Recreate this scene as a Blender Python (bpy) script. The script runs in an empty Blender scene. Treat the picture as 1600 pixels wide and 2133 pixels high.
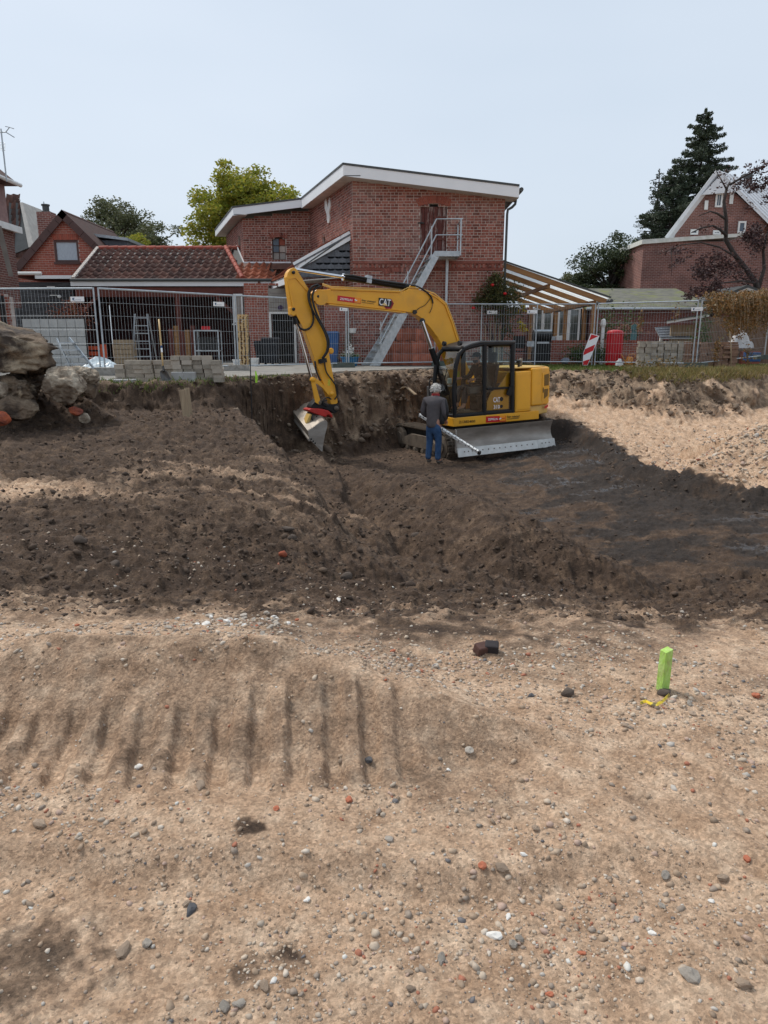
import bpy, math, random
import numpy as np
from mathutils import Vector, Matrix
random.seed(7)
rng = np.random.default_rng(7)
sc = bpy.context.scene
COL = sc.collection
PI = math.pi

# ------------------------------------------------------------------ camera
FPX = 1480.0                       # focal length in pixels of the 1600 px wide photograph
PITCH = math.atan(351.5 / FPX)
CAMZ = 0.73                        # eye height above the yard paving (z = 0)
cam = bpy.data.cameras.new('camera')
cam.sensor_fit = 'HORIZONTAL'; cam.sensor_width = 36.0
cam.lens = 36.0 * FPX / 1600.0
cam.clip_start = 0.05; cam.clip_end = 3000
camo = bpy.data.objects.new('camera', cam)
camo.location = (0, 0, CAMZ); camo.rotation_euler = (PI / 2 - PITCH, 0, 0)
COL.objects.link(camo); sc.camera = camo

# ------------------------------------------------------------------ sky and sun
SUN_EL, SUN_AZ = math.radians(55), math.radians(306)     # azimuth from +Y clockwise: high on the left, a little beyond
w = bpy.data.worlds.new('World'); sc.world = w; w.use_nodes = True
nt = w.node_tree; nt.nodes.clear()
out = nt.nodes.new('ShaderNodeOutputWorld'); bg = nt.nodes.new('ShaderNodeBackground')
sky = nt.nodes.new('ShaderNodeTexSky'); sky.sky_type = 'NISHITA'; sky.sun_disc = False
sky.sun_elevation = SUN_EL; sky.sun_rotation = SUN_AZ
sky.air_density = 1.0; sky.dust_density = 4.0; sky.ozone_density = 1.5
mixw = nt.nodes.new('ShaderNodeMix'); mixw.data_type = 'RGBA'
mixw.inputs['Factor'].default_value = 0.87               # an even high cloud deck over the clear sky
nt.links.new(sky.outputs[0], mixw.inputs['A'])
tcw = nt.nodes.new('ShaderNodeTexCoord'); sep = nt.nodes.new('ShaderNodeSeparateXYZ')
nt.links.new(tcw.outputs['Generated'], sep.inputs[0])
noi = nt.nodes.new('ShaderNodeTexNoise'); noi.inputs['Scale'].default_value = 1.6; noi.inputs['Detail'].default_value = 3
mpw = nt.nodes.new('ShaderNodeMapping'); mpw.inputs['Scale'].default_value = (1, 1, 3)
nt.links.new(tcw.outputs['Generated'], mpw.inputs[0]); nt.links.new(mpw.outputs[0], noi.inputs['Vector'])
crw = nt.nodes.new('ShaderNodeValToRGB')
crw.color_ramp.elements[0].position = 0.3; crw.color_ramp.elements[0].color = (3.6, 4.15, 4.78, 1)
crw.color_ramp.elements[1].position = 0.75; crw.color_ramp.elements[1].color = (4.1, 4.58, 5.15, 1)
nt.links.new(noi.outputs[0], crw.inputs[0]); nt.links.new(crw.outputs[0], mixw.inputs['B'])
nt.links.new(mixw.outputs['Result'], bg.inputs[0]); bg.inputs[1].default_value = 0.10
nt.links.new(bg.outputs[0], out.inputs[0])
sun = bpy.data.lights.new('sun', 'SUN'); sun.energy = 1.5; sun.angle = math.radians(11); sun.color = (1.0, 0.95, 0.88)
suno = bpy.data.objects.new('sun', sun); COL.objects.link(suno)
sd_ = Vector((math.sin(SUN_AZ) * math.cos(SUN_EL), math.cos(SUN_AZ) * math.cos(SUN_EL), math.sin(SUN_EL)))
suno.rotation_euler = sd_.to_track_quat('Z', 'Y').to_euler(); suno.location = (0, 0, 30)
vs = sc.view_settings
vs.view_transform = 'Standard'; vs.look = 'None'; vs.exposure = 0.84; vs.gamma = 1.0; vs.use_curve_mapping = False
sc.render.engine = 'CYCLES'

# ------------------------------------------------------------------ picking points from the view
CP, SP = math.cos(PITCH), math.sin(PITCH)
CAM = Vector((0, 0, CAMZ))
def ray(px, py):
    u = (px - 800.0) / FPX; v = (1066.5 - py) / FPX
    return Vector((u, CP + v * SP, -SP + v * CP))
def U(px, py, Y):
    d = ray(px, py); return CAM + d * (Y / d.y)
def G(px, py, z):
    d = ray(px, py); return CAM + d * ((z - CAMZ) / d.z)
def onplane(px, py, p0, n):
    d = ray(px, py); return CAM + d * ((Vector(p0) - CAM).dot(n) / d.dot(n))

# ------------------------------------------------------------------ objects
class MB:
    def __init__(s): s.v = []; s.f = []; s.m = []; s.mi = 0
    def add(s, vs, fs):
        o = len(s.v); s.v += [tuple(p) for p in vs]
        s.f += [tuple(i + o for i in f) for f in fs]; s.m += [s.mi] * len(fs); return s
    def box(s, c, size, R=None, taper=1.0):
        hx, hy, hz = [q / 2 for q in size]; vs = []
        for z in (-1, 1):
            k = taper if z > 0 else 1.0
            for x, y in ((-1, -1), (1, -1), (1, 1), (-1, 1)):
                p = Vector((x * hx * k, y * hy * k, z * hz))
                if R is not None: p = R @ p
                vs.append(p + Vector(c))
        return s.add(vs, [(3, 2, 1, 0), (4, 5, 6, 7), (0, 1, 5, 4), (1, 2, 6, 5), (2, 3, 7, 6), (3, 0, 4, 7)])
    def bb(s, a, b):
        return s.box([(a[i] + b[i]) / 2 for i in range(3)], [abs(b[i] - a[i]) for i in range(3)])
    def hexa(s, p8):      # bottom 4 then top 4
        return s.add(p8, [(3, 2, 1, 0), (4, 5, 6, 7), (0, 1, 5, 4), (1, 2, 6, 5), (2, 3, 7, 6), (3, 0, 4, 7)])
    def bar(s, a, b, w, h, up=(0, 0, 1)):
        a = Vector(a); b = Vector(b); d = (b - a).normalized(); up = Vector(up)
        if abs(d.dot(up)) > .98: up = Vector((0, 1, 0))
        x = d.cross(up).normalized(); y = x.cross(d).normalized()
        vs = [p + x * sx * w / 2 + y * sy * h / 2 for p in (a, b) for sx, sy in ((-1, -1), (1, -1), (1, 1), (-1, 1))]
        return s.hexa(vs)
    def tube(s, pts, r, n=6, cap=True):
        pts = [Vector(p) for p in pts]; rs = r if isinstance(r, (list, tuple)) else [r] * len(pts)
        vs = []; fs = []
        prev = None
        for i, p in enumerate(pts):
            d = (pts[min(i + 1, len(pts) - 1)] - pts[max(i - 1, 0)])
            if d.length < 1e-9: d = Vector((0, 0, 1))
            d.normalize()
            if prev is None:
                up = Vector((0, 0, 1)) if abs(d.z) < .9 else Vector((1, 0, 0))
                x = d.cross(up).normalized()
            else:
                x = prev - d * prev.dot(d)
                x = x.normalized() if x.length > 1e-6 else d.orthogonal().normalized()
            prev = x; y = d.cross(x)
            for k in range(n):
                a = 2 * PI * k / n
                vs.append(p + (x * math.cos(a) + y * math.sin(a)) * rs[i])
        for i in range(len(pts) - 1):
            for k in range(n):
                k2 = (k + 1) % n
                fs.append((i * n + k, i * n + k2, (i + 1) * n + k2, (i + 1) * n + k))
        if cap:
            fs.append(tuple(range(n))[::-1]); fs.append(tuple((len(pts) - 1) * n + k for k in range(n)))
        return s.add(vs, fs)
    def prism(s, poly, ext):     # poly: list of 3D points, ext: vector
        n = len(poly); ext = Vector(ext); poly = [Vector(p) for p in poly]
        vs = poly + [p + ext for p in poly]
        fs = [tuple(range(n))[::-1], tuple(range(n, 2 * n))]
        fs += [(i, (i + 1) % n, n + (i + 1) % n, n + i) for i in range(n)]
        return s.add(vs, fs)
    def lathe(s, c, prof, n=16, axis=(0, 0, 1)):
        c = Vector(c); ax = Vector(axis).normalized(); x = ax.orthogonal().normalized(); y = ax.cross(x)
        vs = []; fs = []
        for r, h in prof:
            for k in range(n):
                a = 2 * PI * k / n; vs.append(c + ax * h + (x * math.cos(a) + y * math.sin(a)) * r)
        for i in range(len(prof) - 1):
            for k in range(n):
                k2 = (k + 1) % n; fs.append((i * n + k, i * n + k2, (i + 1) * n + k2, (i + 1) * n + k))
        fs.append(tuple(range(n))[::-1]); fs.append(tuple((len(prof) - 1) * n + k for k in range(n)))
        return s.add(vs, fs)
    def mesh(s, name, mats, off=(0, 0, 0), smooth=False):
        me = bpy.data.meshes.new(name); ox, oy, oz = off
        me.from_pydata([(a - ox, b - oy, c - oz) for a, b, c in s.v], [], s.f)
        if not isinstance(mats, (list, tuple)): mats = [mats]
        for m in mats: me.materials.append(m)
        if len(mats) > 1: me.polygons.foreach_set('material_index', s.m)
        me.validate()
        if smooth: me.polygons.foreach_set('use_smooth', [True] * len(me.polygons))
        me.update(); return me
    def build(s, name, mats, parent=None, smooth=False, bevel=0, auto=None):
        off = wloc(parent) if parent else Vector((0, 0, 0))
        o = link(name, s.mesh(name, mats, off, smooth), parent)
        finish(o, bevel, auto)
        return o
    def thing(s, name, mats, label, cat, group=None, smooth=False, bevel=0, auto=None):
        xs = [p[0] for p in s.v]; ys = [p[1] for p in s.v]; zs = [p[2] for p in s.v]
        off = Vector(((min(xs) + max(xs)) / 2, (min(ys) + max(ys)) / 2, min(zs)))
        o = link(name, s.mesh(name, mats, off, smooth)); o.location = off
        finish(o, bevel, auto)
        return tag(o, label, cat, group)
def finish(o, bevel, auto):
    if bevel:
        b = o.modifiers.new('bevel', 'BEVEL'); b.width = bevel; b.segments = 2; b.limit_method = 'ANGLE'
    if auto:
        me = o.data
        me.polygons.foreach_set('use_smooth', [True] * len(me.polygons))
        try: me.set_sharp_from_angle(angle=math.radians(auto))
        except Exception: pass
def wloc(o):
    p = Vector((0, 0, 0))
    while o is not None: p = p + o.location; o = o.parent
    return p
def link(name, data, parent=None):
    o = bpy.data.objects.new(name, data); COL.objects.link(o)
    if parent is not None: o.parent = parent
    return o
def tag(o, label, cat=None, group=None, kind=None):
    if label: o['label'] = label
    if cat: o['category'] = cat
    if group: o['group'] = group
    if kind: o['kind'] = kind
    return o
def thing(name, label, cat, loc=(0, 0, 0), group=None, rz=0):
    o = link(name, None); o.location = loc; o.rotation_euler = (0, 0, rz)
    o.empty_display_size = .2
    return tag(o, label, cat, group)
def struct(name, o_or_mb, mats=None):
    o = o_or_mb if not isinstance(o_or_mb, MB) else o_or_mb.build(name, mats)
    o['kind'] = 'structure'; return o
def copy_tree(o, parent=None):
    c = o.copy(); COL.objects.link(c)
    if parent is not None: c.parent = parent
    for ch in list(o.children): copy_tree(ch, c)
    return c
def np_mesh(name, V, Fc, mats, parent=None, smooth=False, attrs=None, fattr=None):
    """numpy verts (n,3) and faces (m,k) to a mesh object"""
    V = np.asarray(V, np.float32); Fc = np.asarray(Fc, np.int32); k = Fc.shape[1]
    off = wloc(parent) if parent is not None else Vector((0, 0, 0))
    V = V - np.array(off[:], np.float32)
    me = bpy.data.meshes.new(name)
    me.vertices.add(len(V)); me.vertices.foreach_set('co', V.ravel())
    me.loops.add(Fc.size); me.loops.foreach_set('vertex_index', Fc.ravel())
    me.polygons.add(len(Fc)); me.polygons.foreach_set('loop_start', np.arange(0, Fc.size, k, dtype=np.int32))
    me.polygons.foreach_set('loop_total', np.full(len(Fc), k, np.int32))
    if smooth: me.polygons.foreach_set('use_smooth', np.ones(len(Fc), bool))
    for m in (mats if isinstance(mats, (list, tuple)) else [mats]): me.materials.append(m)
    me.update(calc_edges=True)
    for an, arr in (attrs or {}).items():
        a = me.color_attributes.new(an, 'FLOAT_COLOR', 'POINT')
        c4 = np.ones((len(V), 4), np.float32); c4[:, :arr.shape[1]] = arr
        a.data.foreach_set('color', c4.ravel())
    return link(name, me, parent)

# ------------------------------------------------------------------ materials
def srgb(r, g, b):
    f = lambda c: (c / 255 / 12.92) if c / 255 <= .04045 else ((c / 255 + .055) / 1.055) ** 2.4
    return (f(r), f(g), f(b), 1)
def mat(name, c1, c2=None, rough=.7, scale=6.0, bump=0.0, bscale=None, metal=0.0, isl=0.0, c3=None, spec=.4,
        stretch=(1, 1, 1), cut=(.35, .65), detail=5, dirt=None, dirt_amt=.5, wdirt=0):
    m = bpy.data.materials.new(name); m.use_nodes = True
    n = m.node_tree.nodes; l = m.node_tree.links; b = n['Principled BSDF']
    b.inputs['Roughness'].default_value = rough; b.inputs['Metallic'].default_value = metal
    b.inputs['Specular IOR Level'].default_value = spec
    if c2 is None: c2 = tuple(q * .78 for q in c1[:3]) + (1,)
    tc = n.new('ShaderNodeTexCoord'); mp = n.new('ShaderNodeMapping'); mp.inputs['Scale'].default_value = stretch
    oi = n.new('ShaderNodeObjectInfo')
    ml = n.new('ShaderNodeMath'); ml.operation = 'MULTIPLY'; ml.inputs[1].default_value = 37.0
    l.new(oi.outputs['Random'], ml.inputs[0]); l.new(ml.outputs[0], mp.inputs['Location'])
    l.new(tc.outputs['Object'], mp.inputs[0])
    nz = n.new('ShaderNodeTexNoise'); nz.inputs['Scale'].default_value = scale; nz.inputs['Detail'].default_value = detail
    l.new(mp.outputs[0], nz.inputs['Vector'])
    cr = n.new('ShaderNodeValToRGB'); e = cr.color_ramp.elements
    e[0].position = cut[0]; e[0].color = c1; e[1].position = cut[1]; e[1].color = c2
    l.new(nz.outputs[0], cr.inputs[0]); col = cr.outputs[0]
    if isl:
        g = n.new('ShaderNodeNewGeometry')
        a = n.new('ShaderNodeMath'); a.operation = 'ADD'; l.new(g.outputs['Random Per Island'], a.inputs[0]); l.new(oi.outputs['Random'], a.inputs[1])
        fr = n.new('ShaderNodeMath'); fr.operation = 'FRACT'; l.new(a.outputs[0], fr.inputs[0])
        mr = n.new('ShaderNodeMapRange'); mr.inputs[3].default_value = 1 - isl; mr.inputs[4].default_value = 1 + isl * .8
        l.new(fr.outputs[0], mr.inputs[0])
        hs = n.new('ShaderNodeHueSaturation'); l.new(mr.outputs[0], hs.inputs['Value']); l.new(col, hs.inputs['Color'])
        col = hs.outputs[0]
        if c3 is not None:
            mx = n.new('ShaderNodeMix'); mx.data_type = 'RGBA'
            a2 = n.new('ShaderNodeMath'); a2.operation = 'MULTIPLY'; a2.inputs[1].default_value = 7.31; l.new(fr.outputs[0], a2.inputs[0])
            f2 = n.new('ShaderNodeMath'); f2.operation = 'FRACT'; l.new(a2.outputs[0], f2.inputs[0])
            p2 = n.new('ShaderNodeMath'); p2.operation = 'POWER'; p2.inputs[1].default_value = 2.0; l.new(f2.outputs[0], p2.inputs[0])
            l.new(p2.outputs[0], mx.inputs['Factor']); l.new(col, mx.inputs['A']); mx.inputs['B'].default_value = c3; col = mx.outputs['Result']
    if dirt is not None:
        n2 = n.new('ShaderNodeTexNoise'); n2.inputs['Scale'].default_value = scale * .45; n2.inputs['Detail'].default_value = 8; n2.inputs['Roughness'].default_value = .7
        if wdirt:
            n2.inputs['Scale'].default_value = wdirt; gw_ = n.new('ShaderNodeNewGeometry'); l.new(gw_.outputs['Position'], n2.inputs['Vector'])
        else: l.new(mp.outputs[0], n2.inputs['Vector'])
        r2 = n.new('ShaderNodeMapRange'); r2.inputs[1].default_value = .5; r2.inputs[2].default_value = .72; r2.inputs[4].default_value = dirt_amt
        l.new(n2.outputs[0], r2.inputs[0])
        mx = n.new('ShaderNodeMix'); mx.data_type = 'RGBA'; l.new(r2.outputs[0], mx.inputs['Factor']); l.new(col, mx.inputs['A'])
        mx.inputs['B'].default_value = dirt; col = mx.outputs['Result']
    l.new(col, b.inputs['Base Color'])
    if bump:
        nb = n.new('ShaderNodeTexNoise'); nb.inputs['Scale'].default_value = bscale or scale * 4; nb.inputs['Detail'].default_value = 6
        l.new(mp.outputs[0], nb.inputs['Vector'])
        bp = n.new('ShaderNodeBump'); bp.inputs['Strength'].default_value = 1.0; bp.inputs['Distance'].default_value = bump
        l.new(nb.outputs[0], bp.inputs['Height']); l.new(bp.outputs[0], b.inputs['Normal'])
    return m
def glassmat(name, tint, refl=.9, rough=.02):
    m = bpy.data.materials.new(name); m.use_nodes = True; n = m.node_tree.nodes; l = m.node_tree.links
    n.remove(n['Principled BSDF']); o = n['Material Output']
    t = n.new('ShaderNodeBsdfTransparent'); t.inputs[0].default_value = tint
    g = n.new('ShaderNodeBsdfGlossy'); g.inputs['Roughness'].default_value = rough; g.inputs[0].default_value = (refl, refl, refl, 1)
    f = n.new('ShaderNodeFresnel'); f.inputs[0].default_value = 1.5
    x = n.new('ShaderNodeMixShader'); l.new(f.outputs[0], x.inputs[0]); l.new(t.outputs[0], x.inputs[1]); l.new(g.outputs[0], x.inputs[2])
    l.new(x.outputs[0], o.inputs[0]); return m
def brickmat(name, c1, c2, mort, bw=.25, bh=.083):
    """brick pattern for far walls whose bricks cannot be told apart"""
    m = bpy.data.materials.new(name); m.use_nodes = True; n = m.node_tree.nodes; l = m.node_tree.links; b = n['Principled BSDF']
    b.inputs['Roughness'].default_value = .85
    g = n.new('ShaderNodeNewGeometry'); sp = n.new('ShaderNodeSeparateXYZ'); l.new(g.outputs['Position'], sp.inputs[0])
    ad = n.new('ShaderNodeMath'); ad.operation = 'ADD'; l.new(sp.outputs[0], ad.inputs[0]); l.new(sp.outputs[1], ad.inputs[1])
    cb = n.new('ShaderNodeCombineXYZ'); l.new(ad.outputs[0], cb.inputs[0]); l.new(sp.outputs[2], cb.inputs[1])
    t = n.new('ShaderNodeTexBrick'); l.new(cb.outputs[0], t.inputs['Vector'])
    t.inputs['Color1'].default_value = c1; t.inputs['Color2'].default_value = c2; t.inputs['Mortar'].default_value = mort
    t.inputs['Scale'].default_value = 1; t.inputs['Brick Width'].default_value = bw; t.inputs['Row Height'].default_value = bh; t.inputs['Mortar Size'].default_value = .01
    t.inputs['Mortar Smooth'].default_value = .2
    nz = n.new('ShaderNodeTexNoise'); nz.inputs['Scale'].default_value = 1.3; nz.inputs['Detail'].default_value = 6; l.new(g.outputs['Position'], nz.inputs['Vector'])
    mr = n.new('ShaderNodeMapRange'); mr.inputs[1].default_value = .3; mr.inputs[2].default_value = .7; mr.inputs[3].default_value = .72; mr.inputs[4].default_value = 1.15; l.new(nz.outputs[0], mr.inputs[0])
    hs = n.new('ShaderNodeHueSaturation'); l.new(mr.outputs[0], hs.inputs['Value']); l.new(t.outputs[0], hs.inputs['Color']); l.new(hs.outputs[0], b.inputs['Base Color'])
    bp = n.new('ShaderNodeBump'); bp.invert = True; bp.inputs['Distance'].default_value = .01; l.new(t.outputs['Fac'], bp.inputs['Height']); l.new(bp.outputs[0], b.inputs['Normal'])
    return m
M = {}
M['white'] = mat('white_paint', (.78, .78, .76, 1), (.68, .68, .66, 1), .5, 3)
M['fascia'] = mat('fascia_white', (.80, .82, .84, 1), (.76, .78, .80, 1), .45, 1.5)
M['darkedge'] = mat('roof_edge', (.07, .075, .075, 1), rough=.6)
M['soffit'] = mat('soffit', (.55, .52, .47, 1), (.45, .42, .38, 1), .7, 4)
M['brick'] = mat('brick', (.25, .076, .052, 1), (.165, .053, .041, 1), .88, 18, .004, 60, isl=.4, c3=(.34, .135, .10, 1), dirt=(.40, .31, .28, 1), dirt_amt=.55, wdirt=.55)
M['brick2'] = mat('brick_newer', (.34, .093, .057, 1), (.25, .07, .05, 1), .85, 18, .003, 60, isl=.2, c3=(.32, .11, .075, 1))
M['mortar'] = mat('mortar', (.54, .46, .41, 1), (.40, .33, .29, 1), .95, 5, .004, 60)
M['mortar2'] = mat('mortar_pale', (.47, .38, .33, 1), (.40, .31, .27, 1), .95, 8)
M['galv'] = mat('galvanised', (.48, .52, .55, 1), (.36, .40, .43, 1), .42, 9, metal=.55)
M['steel'] = mat('steel', (.42, .42, .42, 1), (.3, .3, .3, 1), .35, 9, metal=.8)
M['wire'] = mat('fence_wire', (.40, .43, .45, 1), (.32, .35, .37, 1), .4, 9, metal=.4)
M['black'] = mat('black_plastic', (.012, .012, .013, 1), (.02, .02, .02, 1), .5)
M['rubber'] = mat('rubber_hose', (.014, .014, .015, 1), (.022, .022, .022, 1), .55)
M['concrete'] = mat('concrete', (.36, .34, .31, 1), (.24, .225, .20, 1), .9, 12, .004, 70)
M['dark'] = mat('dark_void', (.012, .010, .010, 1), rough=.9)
M['wood'] = mat('timber', (.30, .16, .065, 1), (.21, .11, .045, 1), .7, 3, .002, stretch=(1, 1, 8))
M['redwood'] = mat('red_timber', (.13, .033, .022, 1), (.09, .024, .016, 1), .65, 4)
M['plank'] = mat('grey_plank', (.40, .305, .20, 1), (.27, .20, .13, 1), .85, 5, .003, stretch=(6, 6, .6))
M['shovelwood'] = mat('shovel_wood', (.60, .42, .20, 1), (.5, .33, .15, 1), .5, 6)
M['pane'] = mat('window_glass', (.03, .035, .04, 1), (.06, .065, .07, 1), .06, 2, spec=.8)
M['skin'] = mat('skin', (.48, .25, .17, 1), (.42, .2, .14, 1), .55, 20)
M['cam_red'] = mat('red_plastic', (.52, .012, .02, 1), (.45, .01, .018, 1), .4)
M['bluep'] = mat('blue_plastic', (.02, .09, .26, 1), rough=.4)
M['slate'] = mat('slate', (.115, .125, .145, 1), (.085, .094, .11, 1), .55, 12, .002, isl=.18)
# ================================================================== GROUND
_perm = np.random.default_rng(3).permutation(4096).astype(np.int64)
_ga = np.random.default_rng(4).uniform(0, 2 * PI, 4096); _gx, _gy = np.cos(_ga), np.sin(_ga)
def perlin(x, y, seed=0):
    x = np.asarray(x, float) + seed * 17.31; y = np.asarray(y, float) - seed * 9.17
    xi = np.floor(x).astype(np.int64); yi = np.floor(y).astype(np.int64); xf = x - xi; yf = y - yi
    u = xf * xf * xf * (xf * (xf * 6 - 15) + 10); v = yf * yf * yf * (yf * (yf * 6 - 15) + 10)
    def g(ix, iy, dx, dy):
        h = _perm[(_perm[ix & 4095] + iy) & 4095]; return _gx[h] * dx + _gy[h] * dy
    a = g(xi, yi, xf, yf); b = g(xi + 1, yi, xf - 1, yf); c = g(xi, yi + 1, xf, yf - 1); d = g(xi + 1, yi + 1, xf - 1, yf - 1)
    return (a + u * (b - a)) + v * ((c + u * (d - c)) - (a + u * (b - a)))
def fbm(x, y, o=4, seed=0, gain=.5):
    s = 0; a = 1.0
    for i in range(o): s = s + a * perlin(x * 2 ** i, y * 2 ** i, seed + i * 5); a *= gain
    return s
def ridged(x, y, o=3, seed=0):
    s = 0; a = 1.0
    for i in range(o): s = s + a * (1 - 2.2 * np.abs(perlin(x * 2 ** i, y * 2 ** i, seed + i * 7))); a *= .5
    return s / 1.6
def ss(a, b, x):
    t = np.clip((x - a) / (b - a), 0, 1); return t * t * (3 - 2 * t)
def mixf(a, b, t): return a + (b - a) * t
def seg_dist(x, y, pts, vals=None):
    """distance to a polyline and the value carried along it"""
    best = np.full(np.shape(x), 1e9); bv = np.zeros(np.shape(x))
    for i in range(len(pts) - 1):
        ax, ay = pts[i][:2]; bx, by = pts[i + 1][:2]; dx, dy = bx - ax, by - ay
        t = np.clip(((x - ax) * dx + (y - ay) * dy) / (dx * dx + dy * dy), 0, 1)
        d = np.hypot(x - ax - t * dx, y - ay - t * dy); k = d < best
        best = np.where(k, d, best)
        if vals is not None: bv = np.where(k, vals[i] + t * (vals[i + 1] - vals[i]), bv)
    return best, bv
def poly_sd(x, y, poly):
    d, _ = seg_dist(x, y, list(poly) + [poly[0]]); ins = np.zeros(np.shape(x), bool); n = len(poly)
    for i in range(n):
        x1, y1 = poly[i]; x2, y2 = poly[(i + 1) % n]
        if y1 == y2: continue
        ins ^= ((y1 > y) != (y2 > y)) & (x < (x2 - x1) * (y - y1) / (y2 - y1) + x1)
    return np.where(ins, -d, d)
def gxy(px, py, z): p = G(px, py, z); return (p.x, p.y)

BANKX = [-40, -9, -5.5, -3.7, -2.5, -1.3, 0, 1.5, 3.5, 5.6, 7.2, 9, 12, 40]
BANKY = [13.2, 13.7, 14.4, 14.9, 16.6, 18.2, 19.6, 21.2, 21.4, 20.7, 19.4, 19.8, 21.5, 25]
PIT = [(.2, 18.4), (.9, 18.8), (4.3, 17.1), (4.45, 14.8), (4.1, 12.3), (4.6, 10.9), (5.0, 9.9), (6.5, 9.4), (14, 9.0), (14, 6.9), (4.5, 6.9), (2.3, 7.0), (.6, 7.7), (-.2, 9.5), (-.5, 12), (-.95, 14.5), (-1.3, 15.8), (-1.0, 16.9)]
TRENCH = [(-2.9, 15.3), (-1.5, 11.2), (-.75, 8.6), (-.1, 6.9), (.55, 6.0), (1.6, 6.3), (.7, 8.0), (.15, 9.4), (-.3, 11.2), (-.75, 13.5), (-.9, 16.6), (-2.1, 16.3)]
VALLEY = [(-3.4, 4.7), (-2.4, 4.9), (-1.5, 5.2), (-.7, 5.5), (.3, 5.9), (1.5, 6.5)]
VALLEYZ = [-.95, -1.08, -1.22, -1.30, -1.42, -1.62]
MOUND = [(-.5, 12.9), (.35, 11.2), (.75, 9.6), (1.15, 8.5), (1.6, 7.6), (2.3, 7.0)]
MOUNDZ = [-1.62, -1.36, -1.24, -1.2, -1.27, -1.55]
BERM = [gxy(-300, 1352, -.68), gxy(0, 1338, -.66), gxy(120, 1320, -.62), gxy(450, 1322, -.60), gxy(560, 1335, -.60), gxy(650, 1368, -.64), gxy(800, 1420, -.71), gxy(1000, 1480, -.79), gxy(1120, 1520, -.88)]
BERMZ = [-.68, -.66, -.62, -.60, -.60, -.64, -.71, -.79, -.87]
GRAVELP = [(4.9, 11.5), (6.2, 11.5), (8, 12), (13, 13)]
GRAVELZ = [-1.42, -.66, -.1, .1]
SPOILL = [(-9, 12.4), (-6.6, 12.6), (-5.2, 12.5), (-4.5, 12.2)]
SPOILLZ = [.1, -.1, -.3, -.65]
def hgt(x, y, fine=True):
    x = np.asarray(x, float); y = np.asarray(y, float)
    wob = fbm(x * .9, y * .9, 3, 11); n0 = fbm(x * 2.6, y * 2.6, 3, 12)
    zl = np.interp(y, [0, 2.0, 3, 5, 8, 13, 40], [-.94, -.93, -.91, -.90, -.86, -.62, -.55])
    zr = np.interp(y, [0, 2.0, 3, 4.5, 6, 8.5, 10, 14, 17, 19, 40], [-.94, -.93, -.91, -.95, -1.1, -1.38, -1.47, -1.5, -1.28, -.9, -.7])
    z = mixf(zl, zr, ss(.5, 3.5, x)) + wob * .03
    # near slope from the stake down to the pit floor
    dp = poly_sd(x + wob * .25, y + .2 * perlin(x * 1.1, y * 1.1, 5), PIT)
    wide = np.where(y < 8.2, np.interp(y, [0, 5.5, 8.2], [3.3, 2.9, .9]), np.where(x > 3.2, .38, .8))
    floor = -1.9 + .04 * wob + .30 * ss(2, 4.6, x)
    z = mixf(z, floor, ss(1, 0, dp / wide))
    dv, zv = seg_dist(x + .15 * wob, y + .15 * perlin(x, y, 14), VALLEY, VALLEYZ); tv = zv + .235 * dv; kv = .05
    z = np.where(y < 9, -np.log(np.exp(-(z + 1) / kv) + np.exp(-(tv + 1) / kv)) * kv - 1, z)
    dt = poly_sd(x + .05 * wob, y, TRENCH) + .16 * perlin(x * 2.3, y * 2.3, 15) + .07 * perlin(x * 7, y * 7, 16)
    z = mixf(z, np.minimum(z, np.interp(y, [6, 9, 13, 16], [-1.46, -1.52, -1.60, -1.72])), ss(.42, -.12, dt))
    dm, zm = seg_dist(x + .18 * perlin(x * 1.7, y * 1.7, 8), y, MOUND, MOUNDZ)
    tent = zm + .10 * fbm(x * 2.2, y * 2.2, 3, 9) - np.maximum(dm - .12, 0) * .58
    k = .06; z = np.where(y > 6.3, np.log(np.exp((z + 1.5) / k) + np.exp((tent + 1.5) / k)) * k - 1.5, z)
    d, v = seg_dist(x + .25 * wob, y, GRAVELP, GRAVELZ); z = np.maximum(z, v - d * .36)
    d, v = seg_dist(x + .2 * wob, y, SPOILL, SPOILLZ); z = np.maximum(z, v - d * .52)
    z += .17 * np.exp(-(((x + 3.15) / .75) ** 2 + ((y - 11.6) / .55) ** 2))
    z += .10 * np.exp(-(((x + 1.9) / 1.2) ** 2 + ((y - 6.7) / .5) ** 2))
    z += .22 * ss(4.4, 3.9, np.abs(x - 3.2) * 1.0 + 3.2) * 0
    # heap of loose dark soil along the right pit edge
    d, v = seg_dist(x + .2 * wob, y, [(4.75, 14.6), (4.4, 12.3), (4.9, 11.1), (5.35, 10.2), (9, 9.6)], [-1.4, -1.37, -1.36, -1.36, -1.34]); z = np.maximum(z, v + .08 * n0 - d * .7)
    # bank up to the yard
    yb = np.interp(x, BANKX, BANKY) + .28 * perlin(x * .8, y * .3, 21) + .12 * perlin(x * 2.6, y * 1.1, 22)
    bw = np.interp(x, [-6, -3, -2, -.8, 1, 4, 6, 9], [.5, 1.0, 1.15, 2.3, 2.2, 2.4, 2.2, 2.0])
    dbk = y - yb; zq = mixf(z, -.07, ss(-1, 0, dbk / bw))
    dbk = dbk + np.clip(-dbk * 3, 0, 1) * (.28 * fbm(x * 1.1, zq * 2.2, 3, 23) + .05 * ridged(x * 2.3, zq * 5, 2, 24))
    bf = .45 * ss(-1, 0, dbk / bw) + .55 * np.clip(dbk / bw + 1, 0, 1)
    z = mixf(z, np.full_like(z, -.07), bf)
    bface = 4 * bf * (1 - bf)
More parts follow.
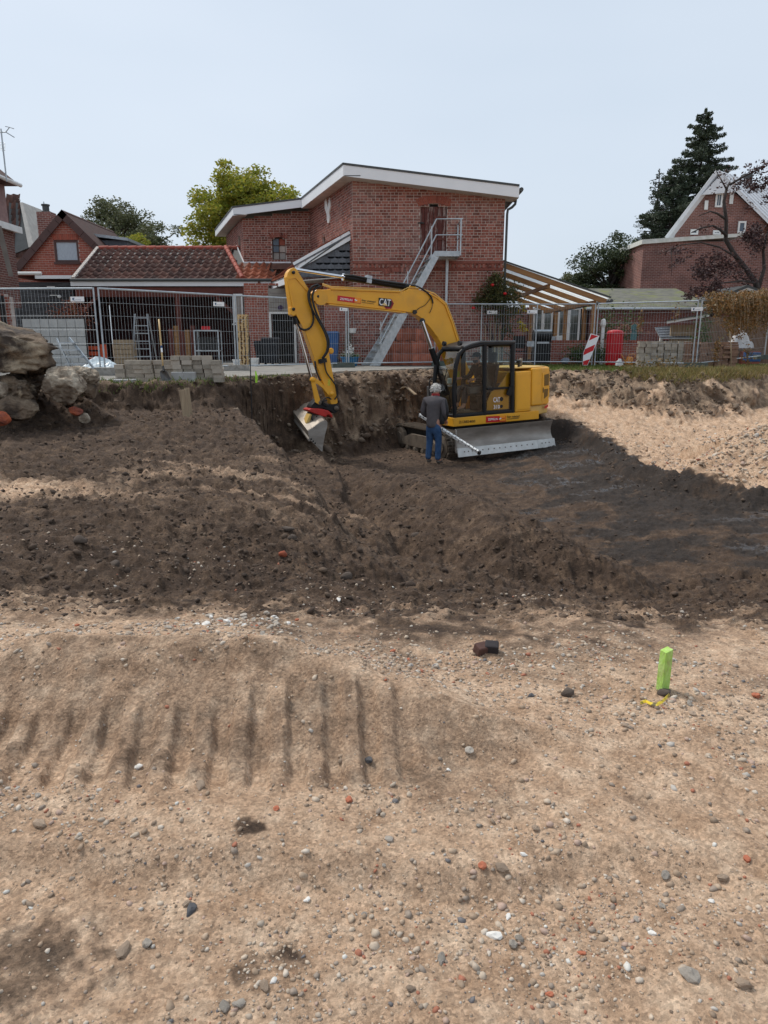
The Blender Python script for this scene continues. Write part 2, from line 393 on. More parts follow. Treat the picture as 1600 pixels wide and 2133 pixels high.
    # berm pushed up by the tracks
    yc = np.interp(x, [p[0] for p in BERM], [p[1] for p in BERM]); zc = np.interp(x, [p[0] for p in BERM], BERMZ)
    dy = y - yc + .07 * wob
    tb = zc + np.where(dy < 0, dy * .62, -dy * .34)
    inb = ss(.95, .6, x)
    kk = .02; zz = np.log(np.exp((z + .9) / kk) + np.exp((np.maximum(tb, -1.2) + .9) / kk)) * kk - .9
    z = np.where((y < 5.5), mixf(z, zz, inb), z)
    # grouser marks of a crawler track
    ph = (x + .05 * perlin(x * .8, y * 2, 31) + .12 * (y - 2.7)) / .152
    tri = np.abs((ph % 1.0) - .5) * 2
    gr = ss(.25, .72, tri + .16 * perlin(x * 9, y * 9, 37) + .10 * perlin(x * 25, y * 25, 38))
    band = ss(2.36, 2.46, y + .08 * wob) * ss(2.90, 2.78, y + .1 * wob) * ss(.25, -.1, x) * ss(-3.4, -2.8, x)
    gmask = band * (1 - .0 * gr)
    z = z + band * (.040 * gr - .024 + gr * (.026 * perlin(x * 9, y * 9, 39) + .016 * np.clip(perlin(x * 22, y * 22, 40), 0, 1)))
    z += .05 * np.exp(-((y - 3.02 + .05 * wob) / .07) ** 2) * ss(.6, .2, x) * (.6 + perlin(x * 6, y * 6, 3))
    # second pair of faint diagonal tracks, right foreground
    ph2 = ((x * .78 + y * .62)) / .155
    b2 = ss(.2, .5, x) * ss(2.2, 1.6, x) * ss(1.7, 2.0, y) * ss(3.0, 2.6, y)
    z -= b2 * .012 * ss(.3, .7, np.abs((ph2 % 1) - .5) * 2)
    # low step across the near ground
    st = 2.06 + .05 * wob + .10 * perlin(x * 1.5, y * 1.5, 44)
    z -= .07 * ss(st, st - .14, y) * ss(1.6, .4, x + .3 * wob)
    if not fine: return z
    near = ss(4.6, 3.4, y); far = 1 - near
    amp = np.interp(y, [0, 3.2, 4.5, 7, 25], [.012, .015, .038, .078, .085])
    flat = ss(.25, .9, perlin(x * .7, y * .9, 51) + .45)
    yard = ss(.0, .25, dbk)
    smooth = np.clip(ss(0, -.6, dp) * .45 * ss(6, 7, y), 0, 1)
    n = amp * (fbm(x * 3.1, y * 3.1, 4, 60) * (.55 + .6 * flat) + .55 * ridged(x * 5.5, y * 5.5, 3, 70) * far)
    n += far * .5 * amp * np.clip(ridged(x * 14, y * 14, 2, 75), 0, 1)
    crumb = ss(-.15, .45, fbm(x * 1.2, y * 1.2, 3, 82))          # smooth driven sand here, crumbly there
    n += near * (.06 + .8 * crumb ** 2) * (.022 * np.clip(perlin(x * 8, y * 8, 85) - .08, 0, 1) + .017 * np.clip(perlin(x * 16, y * 16, 86) - .08, 0, 1) + .009 * np.clip(perlin(x * 33, y * 33, 87), 0, 1) + .003 * perlin(x * 60, y * 60, 88))
    n += near * .022 * np.clip(fbm(x * 2.6, y * 3.4, 2, 81) - .1, 0, 1)
    n += near * .013 * perlin(x * 5 + y * 2, y * 7, 89)
    n += far * ss(8.5, 5, y) * (.022 * np.clip(perlin(x * 13, y * 13, 83) - .05, 0, 1) + .013 * np.clip(perlin(x * 26, y * 26, 84), 0, 1))
    # clods on the dark slopes
    n += far * .10 * np.clip(fbm(x * 5.5, y * 6.5, 3, 91) - .10, 0, .6) * (1 - .8 * smooth)
    n += bface * (.15 * fbm(x * 1.9 + .5 * y, y * 2.6, 4, 95, .65) + .07 * ridged(x * 4, y * 6, 3, 97))
    # long scrape marks left by the bucket on the left plateau
    sc1 = ss(-.3, -1.2, x + .35 * (y - 8)) * ss(5.6, 6.4, y) * ss(13, 11.5, y)
    n += sc1 * .04 * perlin((x * .35 + y * 1.0) * 5.5, (x * 1.0 - y * .3) * .55, 101)
    sc2 = ss(.2, -.4, dp) * ss(6, 7, y)
    n += sc2 * .028 * perlin((x * .9 + y * .25) * 4.5, (y * .8 - x * .2) * .5, 103)
    n *= (1 - .75 * smooth) * (1 - .85 * band * (1 - gr))
    return z + n * (1 - yard)
def ground_z(x, y): return float(hgt(np.array([x]), np.array([y]))[0])

def soil(x, y, z):
    """which soil lies where: r dark humus and painted shade on the berm face, g wet black loam, b pale bank clay/sand"""
    n1 = fbm(x * 1.3, y * 1.3, 4, 120); n2 = fbm(x * 3.7, y * 3.7, 3, 130); n3 = fbm(x * .5, y * .5, 3, 140)
    lim = np.interp(x, [-4, -2, -1, 0, 1, 2, 4], [4.0, 3.9, 3.6, 3.35, 3.4, 3.6, 3.9])
    dark = ss(-.9, 1.25, y - lim + .8 * n1 + .9 * n2)
    tri = np.abs((((x + .05 * perlin(x * .8, y * 2, 31) + .12 * (y - 2.7)) / .152) % 1.0) - .5) * 2
    dark = np.maximum(dark, .44 * ss(.3, .68, tri + .3 * perlin(x * 11, y * 11, 37)) * ss(2.36, 2.44, y) * ss(2.90, 2.78, y) * ss(.25, -.1, x))
    yc = np.interp(x, [q[0] for q in BERM], [q[1] for q in BERM]); dark = np.maximum(dark, (.50 + .4 * n2) * ss(-.62, -.45, y - yc) * ss(.03, -.05, y - yc) * ss(.9, .3, x))  # shade painted into the soil colour on the berm face towards the camera
    # tan rim of rubble in the left middle
    dark *= 1 - .45 * ss(5.6, 4.6, y) * ss(-.1, .4, n2 + .1)
    # pale patch on the left plateau and streaks
    g = lambda cx, cy, sx, sy: np.exp(-(((x - cx) / sx) ** 2 + ((y - cy) / sy) ** 2))
    dark *= 1 - .8 * np.clip(g(-4.4, 7.5, 1.1, .5) * 1.5 + .5 * n2 * g(-4.2, 7.6, 2, 1), 0, 1)
    dark *= 1 - .55 * np.clip(g(-1.8, 8.2, 2.4, 2.0) * (.35 + 1.9 * np.clip(perlin((x * .35 + y) * 4.5, (x - y * .3) * .5, 101), 0, 1)), 0, 1)
    # sand and gravel to the right of the pit
    dp = poly_sd(x, y, PIT)
    right = ss(.4, .8, dp + .4 * n2) * ss(3.4, 4.2, x) * ss(6.8, 8.2, y)
    dark = dark * (1 - .92 * right)
    dark = np.maximum(dark, .85 * ss(.25, .7, n3 + .6 * n2 - .15) * right * ss(12, 15, y) * .5)
    dark *= 1 - .16 * ss(.05, .5, fbm(x * .75 + 3, y * .9, 4, 150) + .4 * n2) * ss(13, 8, y)
    # clumps of dark soil carried into the sand
    for cx, cy, r, a in ((-.47, 2.16, .06, 1.1), (-.40, 1.66, .09, .7), (-.27, 1.72, .08, .7), (-1.05, 1.58, .36, .62), (-.86, 1.42, .2, .55), (-1.75, 2.45, .3, .6), (.1, 3.6, .3, .5), (.85, 3.35, .22, .4), (.95, 2.32, .10, .45), (1.9, 3.2, .3, .4), (.35, 2.8, .2, .35), (-.78, 1.38, .16, .55), (-.95, 2.52, .2, .5)):
        q = g(cx, cy, r, r * .8)
        dark = np.maximum(dark, a * ss(.1, 1.0, q + .6 * n2 * (q > .05) + .6 * perlin(x * 23, y * 23, 7) * (q > .05)))
    yb = np.interp(x, BANKX, BANKY)
    top = ss(-.5, .15, y - yb)
    bank = ss(-2.4, -1.4, y - yb) * ss(-3.2, -1.5, x)
    bank *= np.clip(.62 + .9 * n1 + .5 * n2 + .25 * ss(4, 6, x), 0, 1)
    bank = np.maximum(bank, top * .8)
    dt = poly_sd(x, y, TRENCH)
    bank = np.maximum(bank, .55 * ss(.3, -.1, dt) * ss(10, 13, y) * np.clip(.5 + n1, 0, 1))
    black = .85 * ss(.3, -.5, dp) * ss(1.3, 2.8, x + .5 * n1) * ss(5.9, 6.7, y + .5 * n1) * np.clip(.62 + 1.3 * n1, 0, 1)
    black = np.maximum(black, .8 * ss(.75, .3, dp + .3 * n2) * (x > 3.4) * ss(8.6, 9.2, y) * np.clip(.9 + .6 * n1, 0, 1))
    return np.clip(dark, 0, 1), np.clip(black, 0, 1), np.clip(bank, 0, 1)

def build_ground():
    a1 = math.radians(39); dense = np.linspace(-a1, a1, 800)
    side = np.linspace(a1, PI, 40)[1:]
    ang = np.concatenate([-side[::-1], dense, side])
    r = np.concatenate([[.03, .4], np.exp(np.linspace(math.log(.95), math.log(25), 880)), [27, 30, 36, 48, 70, 110, 200, 400, 800, 1600]])
    A, R = np.meshgrid(ang, r); X = np.sin(A) * R; Y = np.cos(A) * R
    Z = hgt(X, Y)
    # settle to yard level far away in every direction
    Z = np.where(R > 26, -.07 + 0 * Z, Z)
    D, B, K = soil(X, Y, Z)
    bl_ = np.interp(X, BANKX, BANKY) - Y; lf_ = ss(-.1, .3, bl_) * ss(3.2, 2.0, bl_) * (R < 26)      # lumps standing out of the bank face
    Y = Y + lf_ * (.22 * fbm(X * 2.1, Z * 2.6, 3, 160) + .11 * ridged(X * 4.3, Z * 5.5, 3, 165))
    V = np.stack([X.ravel(), Y.ravel(), Z.ravel()], 1)
    nr, nc = X.shape
    idx = np.arange(nr * nc).reshape(nr, nc)
    Fq = np.stack([idx[:-1, :-1], idx[:-1, 1:], idx[1:, 1:], idx[1:, :-1]], -1).reshape(-1, 4)[:, ::-1]
    m = bpy.data.materials.new('soil'); m.use_nodes = True; n = m.node_tree.nodes; l = m.node_tree.links; b = n['Principled BSDF']
    at = n.new('ShaderNodeAttribute'); at.attribute_name = 'soil'; se = n.new('ShaderNodeSeparateColor'); l.new(at.outputs['Color'], se.inputs[0])
    gp = n.new('ShaderNodeNewGeometry')
    def noise(scale, det=6, rough=.55):
        q = n.new('ShaderNodeTexNoise'); q.inputs['Scale'].default_value = scale; q.inputs['Detail'].default_value = det; q.inputs['Roughness'].default_value = rough
        l.new(gp.outputs['Position'], q.inputs['Vector']); return q.outputs[0]
    def ramp(fac, stops):
        q = n.new('ShaderNodeValToRGB'); e = q.color_ramp.elements
        while len(e) < len(stops): e.new(.5)
        for i, (p, c) in enumerate(stops): e[i].position = p; e[i].color = c
        l.new(fac, q.inputs[0]); return q.outputs[0]
    def mix(f, a, c):
        q = n.new('ShaderNodeMix'); q.data_type = 'RGBA'; l.new(f, q.inputs['Factor']); l.new(a, q.inputs['A']); l.new(c, q.inputs['B']); return q.outputs['Result']
    def maskn(ch, scale, amt, lo, hi):
        q = n.new('ShaderNodeMath'); q.operation = 'MULTIPLY_ADD'; l.new(noise(scale, 8, .7), q.inputs[0]); q.inputs[1].default_value = amt; l.new(ch, q.inputs[2])
        r_ = n.new('ShaderNodeMapRange'); r_.interpolation_type = 'SMOOTHSTEP'; r_.inputs[1].default_value = lo + amt / 2; r_.inputs[2].default_value = hi + amt / 2; l.new(q.outputs[0], r_.inputs[0]); return r_.outputs[0]
    sand = ramp(noise(7, 12, .72), [(.30, (.30, .182, .108, 1)), (.5, (.48, .325, .214, 1)), (.68, (.63, .468, .33, 1))])
    humus = ramp(noise(5, 12, .72), [(.3, (.030, .018, .012, 1)), (.52, (.074, .046, .029, 1)), (.72, (.155, .10, .063, 1))])
    loam = ramp(noise(4, 10, .7), [(.3, (.015, .011, .009, 1)), (.7, (.050, .037, .029, 1))])
    clay = ramp(noise(2.6, 10, .7), [(.3, (.075, .048, .032, 1)), (.5, (.19, .13, .086, 1)), (.72, (.42, .31, .21, 1))])
    c = mix(maskn(se.outputs[0], 9, .9, .12, .88), sand, humus)
    c = mix(maskn(se.outputs[2], 4, .7, .35, .75), c, clay)
    c = mix(maskn(se.outputs[1], 7, 1.1, .3, .7), c, loam)
    # grain: pale and dark specks too small to model
    vg = n.new('ShaderNodeTexVoronoi'); vg.inputs['Scale'].default_value = 105; l.new(gp.outputs['Position'], vg.inputs['Vector'])
    vs_ = n.new('ShaderNodeSeparateColor'); l.new(vg.outputs['Color'], vs_.inputs[0])
    gv = n.new('ShaderNodeMapRange'); gv.inputs[1].default_value = 0; gv.inputs[2].default_value = 1; gv.inputs[3].default_value = .74; gv.inputs[4].default_value = 1.26; l.new(vs_.outputs[0], gv.inputs[0])
    gn = n.new('ShaderNodeMapRange'); gn.inputs[1].default_value = .3; gn.inputs[2].default_value = .7; gn.inputs[3].default_value = .74; gn.inputs[4].default_value = 1.24; l.new(noise(38, 6, .75), gn.inputs[0])
    gm = n.new('ShaderNodeMath'); gm.operation = 'MULTIPLY'; l.new(gv.outputs[0], gm.inputs[0]); l.new(gn.outputs[0], gm.inputs[1])
    gh_ = n.new('ShaderNodeHueSaturation'); l.new(gm.outputs[0], gh_.inputs['Value']); l.new(c, gh_.inputs['Color']); c = gh_.outputs[0]
    l.new(c, b.inputs['Base Color'])
    # puddles and smeared wet film lie only on the black loam
    mp = n.new('ShaderNodeMapping'); mp.inputs['Rotation'].default_value = (0, 0, math.radians(-28)); mp.inputs['Scale'].default_value = (.55, 1.6, 1)
    l.new(gp.outputs['Position'], mp.inputs[0])
    pw = n.new('ShaderNodeTexNoise'); pw.inputs['Scale'].default_value = .95; pw.inputs['Detail'].default_value = 5; l.new(mp.outputs[0], pw.inputs['Vector'])
    wet = n.new('ShaderNodeMapRange'); wet.inputs[1].default_value = .49; wet.inputs[2].default_value = .535; l.new(pw.outputs[0], wet.inputs[0])
    wm = n.new('ShaderNodeMath'); wm.operation = 'MULTIPLY'; l.new(wet.outputs[0], wm.inputs[0])
    bm = n.new('ShaderNodeMapRange'); bm.inputs[1].default_value = .3; bm.inputs[2].default_value = .6; l.new(se.outputs[1], bm.inputs[0])
    sn = n.new('ShaderNodeSeparateXYZ'); l.new(gp.outputs['Normal'], sn.inputs[0]); fl_ = n.new('ShaderNodeMapRange'); fl_.inputs[1].default_value = .94; fl_.inputs[2].default_value = .985; l.new(sn.outputs[2], fl_.inputs[0])
    fm = n.new('ShaderNodeMath'); fm.operation = 'MULTIPLY'; l.new(bm.outputs[0], fm.inputs[0]); l.new(fl_.outputs[0], fm.inputs[1]); l.new(fm.outputs[0], wm.inputs[1])
    ro = n.new('ShaderNodeMapRange'); ro.inputs[3].default_value = .93; ro.inputs[4].default_value = .27; l.new(wm.outputs[0], ro.inputs[0])
    l.new(ro.outputs[0], b.inputs['Roughness']); b.inputs['Specular IOR Level'].default_value = .35
    bp = n.new('ShaderNodeBump'); bp.inputs['Distance'].default_value = .018
    bs = n.new('ShaderNodeMapRange'); bs.inputs[3].default_value = 1; bs.inputs[4].default_value = .08; l.new(wm.outputs[0], bs.inputs[0]); l.new(bs.outputs[0], bp.inputs['Strength'])
    bh = n.new('ShaderNodeMath'); bh.operation = 'ADD'; l.new(noise(45, 8, .7), bh.inputs[0])
    vo = n.new('ShaderNodeTexVoronoi'); vo.inputs['Scale'].default_value = 60; l.new(gp.outputs['Position'], vo.inputs['Vector'])
    vi = n.new('ShaderNodeMath'); vi.operation = 'MULTIPLY'; vi.inputs[1].default_value = -.15; l.new(vo.outputs['Distance'], vi.inputs[0]); l.new(vi.outputs[0], bh.inputs[1])
    l.new(bh.outputs[0], bp.inputs['Height']); l.new(bp.outputs[0], b.inputs['Normal'])
    o = np_mesh('ground', V, Fq, m, smooth=True, attrs={'soil': np.stack([D.ravel(), B.ravel(), K.ravel()], 1)})
    o['kind'] = 'structure'; o['label'] = 'excavated building plot of tan sand, dark humus and wet black loam'
    return o
GROUND = build_ground()
# ================================================================== BRICKWORK
def clip_rows(poly, v):
    xs = []
    n = len(poly)
    for i in range(n):
        (u1, v1), (u2, v2) = poly[i], poly[(i + 1) % n]
        if (v1 > v) != (v2 > v): xs.append(u1 + (u2 - u1) * (v - v1) / (v2 - v1))
    xs.sort(); return [(xs[i], xs[i + 1]) for i in range(0, len(xs) - 1, 2)]
def subtract(iv, holes):
    res = iv
    for h0, h1 in holes:
        nx = []
        for a, b in res:
            if h1 <= a or h0 >= b: nx.append((a, b)); continue
            if h0 > a: nx.append((a, h0))
            if h1 < b: nx.append((h1, b))
        res = nx
    return res
class BrickWall:
    """courses of real bricks standing proud of a recessed mortar face; the best-seen ones are single parts"""
    def __init__(s, owner, brick, mortar, bl=.25, bh=.088, gap=.017, quota=300):
        s.owner = owner; s.bm = brick; s.mm = mortar; s.bl = bl; s.bh = bh; s.gap = gap; s.single = []; s.loose = MB(); s.wall = MB(); s.quota = quota
    def face(s, o, u, nrm, poly, holes=(), vis=None, thick=.24, seed=0, style='cross'):
        o = Vector(o); u = Vector(u).normalized(); nrm = Vector(nrm).normalized(); rnd = random.Random(seed)
        vmin = min(p[1] for p in poly); vmax = max(p[1] for p in poly); k = 0
        v = vmin
        while v < vmax - .01:
            vc = v + s.bh / 2
            iv = clip_rows(poly, min(vc, vmax - .005))
            for h in holes: iv = subtract(iv, clip_rows(h, vc))
            h1 = min(v + s.bh, vmax)
            for a, b in iv:
                if b - a < .01: continue
                p = [o + u * a, o + u * b, o + u * b - nrm * thick, o + u * a - nrm * thick]
                s.wall.hexa([q + Vector((0, 0, v)) for q in p] + [q + Vector((0, 0, h1)) for q in p])
                header = (k % 2 == 1) if style == 'cross' else False
                L = s.bl / 2 if header else s.bl
                off = (.0 if header else (s.bl / 4 if style == 'cross' and k % 4 == 0 else (s.bl / 2 if k % 2 else 0)))
                t = math.floor(a / L) * L - off
                while t < b:
                    c0 = max(a, t) + s.gap / 2; c1 = min(b, t + L) - s.gap / 2
                    if c1 - c0 > .03:
                        full = abs((c1 - c0) - (L - s.gap)) < 1e-4
                        c = o + u * ((c0 + c1) / 2) + Vector((0, 0, vc + rnd.uniform(-.002, .002))) + nrm * rnd.uniform(-.011, -.006)
                        sz = (c1 - c0, .03, s.bh - s.gap)
                        if full and not header and len(s.single) < s.quota and (vis is None or vis((c0 + c1) / 2, vc)):
                            s.single.append((c, u, nrm))
                        else:
                            R = Matrix((u, -nrm, Vector((0, 0, 1)))).transposed()
                            s.loose.box(c - nrm * .0, sz, R)
                    t += L
            v += s.bh; k += 1
    def done(s):
        if s.wall.v: s.wall.build('wall', s.mm, s.owner)
        if s.loose.v: s.loose.build('brickwork', s.bm, s.owner)['kind'] = 'stuff'
        meshes = {}
        ow = wloc(s.owner)
        for c, u, nrm in s.single:
            key = (round(u.x, 3), round(u.y, 3))
            if key not in meshes:
                R = Matrix((u, -nrm, Vector((0, 0, 1)))).transposed()
                meshes[key] = MB().box((0, 0, 0), (s.bl - s.gap, .03, s.bh - s.gap), R).mesh('brick', s.bm)
            b = link('brick', meshes[key], s.owner); b.location = c - ow
def arch_hole(u0, u1, v0, v1, rise=.1, n=8):
    p = [(u0, v0), (u0, v1)]
    for i in range(1, n): t = i / n; p.append((u0 + (u1 - u0) * t, v1 + rise * 4 * t * (1 - t)))
    return p + [(u1, v1), (u1, v0)]
def arch_bricks(owner, bmat, o, u, nrm, u0, u1, v1, rise=.1, n=14, h=.24, name='arch_brick'):
    """a fan of upright bricks over an opening"""
    o = Vector(o); u = Vector(u); nrm = Vector(nrm)
    for i in range(n):
        t = (i + .5) / n; uu = u0 + (u1 - u0) * t; vv = v1 + rise * 4 * t * (1 - t); tilt = (t - .5) * (.9 if rise > .02 else .25)
        R = Matrix((u, -nrm, Vector((0, 0, 1)))).transposed() @ Matrix.Rotation(tilt * -1 if False else tilt, 3, 'Y')
        c = o + u * (uu + math.sin(tilt) * h / 2) + Vector((0, 0, vv + math.cos(tilt) * h / 2 + .005)) + nrm * .015
        MB().box(c, ((u1 - u0) / n * .93, .035, h), R).build(name, bmat, owner)

X_, Y_, Z_ = Vector((1, 0, 0)), Vector((0, 1, 0)), Vector((0, 0, 1))
FR = Vector((0, -1, 0))
# ------------------------------------------------------------------ main brick building
Y0 = 25.0
D_ = Vector((-1.97, 5.6, 0)).normalized()          # the side walls run back and left at a skew
A = Vector((-1.03, Y0, 0)); XR = 3.97
B = Vector((-3.0, 30.6, 0)); Cc = Vector((-5.72, 30.6, 0))
hall = thing('brick_warehouse', 'tall red brick warehouse with low-pitched roof, white fascia and outside metal stairs', 'building', (1, 27, 0))
bw = BrickWall(hall, M['brick'], M['mortar'])
def utop(u): return 5.94 - .116 * u       # sloping wall head of the front, u from A
Wf = XR - A.x
dl0, dl1 = U(875, 500, Y0).x - A.x, U(930, 500, Y0).x - A.x
dz0, dz1 = 3.62, U(900, 432, Y0).z
front_poly = [(0, -.1), (0, utop(0)), (Wf, utop(Wf)), (Wf, -.1)]
door_hole = arch_hole(dl0, dl1, dz0, dz1 - .02, .1)
bw.face(A, X_, FR, front_poly, [door_hole], vis=lambda u, v: v > 2.6, seed=1)
side_poly = [(0, -.1), (0, 5.94), (5.94, 5.94), (5.94, -.1)]
nl = Vector((-D_.y, D_.x, 0)) * 1.0
if nl.x > 0: nl = -nl
slit = arch_hole(3.55, 3.95, 3.55, 4.62, .08)
bw.face(A, D_, nl, side_poly, [slit], vis=lambda u, v: False, seed=2)
Wb = B.x - Cc.x
wz0, wz1 = U(590, 541, 30.6).z, U(590, 498, 30.6).z
wu0, wu1 = U(567, 520, 30.6).x - Cc.x, U(595, 520, 30.6).x - Cc.x
win_hole = arch_hole(wu0, wu1, wz0, wz1, .07)
bw.face(Cc, X_, FR, [(0, 0), (0, 5.62), (Wb, 5.94), (Wb, 0)], [win_hole], vis=lambda u, v: v > 3.9, seed=3)
slit2 = arch_hole(.75, 1.35, 3.9, 5.0, .08)
bw.face(Cc, D_, nl, [(0, 0), (0, 5.62), (5.0, 5.62), (5.0, 0)], [slit2], vis=lambda u, v: False, seed=4)
bw.face(Vector((XR, Y0 + .25, 0)), Y_, X_, [(0, -.1), (0, 5.35), (6.0, 5.35), (6.0, -.1)], vis=lambda u, v: False, seed=5)
bw.done()
# dentil band and string course
mb = MB()
zb = U(880, 553, Y0).z
mb.bb((A.x - .02, Y0 - .045, zb + .06), (XR + .02, Y0 + .02, zb + .14))
mb.bb((A.x - .02, Y0 - .03, zb - .16), (XR + .02, Y0 + .02, zb - .08))
for i in range(34):
    x = A.x + .05 + i * (Wf - .1) / 33; mb.bb((x - .035, Y0 - .04, zb - .07), (x + .035, Y0 + .02, zb + .05))
mb.build('string_course', M['brick'], hall)
arch_bricks(hall, M['brick2'], A, X_, FR, dl0 - .06, dl1 + .06, dz1 + .02, .1, 16, .24)
arch_bricks(hall, M['brick'], A, X_, FR, U(800, 580, Y0).x - A.x, U(862, 580, Y0).x - A.x, U(800, 573, Y0).z, .1, 14, .16)
arch_bricks(hall, M['brick'], Cc, X_, FR, wu0 - .04, wu1 + .04, wz1 + .0, .07, 8, .18)
# hatch door of weathered boards
dm = mat('peeling_red_door', (.115, .03, .022, 1), (.085, .022, .018, 1), .75, 4, .004, 40, dirt=(.55, .50, .46, 1), dirt_amt=.85, stretch=(5, 5, .9))
door = MB().bb((A.x + dl0 - .02, Y0 + .10, dz0), (A.x + dl1 + .02, Y0 + .13, dz1 + .1)).build('door', M['dark'], hall)
nb = 6; bwid = (dl1 - dl0) / nb
for i in range(nb):
    x = A.x + dl0 + i * bwid
    MB().bb((x + .006, Y0 + .055 + random.uniform(0, .008), dz0), (x + bwid - .006, Y0 + .1, dz1 + .03)).build('board', dm, door)
for zz in (dz0 + .45, dz1 - .32):
    MB().bb((A.x + dl1 - .42, Y0 + .03, zz), (A.x + dl1 + .06, Y0 + .05, zz + .05)).build('hinge', M['redwood'], door)
MB().bb((A.x + dl0 - .08, Y0 - .03, dz0 + .95), (A.x + dl0 + .12, Y0 + .05, dz0 + .99)).build('latch', M['black'], door)
# windows
def framed(owner, o, u, nrm, u0, u1, v0, v1, cols, rows, frame, glass, fw=.04, rec=.1, bars=.022):
    """frame, mullions and separate panes set back in an opening"""
    o = Vector(o); u = Vector(u); nrm = Vector(nrm); R = Matrix((u, -nrm, Z_)).transposed()
    def P_(a, v, d=0): return o + u * a + Z_ * v - nrm * (rec + d)
    w_ = MB()
    for a, b, c, d in ((u0, u0 + fw, v0, v1), (u1 - fw, u1, v0, v1), (u0 + fw, u1 - fw, v0, v0 + fw), (u0 + fw, u1 - fw, v1 - fw, v1)):
        w_.box(P_((a + b) / 2, (c + d) / 2), (b - a, .05, d - c), R)
    win = w_.build('window', frame, owner)
    iu0, iu1, iv0, iv1 = u0 + fw, u1 - fw, v0 + fw, v1 - fw
    mb = MB()
    for i in range(1, cols): mb.box(P_(iu0 + (iu1 - iu0) * i / cols, (iv0 + iv1) / 2, .002), (bars, .03, iv1 - iv0), R)
    for j in range(1, rows): mb.box(P_((iu0 + iu1) / 2, iv0 + (iv1 - iv0) * j / rows, .004), (iu1 - iu0, .026, bars), R)
    if mb.v: mb.build('glazing_bar', frame, win)
    for i in range(cols):
        for j in range(rows):
            a0, a1 = iu0 + (iu1 - iu0) * i / cols, iu0 + (iu1 - iu0) * (i + 1) / cols
            b0, b1 = iv0 + (iv1 - iv0) * j / rows, iv0 + (iv1 - iv0) * (j + 1) / rows
            g = glass[(i + j * cols) % len(glass)] if isinstance(glass, list) else glass
            MB().box(P_((a0 + a1) / 2, (b0 + b1) / 2, .02), (a1 - a0, .008, b1 - b0), R).build('pane', g, win)
    return win
M['iron'] = mat('rusty_iron', (.05, .03, .025, 1), (.10, .045, .03, 1), .8)
M['pane_dirty'] = mat('dirty_glass', (.22, .20, .18, 1), (.32, .28, .25, 1), .25, 3)
M['pane_blue'] = mat('blue_glass', (.10, .13, .17, 1), (.07, .09, .12, 1), .08, 3)
framed(hall, Cc, X_, FR, wu0, wu1, wz0, wz1 + .06, 2, 3, M['iron'], [M['pane_dirty'], M['pane_dirty'], M['pane_blue'], M['mortar'], M['pane_blue'], M['brick2']], .03)
framed(hall, A, D_, nl, 3.55, 3.95, 3.55, 4.68, 1, 2, M['iron'], M['pane'], .03)
framed(hall, Cc, D_, nl, .75, 1.35, 3.9, 5.06, 1, 2, M['iron'], M['pane'], .03)
# roof: fascia boards, soffit and roof slab
RA = U(715, 353, 24.5); RAx = RA.x
rid = 6.29
e0 = Vector((RAx, 24.5, 0)); e1 = Vector((4.33, 24.5, 0)); zr_ = 5.65
bk = e0 + D_ * ((30.1 - 24.5) / D_.y)                      # ridge where the left wing begins
lw = Vector((U(485, 430, 30.1).x, 30.1, 0)); lz = 5.98
lb = lw + D_ * 6.2; rb = Vector((4.33, 36.5, 0)); kb = e0 + D_ * ((36.5 - 24.5) / D_.y)
roof = MB()
T = .37
def slab(pts, thick):
    roof.hexa([p - Z_ * thick for p in pts] + pts)
roof_top = [e0 + Z_ * (rid - .03), e1 + Z_ * (zr_ - .03), rb + Z_ * (zr_ - .03), kb + Z_ * (rid - .03)]
mbr = MB(); mbr.hexa([p - Z_ * .16 + Vector((0, .05, 0)) for p in roof_top] + [p + Z_ * 0 for p in roof_top])
lt = [lw + Z_ * (lz - .03), bk + Z_ * (rid - .03), kb + Z_ * (rid - .03), Vector((lb.x, 36.5, lz - .03))]
mbr.hexa([p - Z_ * .16 + Vector((0, .05, 0)) for p in lt] + [p + Z_ * 0 for p in lt])
rf = mbr.build('roof', M['darkedge'], hall)
def fascia(p, q, zp, zq, hp=T, th=.03):
    mb = MB(); p = Vector(p); q = Vector(q); n_ = (q - p).cross(Z_).normalized() * th
    mb.hexa([p + Z_ * (zp - hp), q + Z_ * (zq - hp), q - n_ + Z_ * (zq - hp), p - n_ + Z_ * (zp - hp), p + Z_ * (zp - .045), q + Z_ * (zq - .045), q - n_ + Z_ * (zq - .045), p - n_ + Z_ * (zp - .045)])
    mb.build('fascia', M['fascia'], rf)
    mb = MB(); f = n_.normalized() * .02
    mb.hexa([p + f + Z_ * (zp - .043), q + f + Z_ * (zq - .043), q - n_ * 3 + Z_ * (zq - .043), p - n_ * 3 + Z_ * (zp - .043), p + f + Z_ * (zp + .02), q + f + Z_ * (zq + .02), q - n_ * 3 + Z_ * (zq + .02), p - n_ * 3 + Z_ * (zp + .02)])
    mb.build('roof_edge', M['darkedge'], rf)
fascia(e0, e1, rid, zr_)
fascia(bk, e0, rid, rid)
fascia(lw, bk, lz, rid, .33)
fascia(lb, lw, lz, lz, .30)
so = MB()
so.hexa([e0 + Vector((0, .04, rid - T - .005)), e1 + Vector((0, .04, zr_ - T - .005)), Vector((4.33, 25.3, zr_ - T - .005)), Vector((RAx - .1, 25.3, rid - T - .005))] + [e0 + Vector((0, .04, rid - T + .02)), e1 + Vector((0, .04, zr_ - T + .02)), Vector((4.33, 25.3, zr_ - T + .02)), Vector((RAx - .1, 25.3, rid - T + .02))])
d1 = Vector((.55, 0, 0))
so.hexa([q + Z_ * (rid - T - .008) for q in (e0 + d1 * .06, e0 + d1, bk + d1, bk + d1 * .06)] + [q + Z_ * (rid - T + .018) for q in (e0 + d1 * .06, e0 + d1, bk + d1, bk + d1 * .06)])
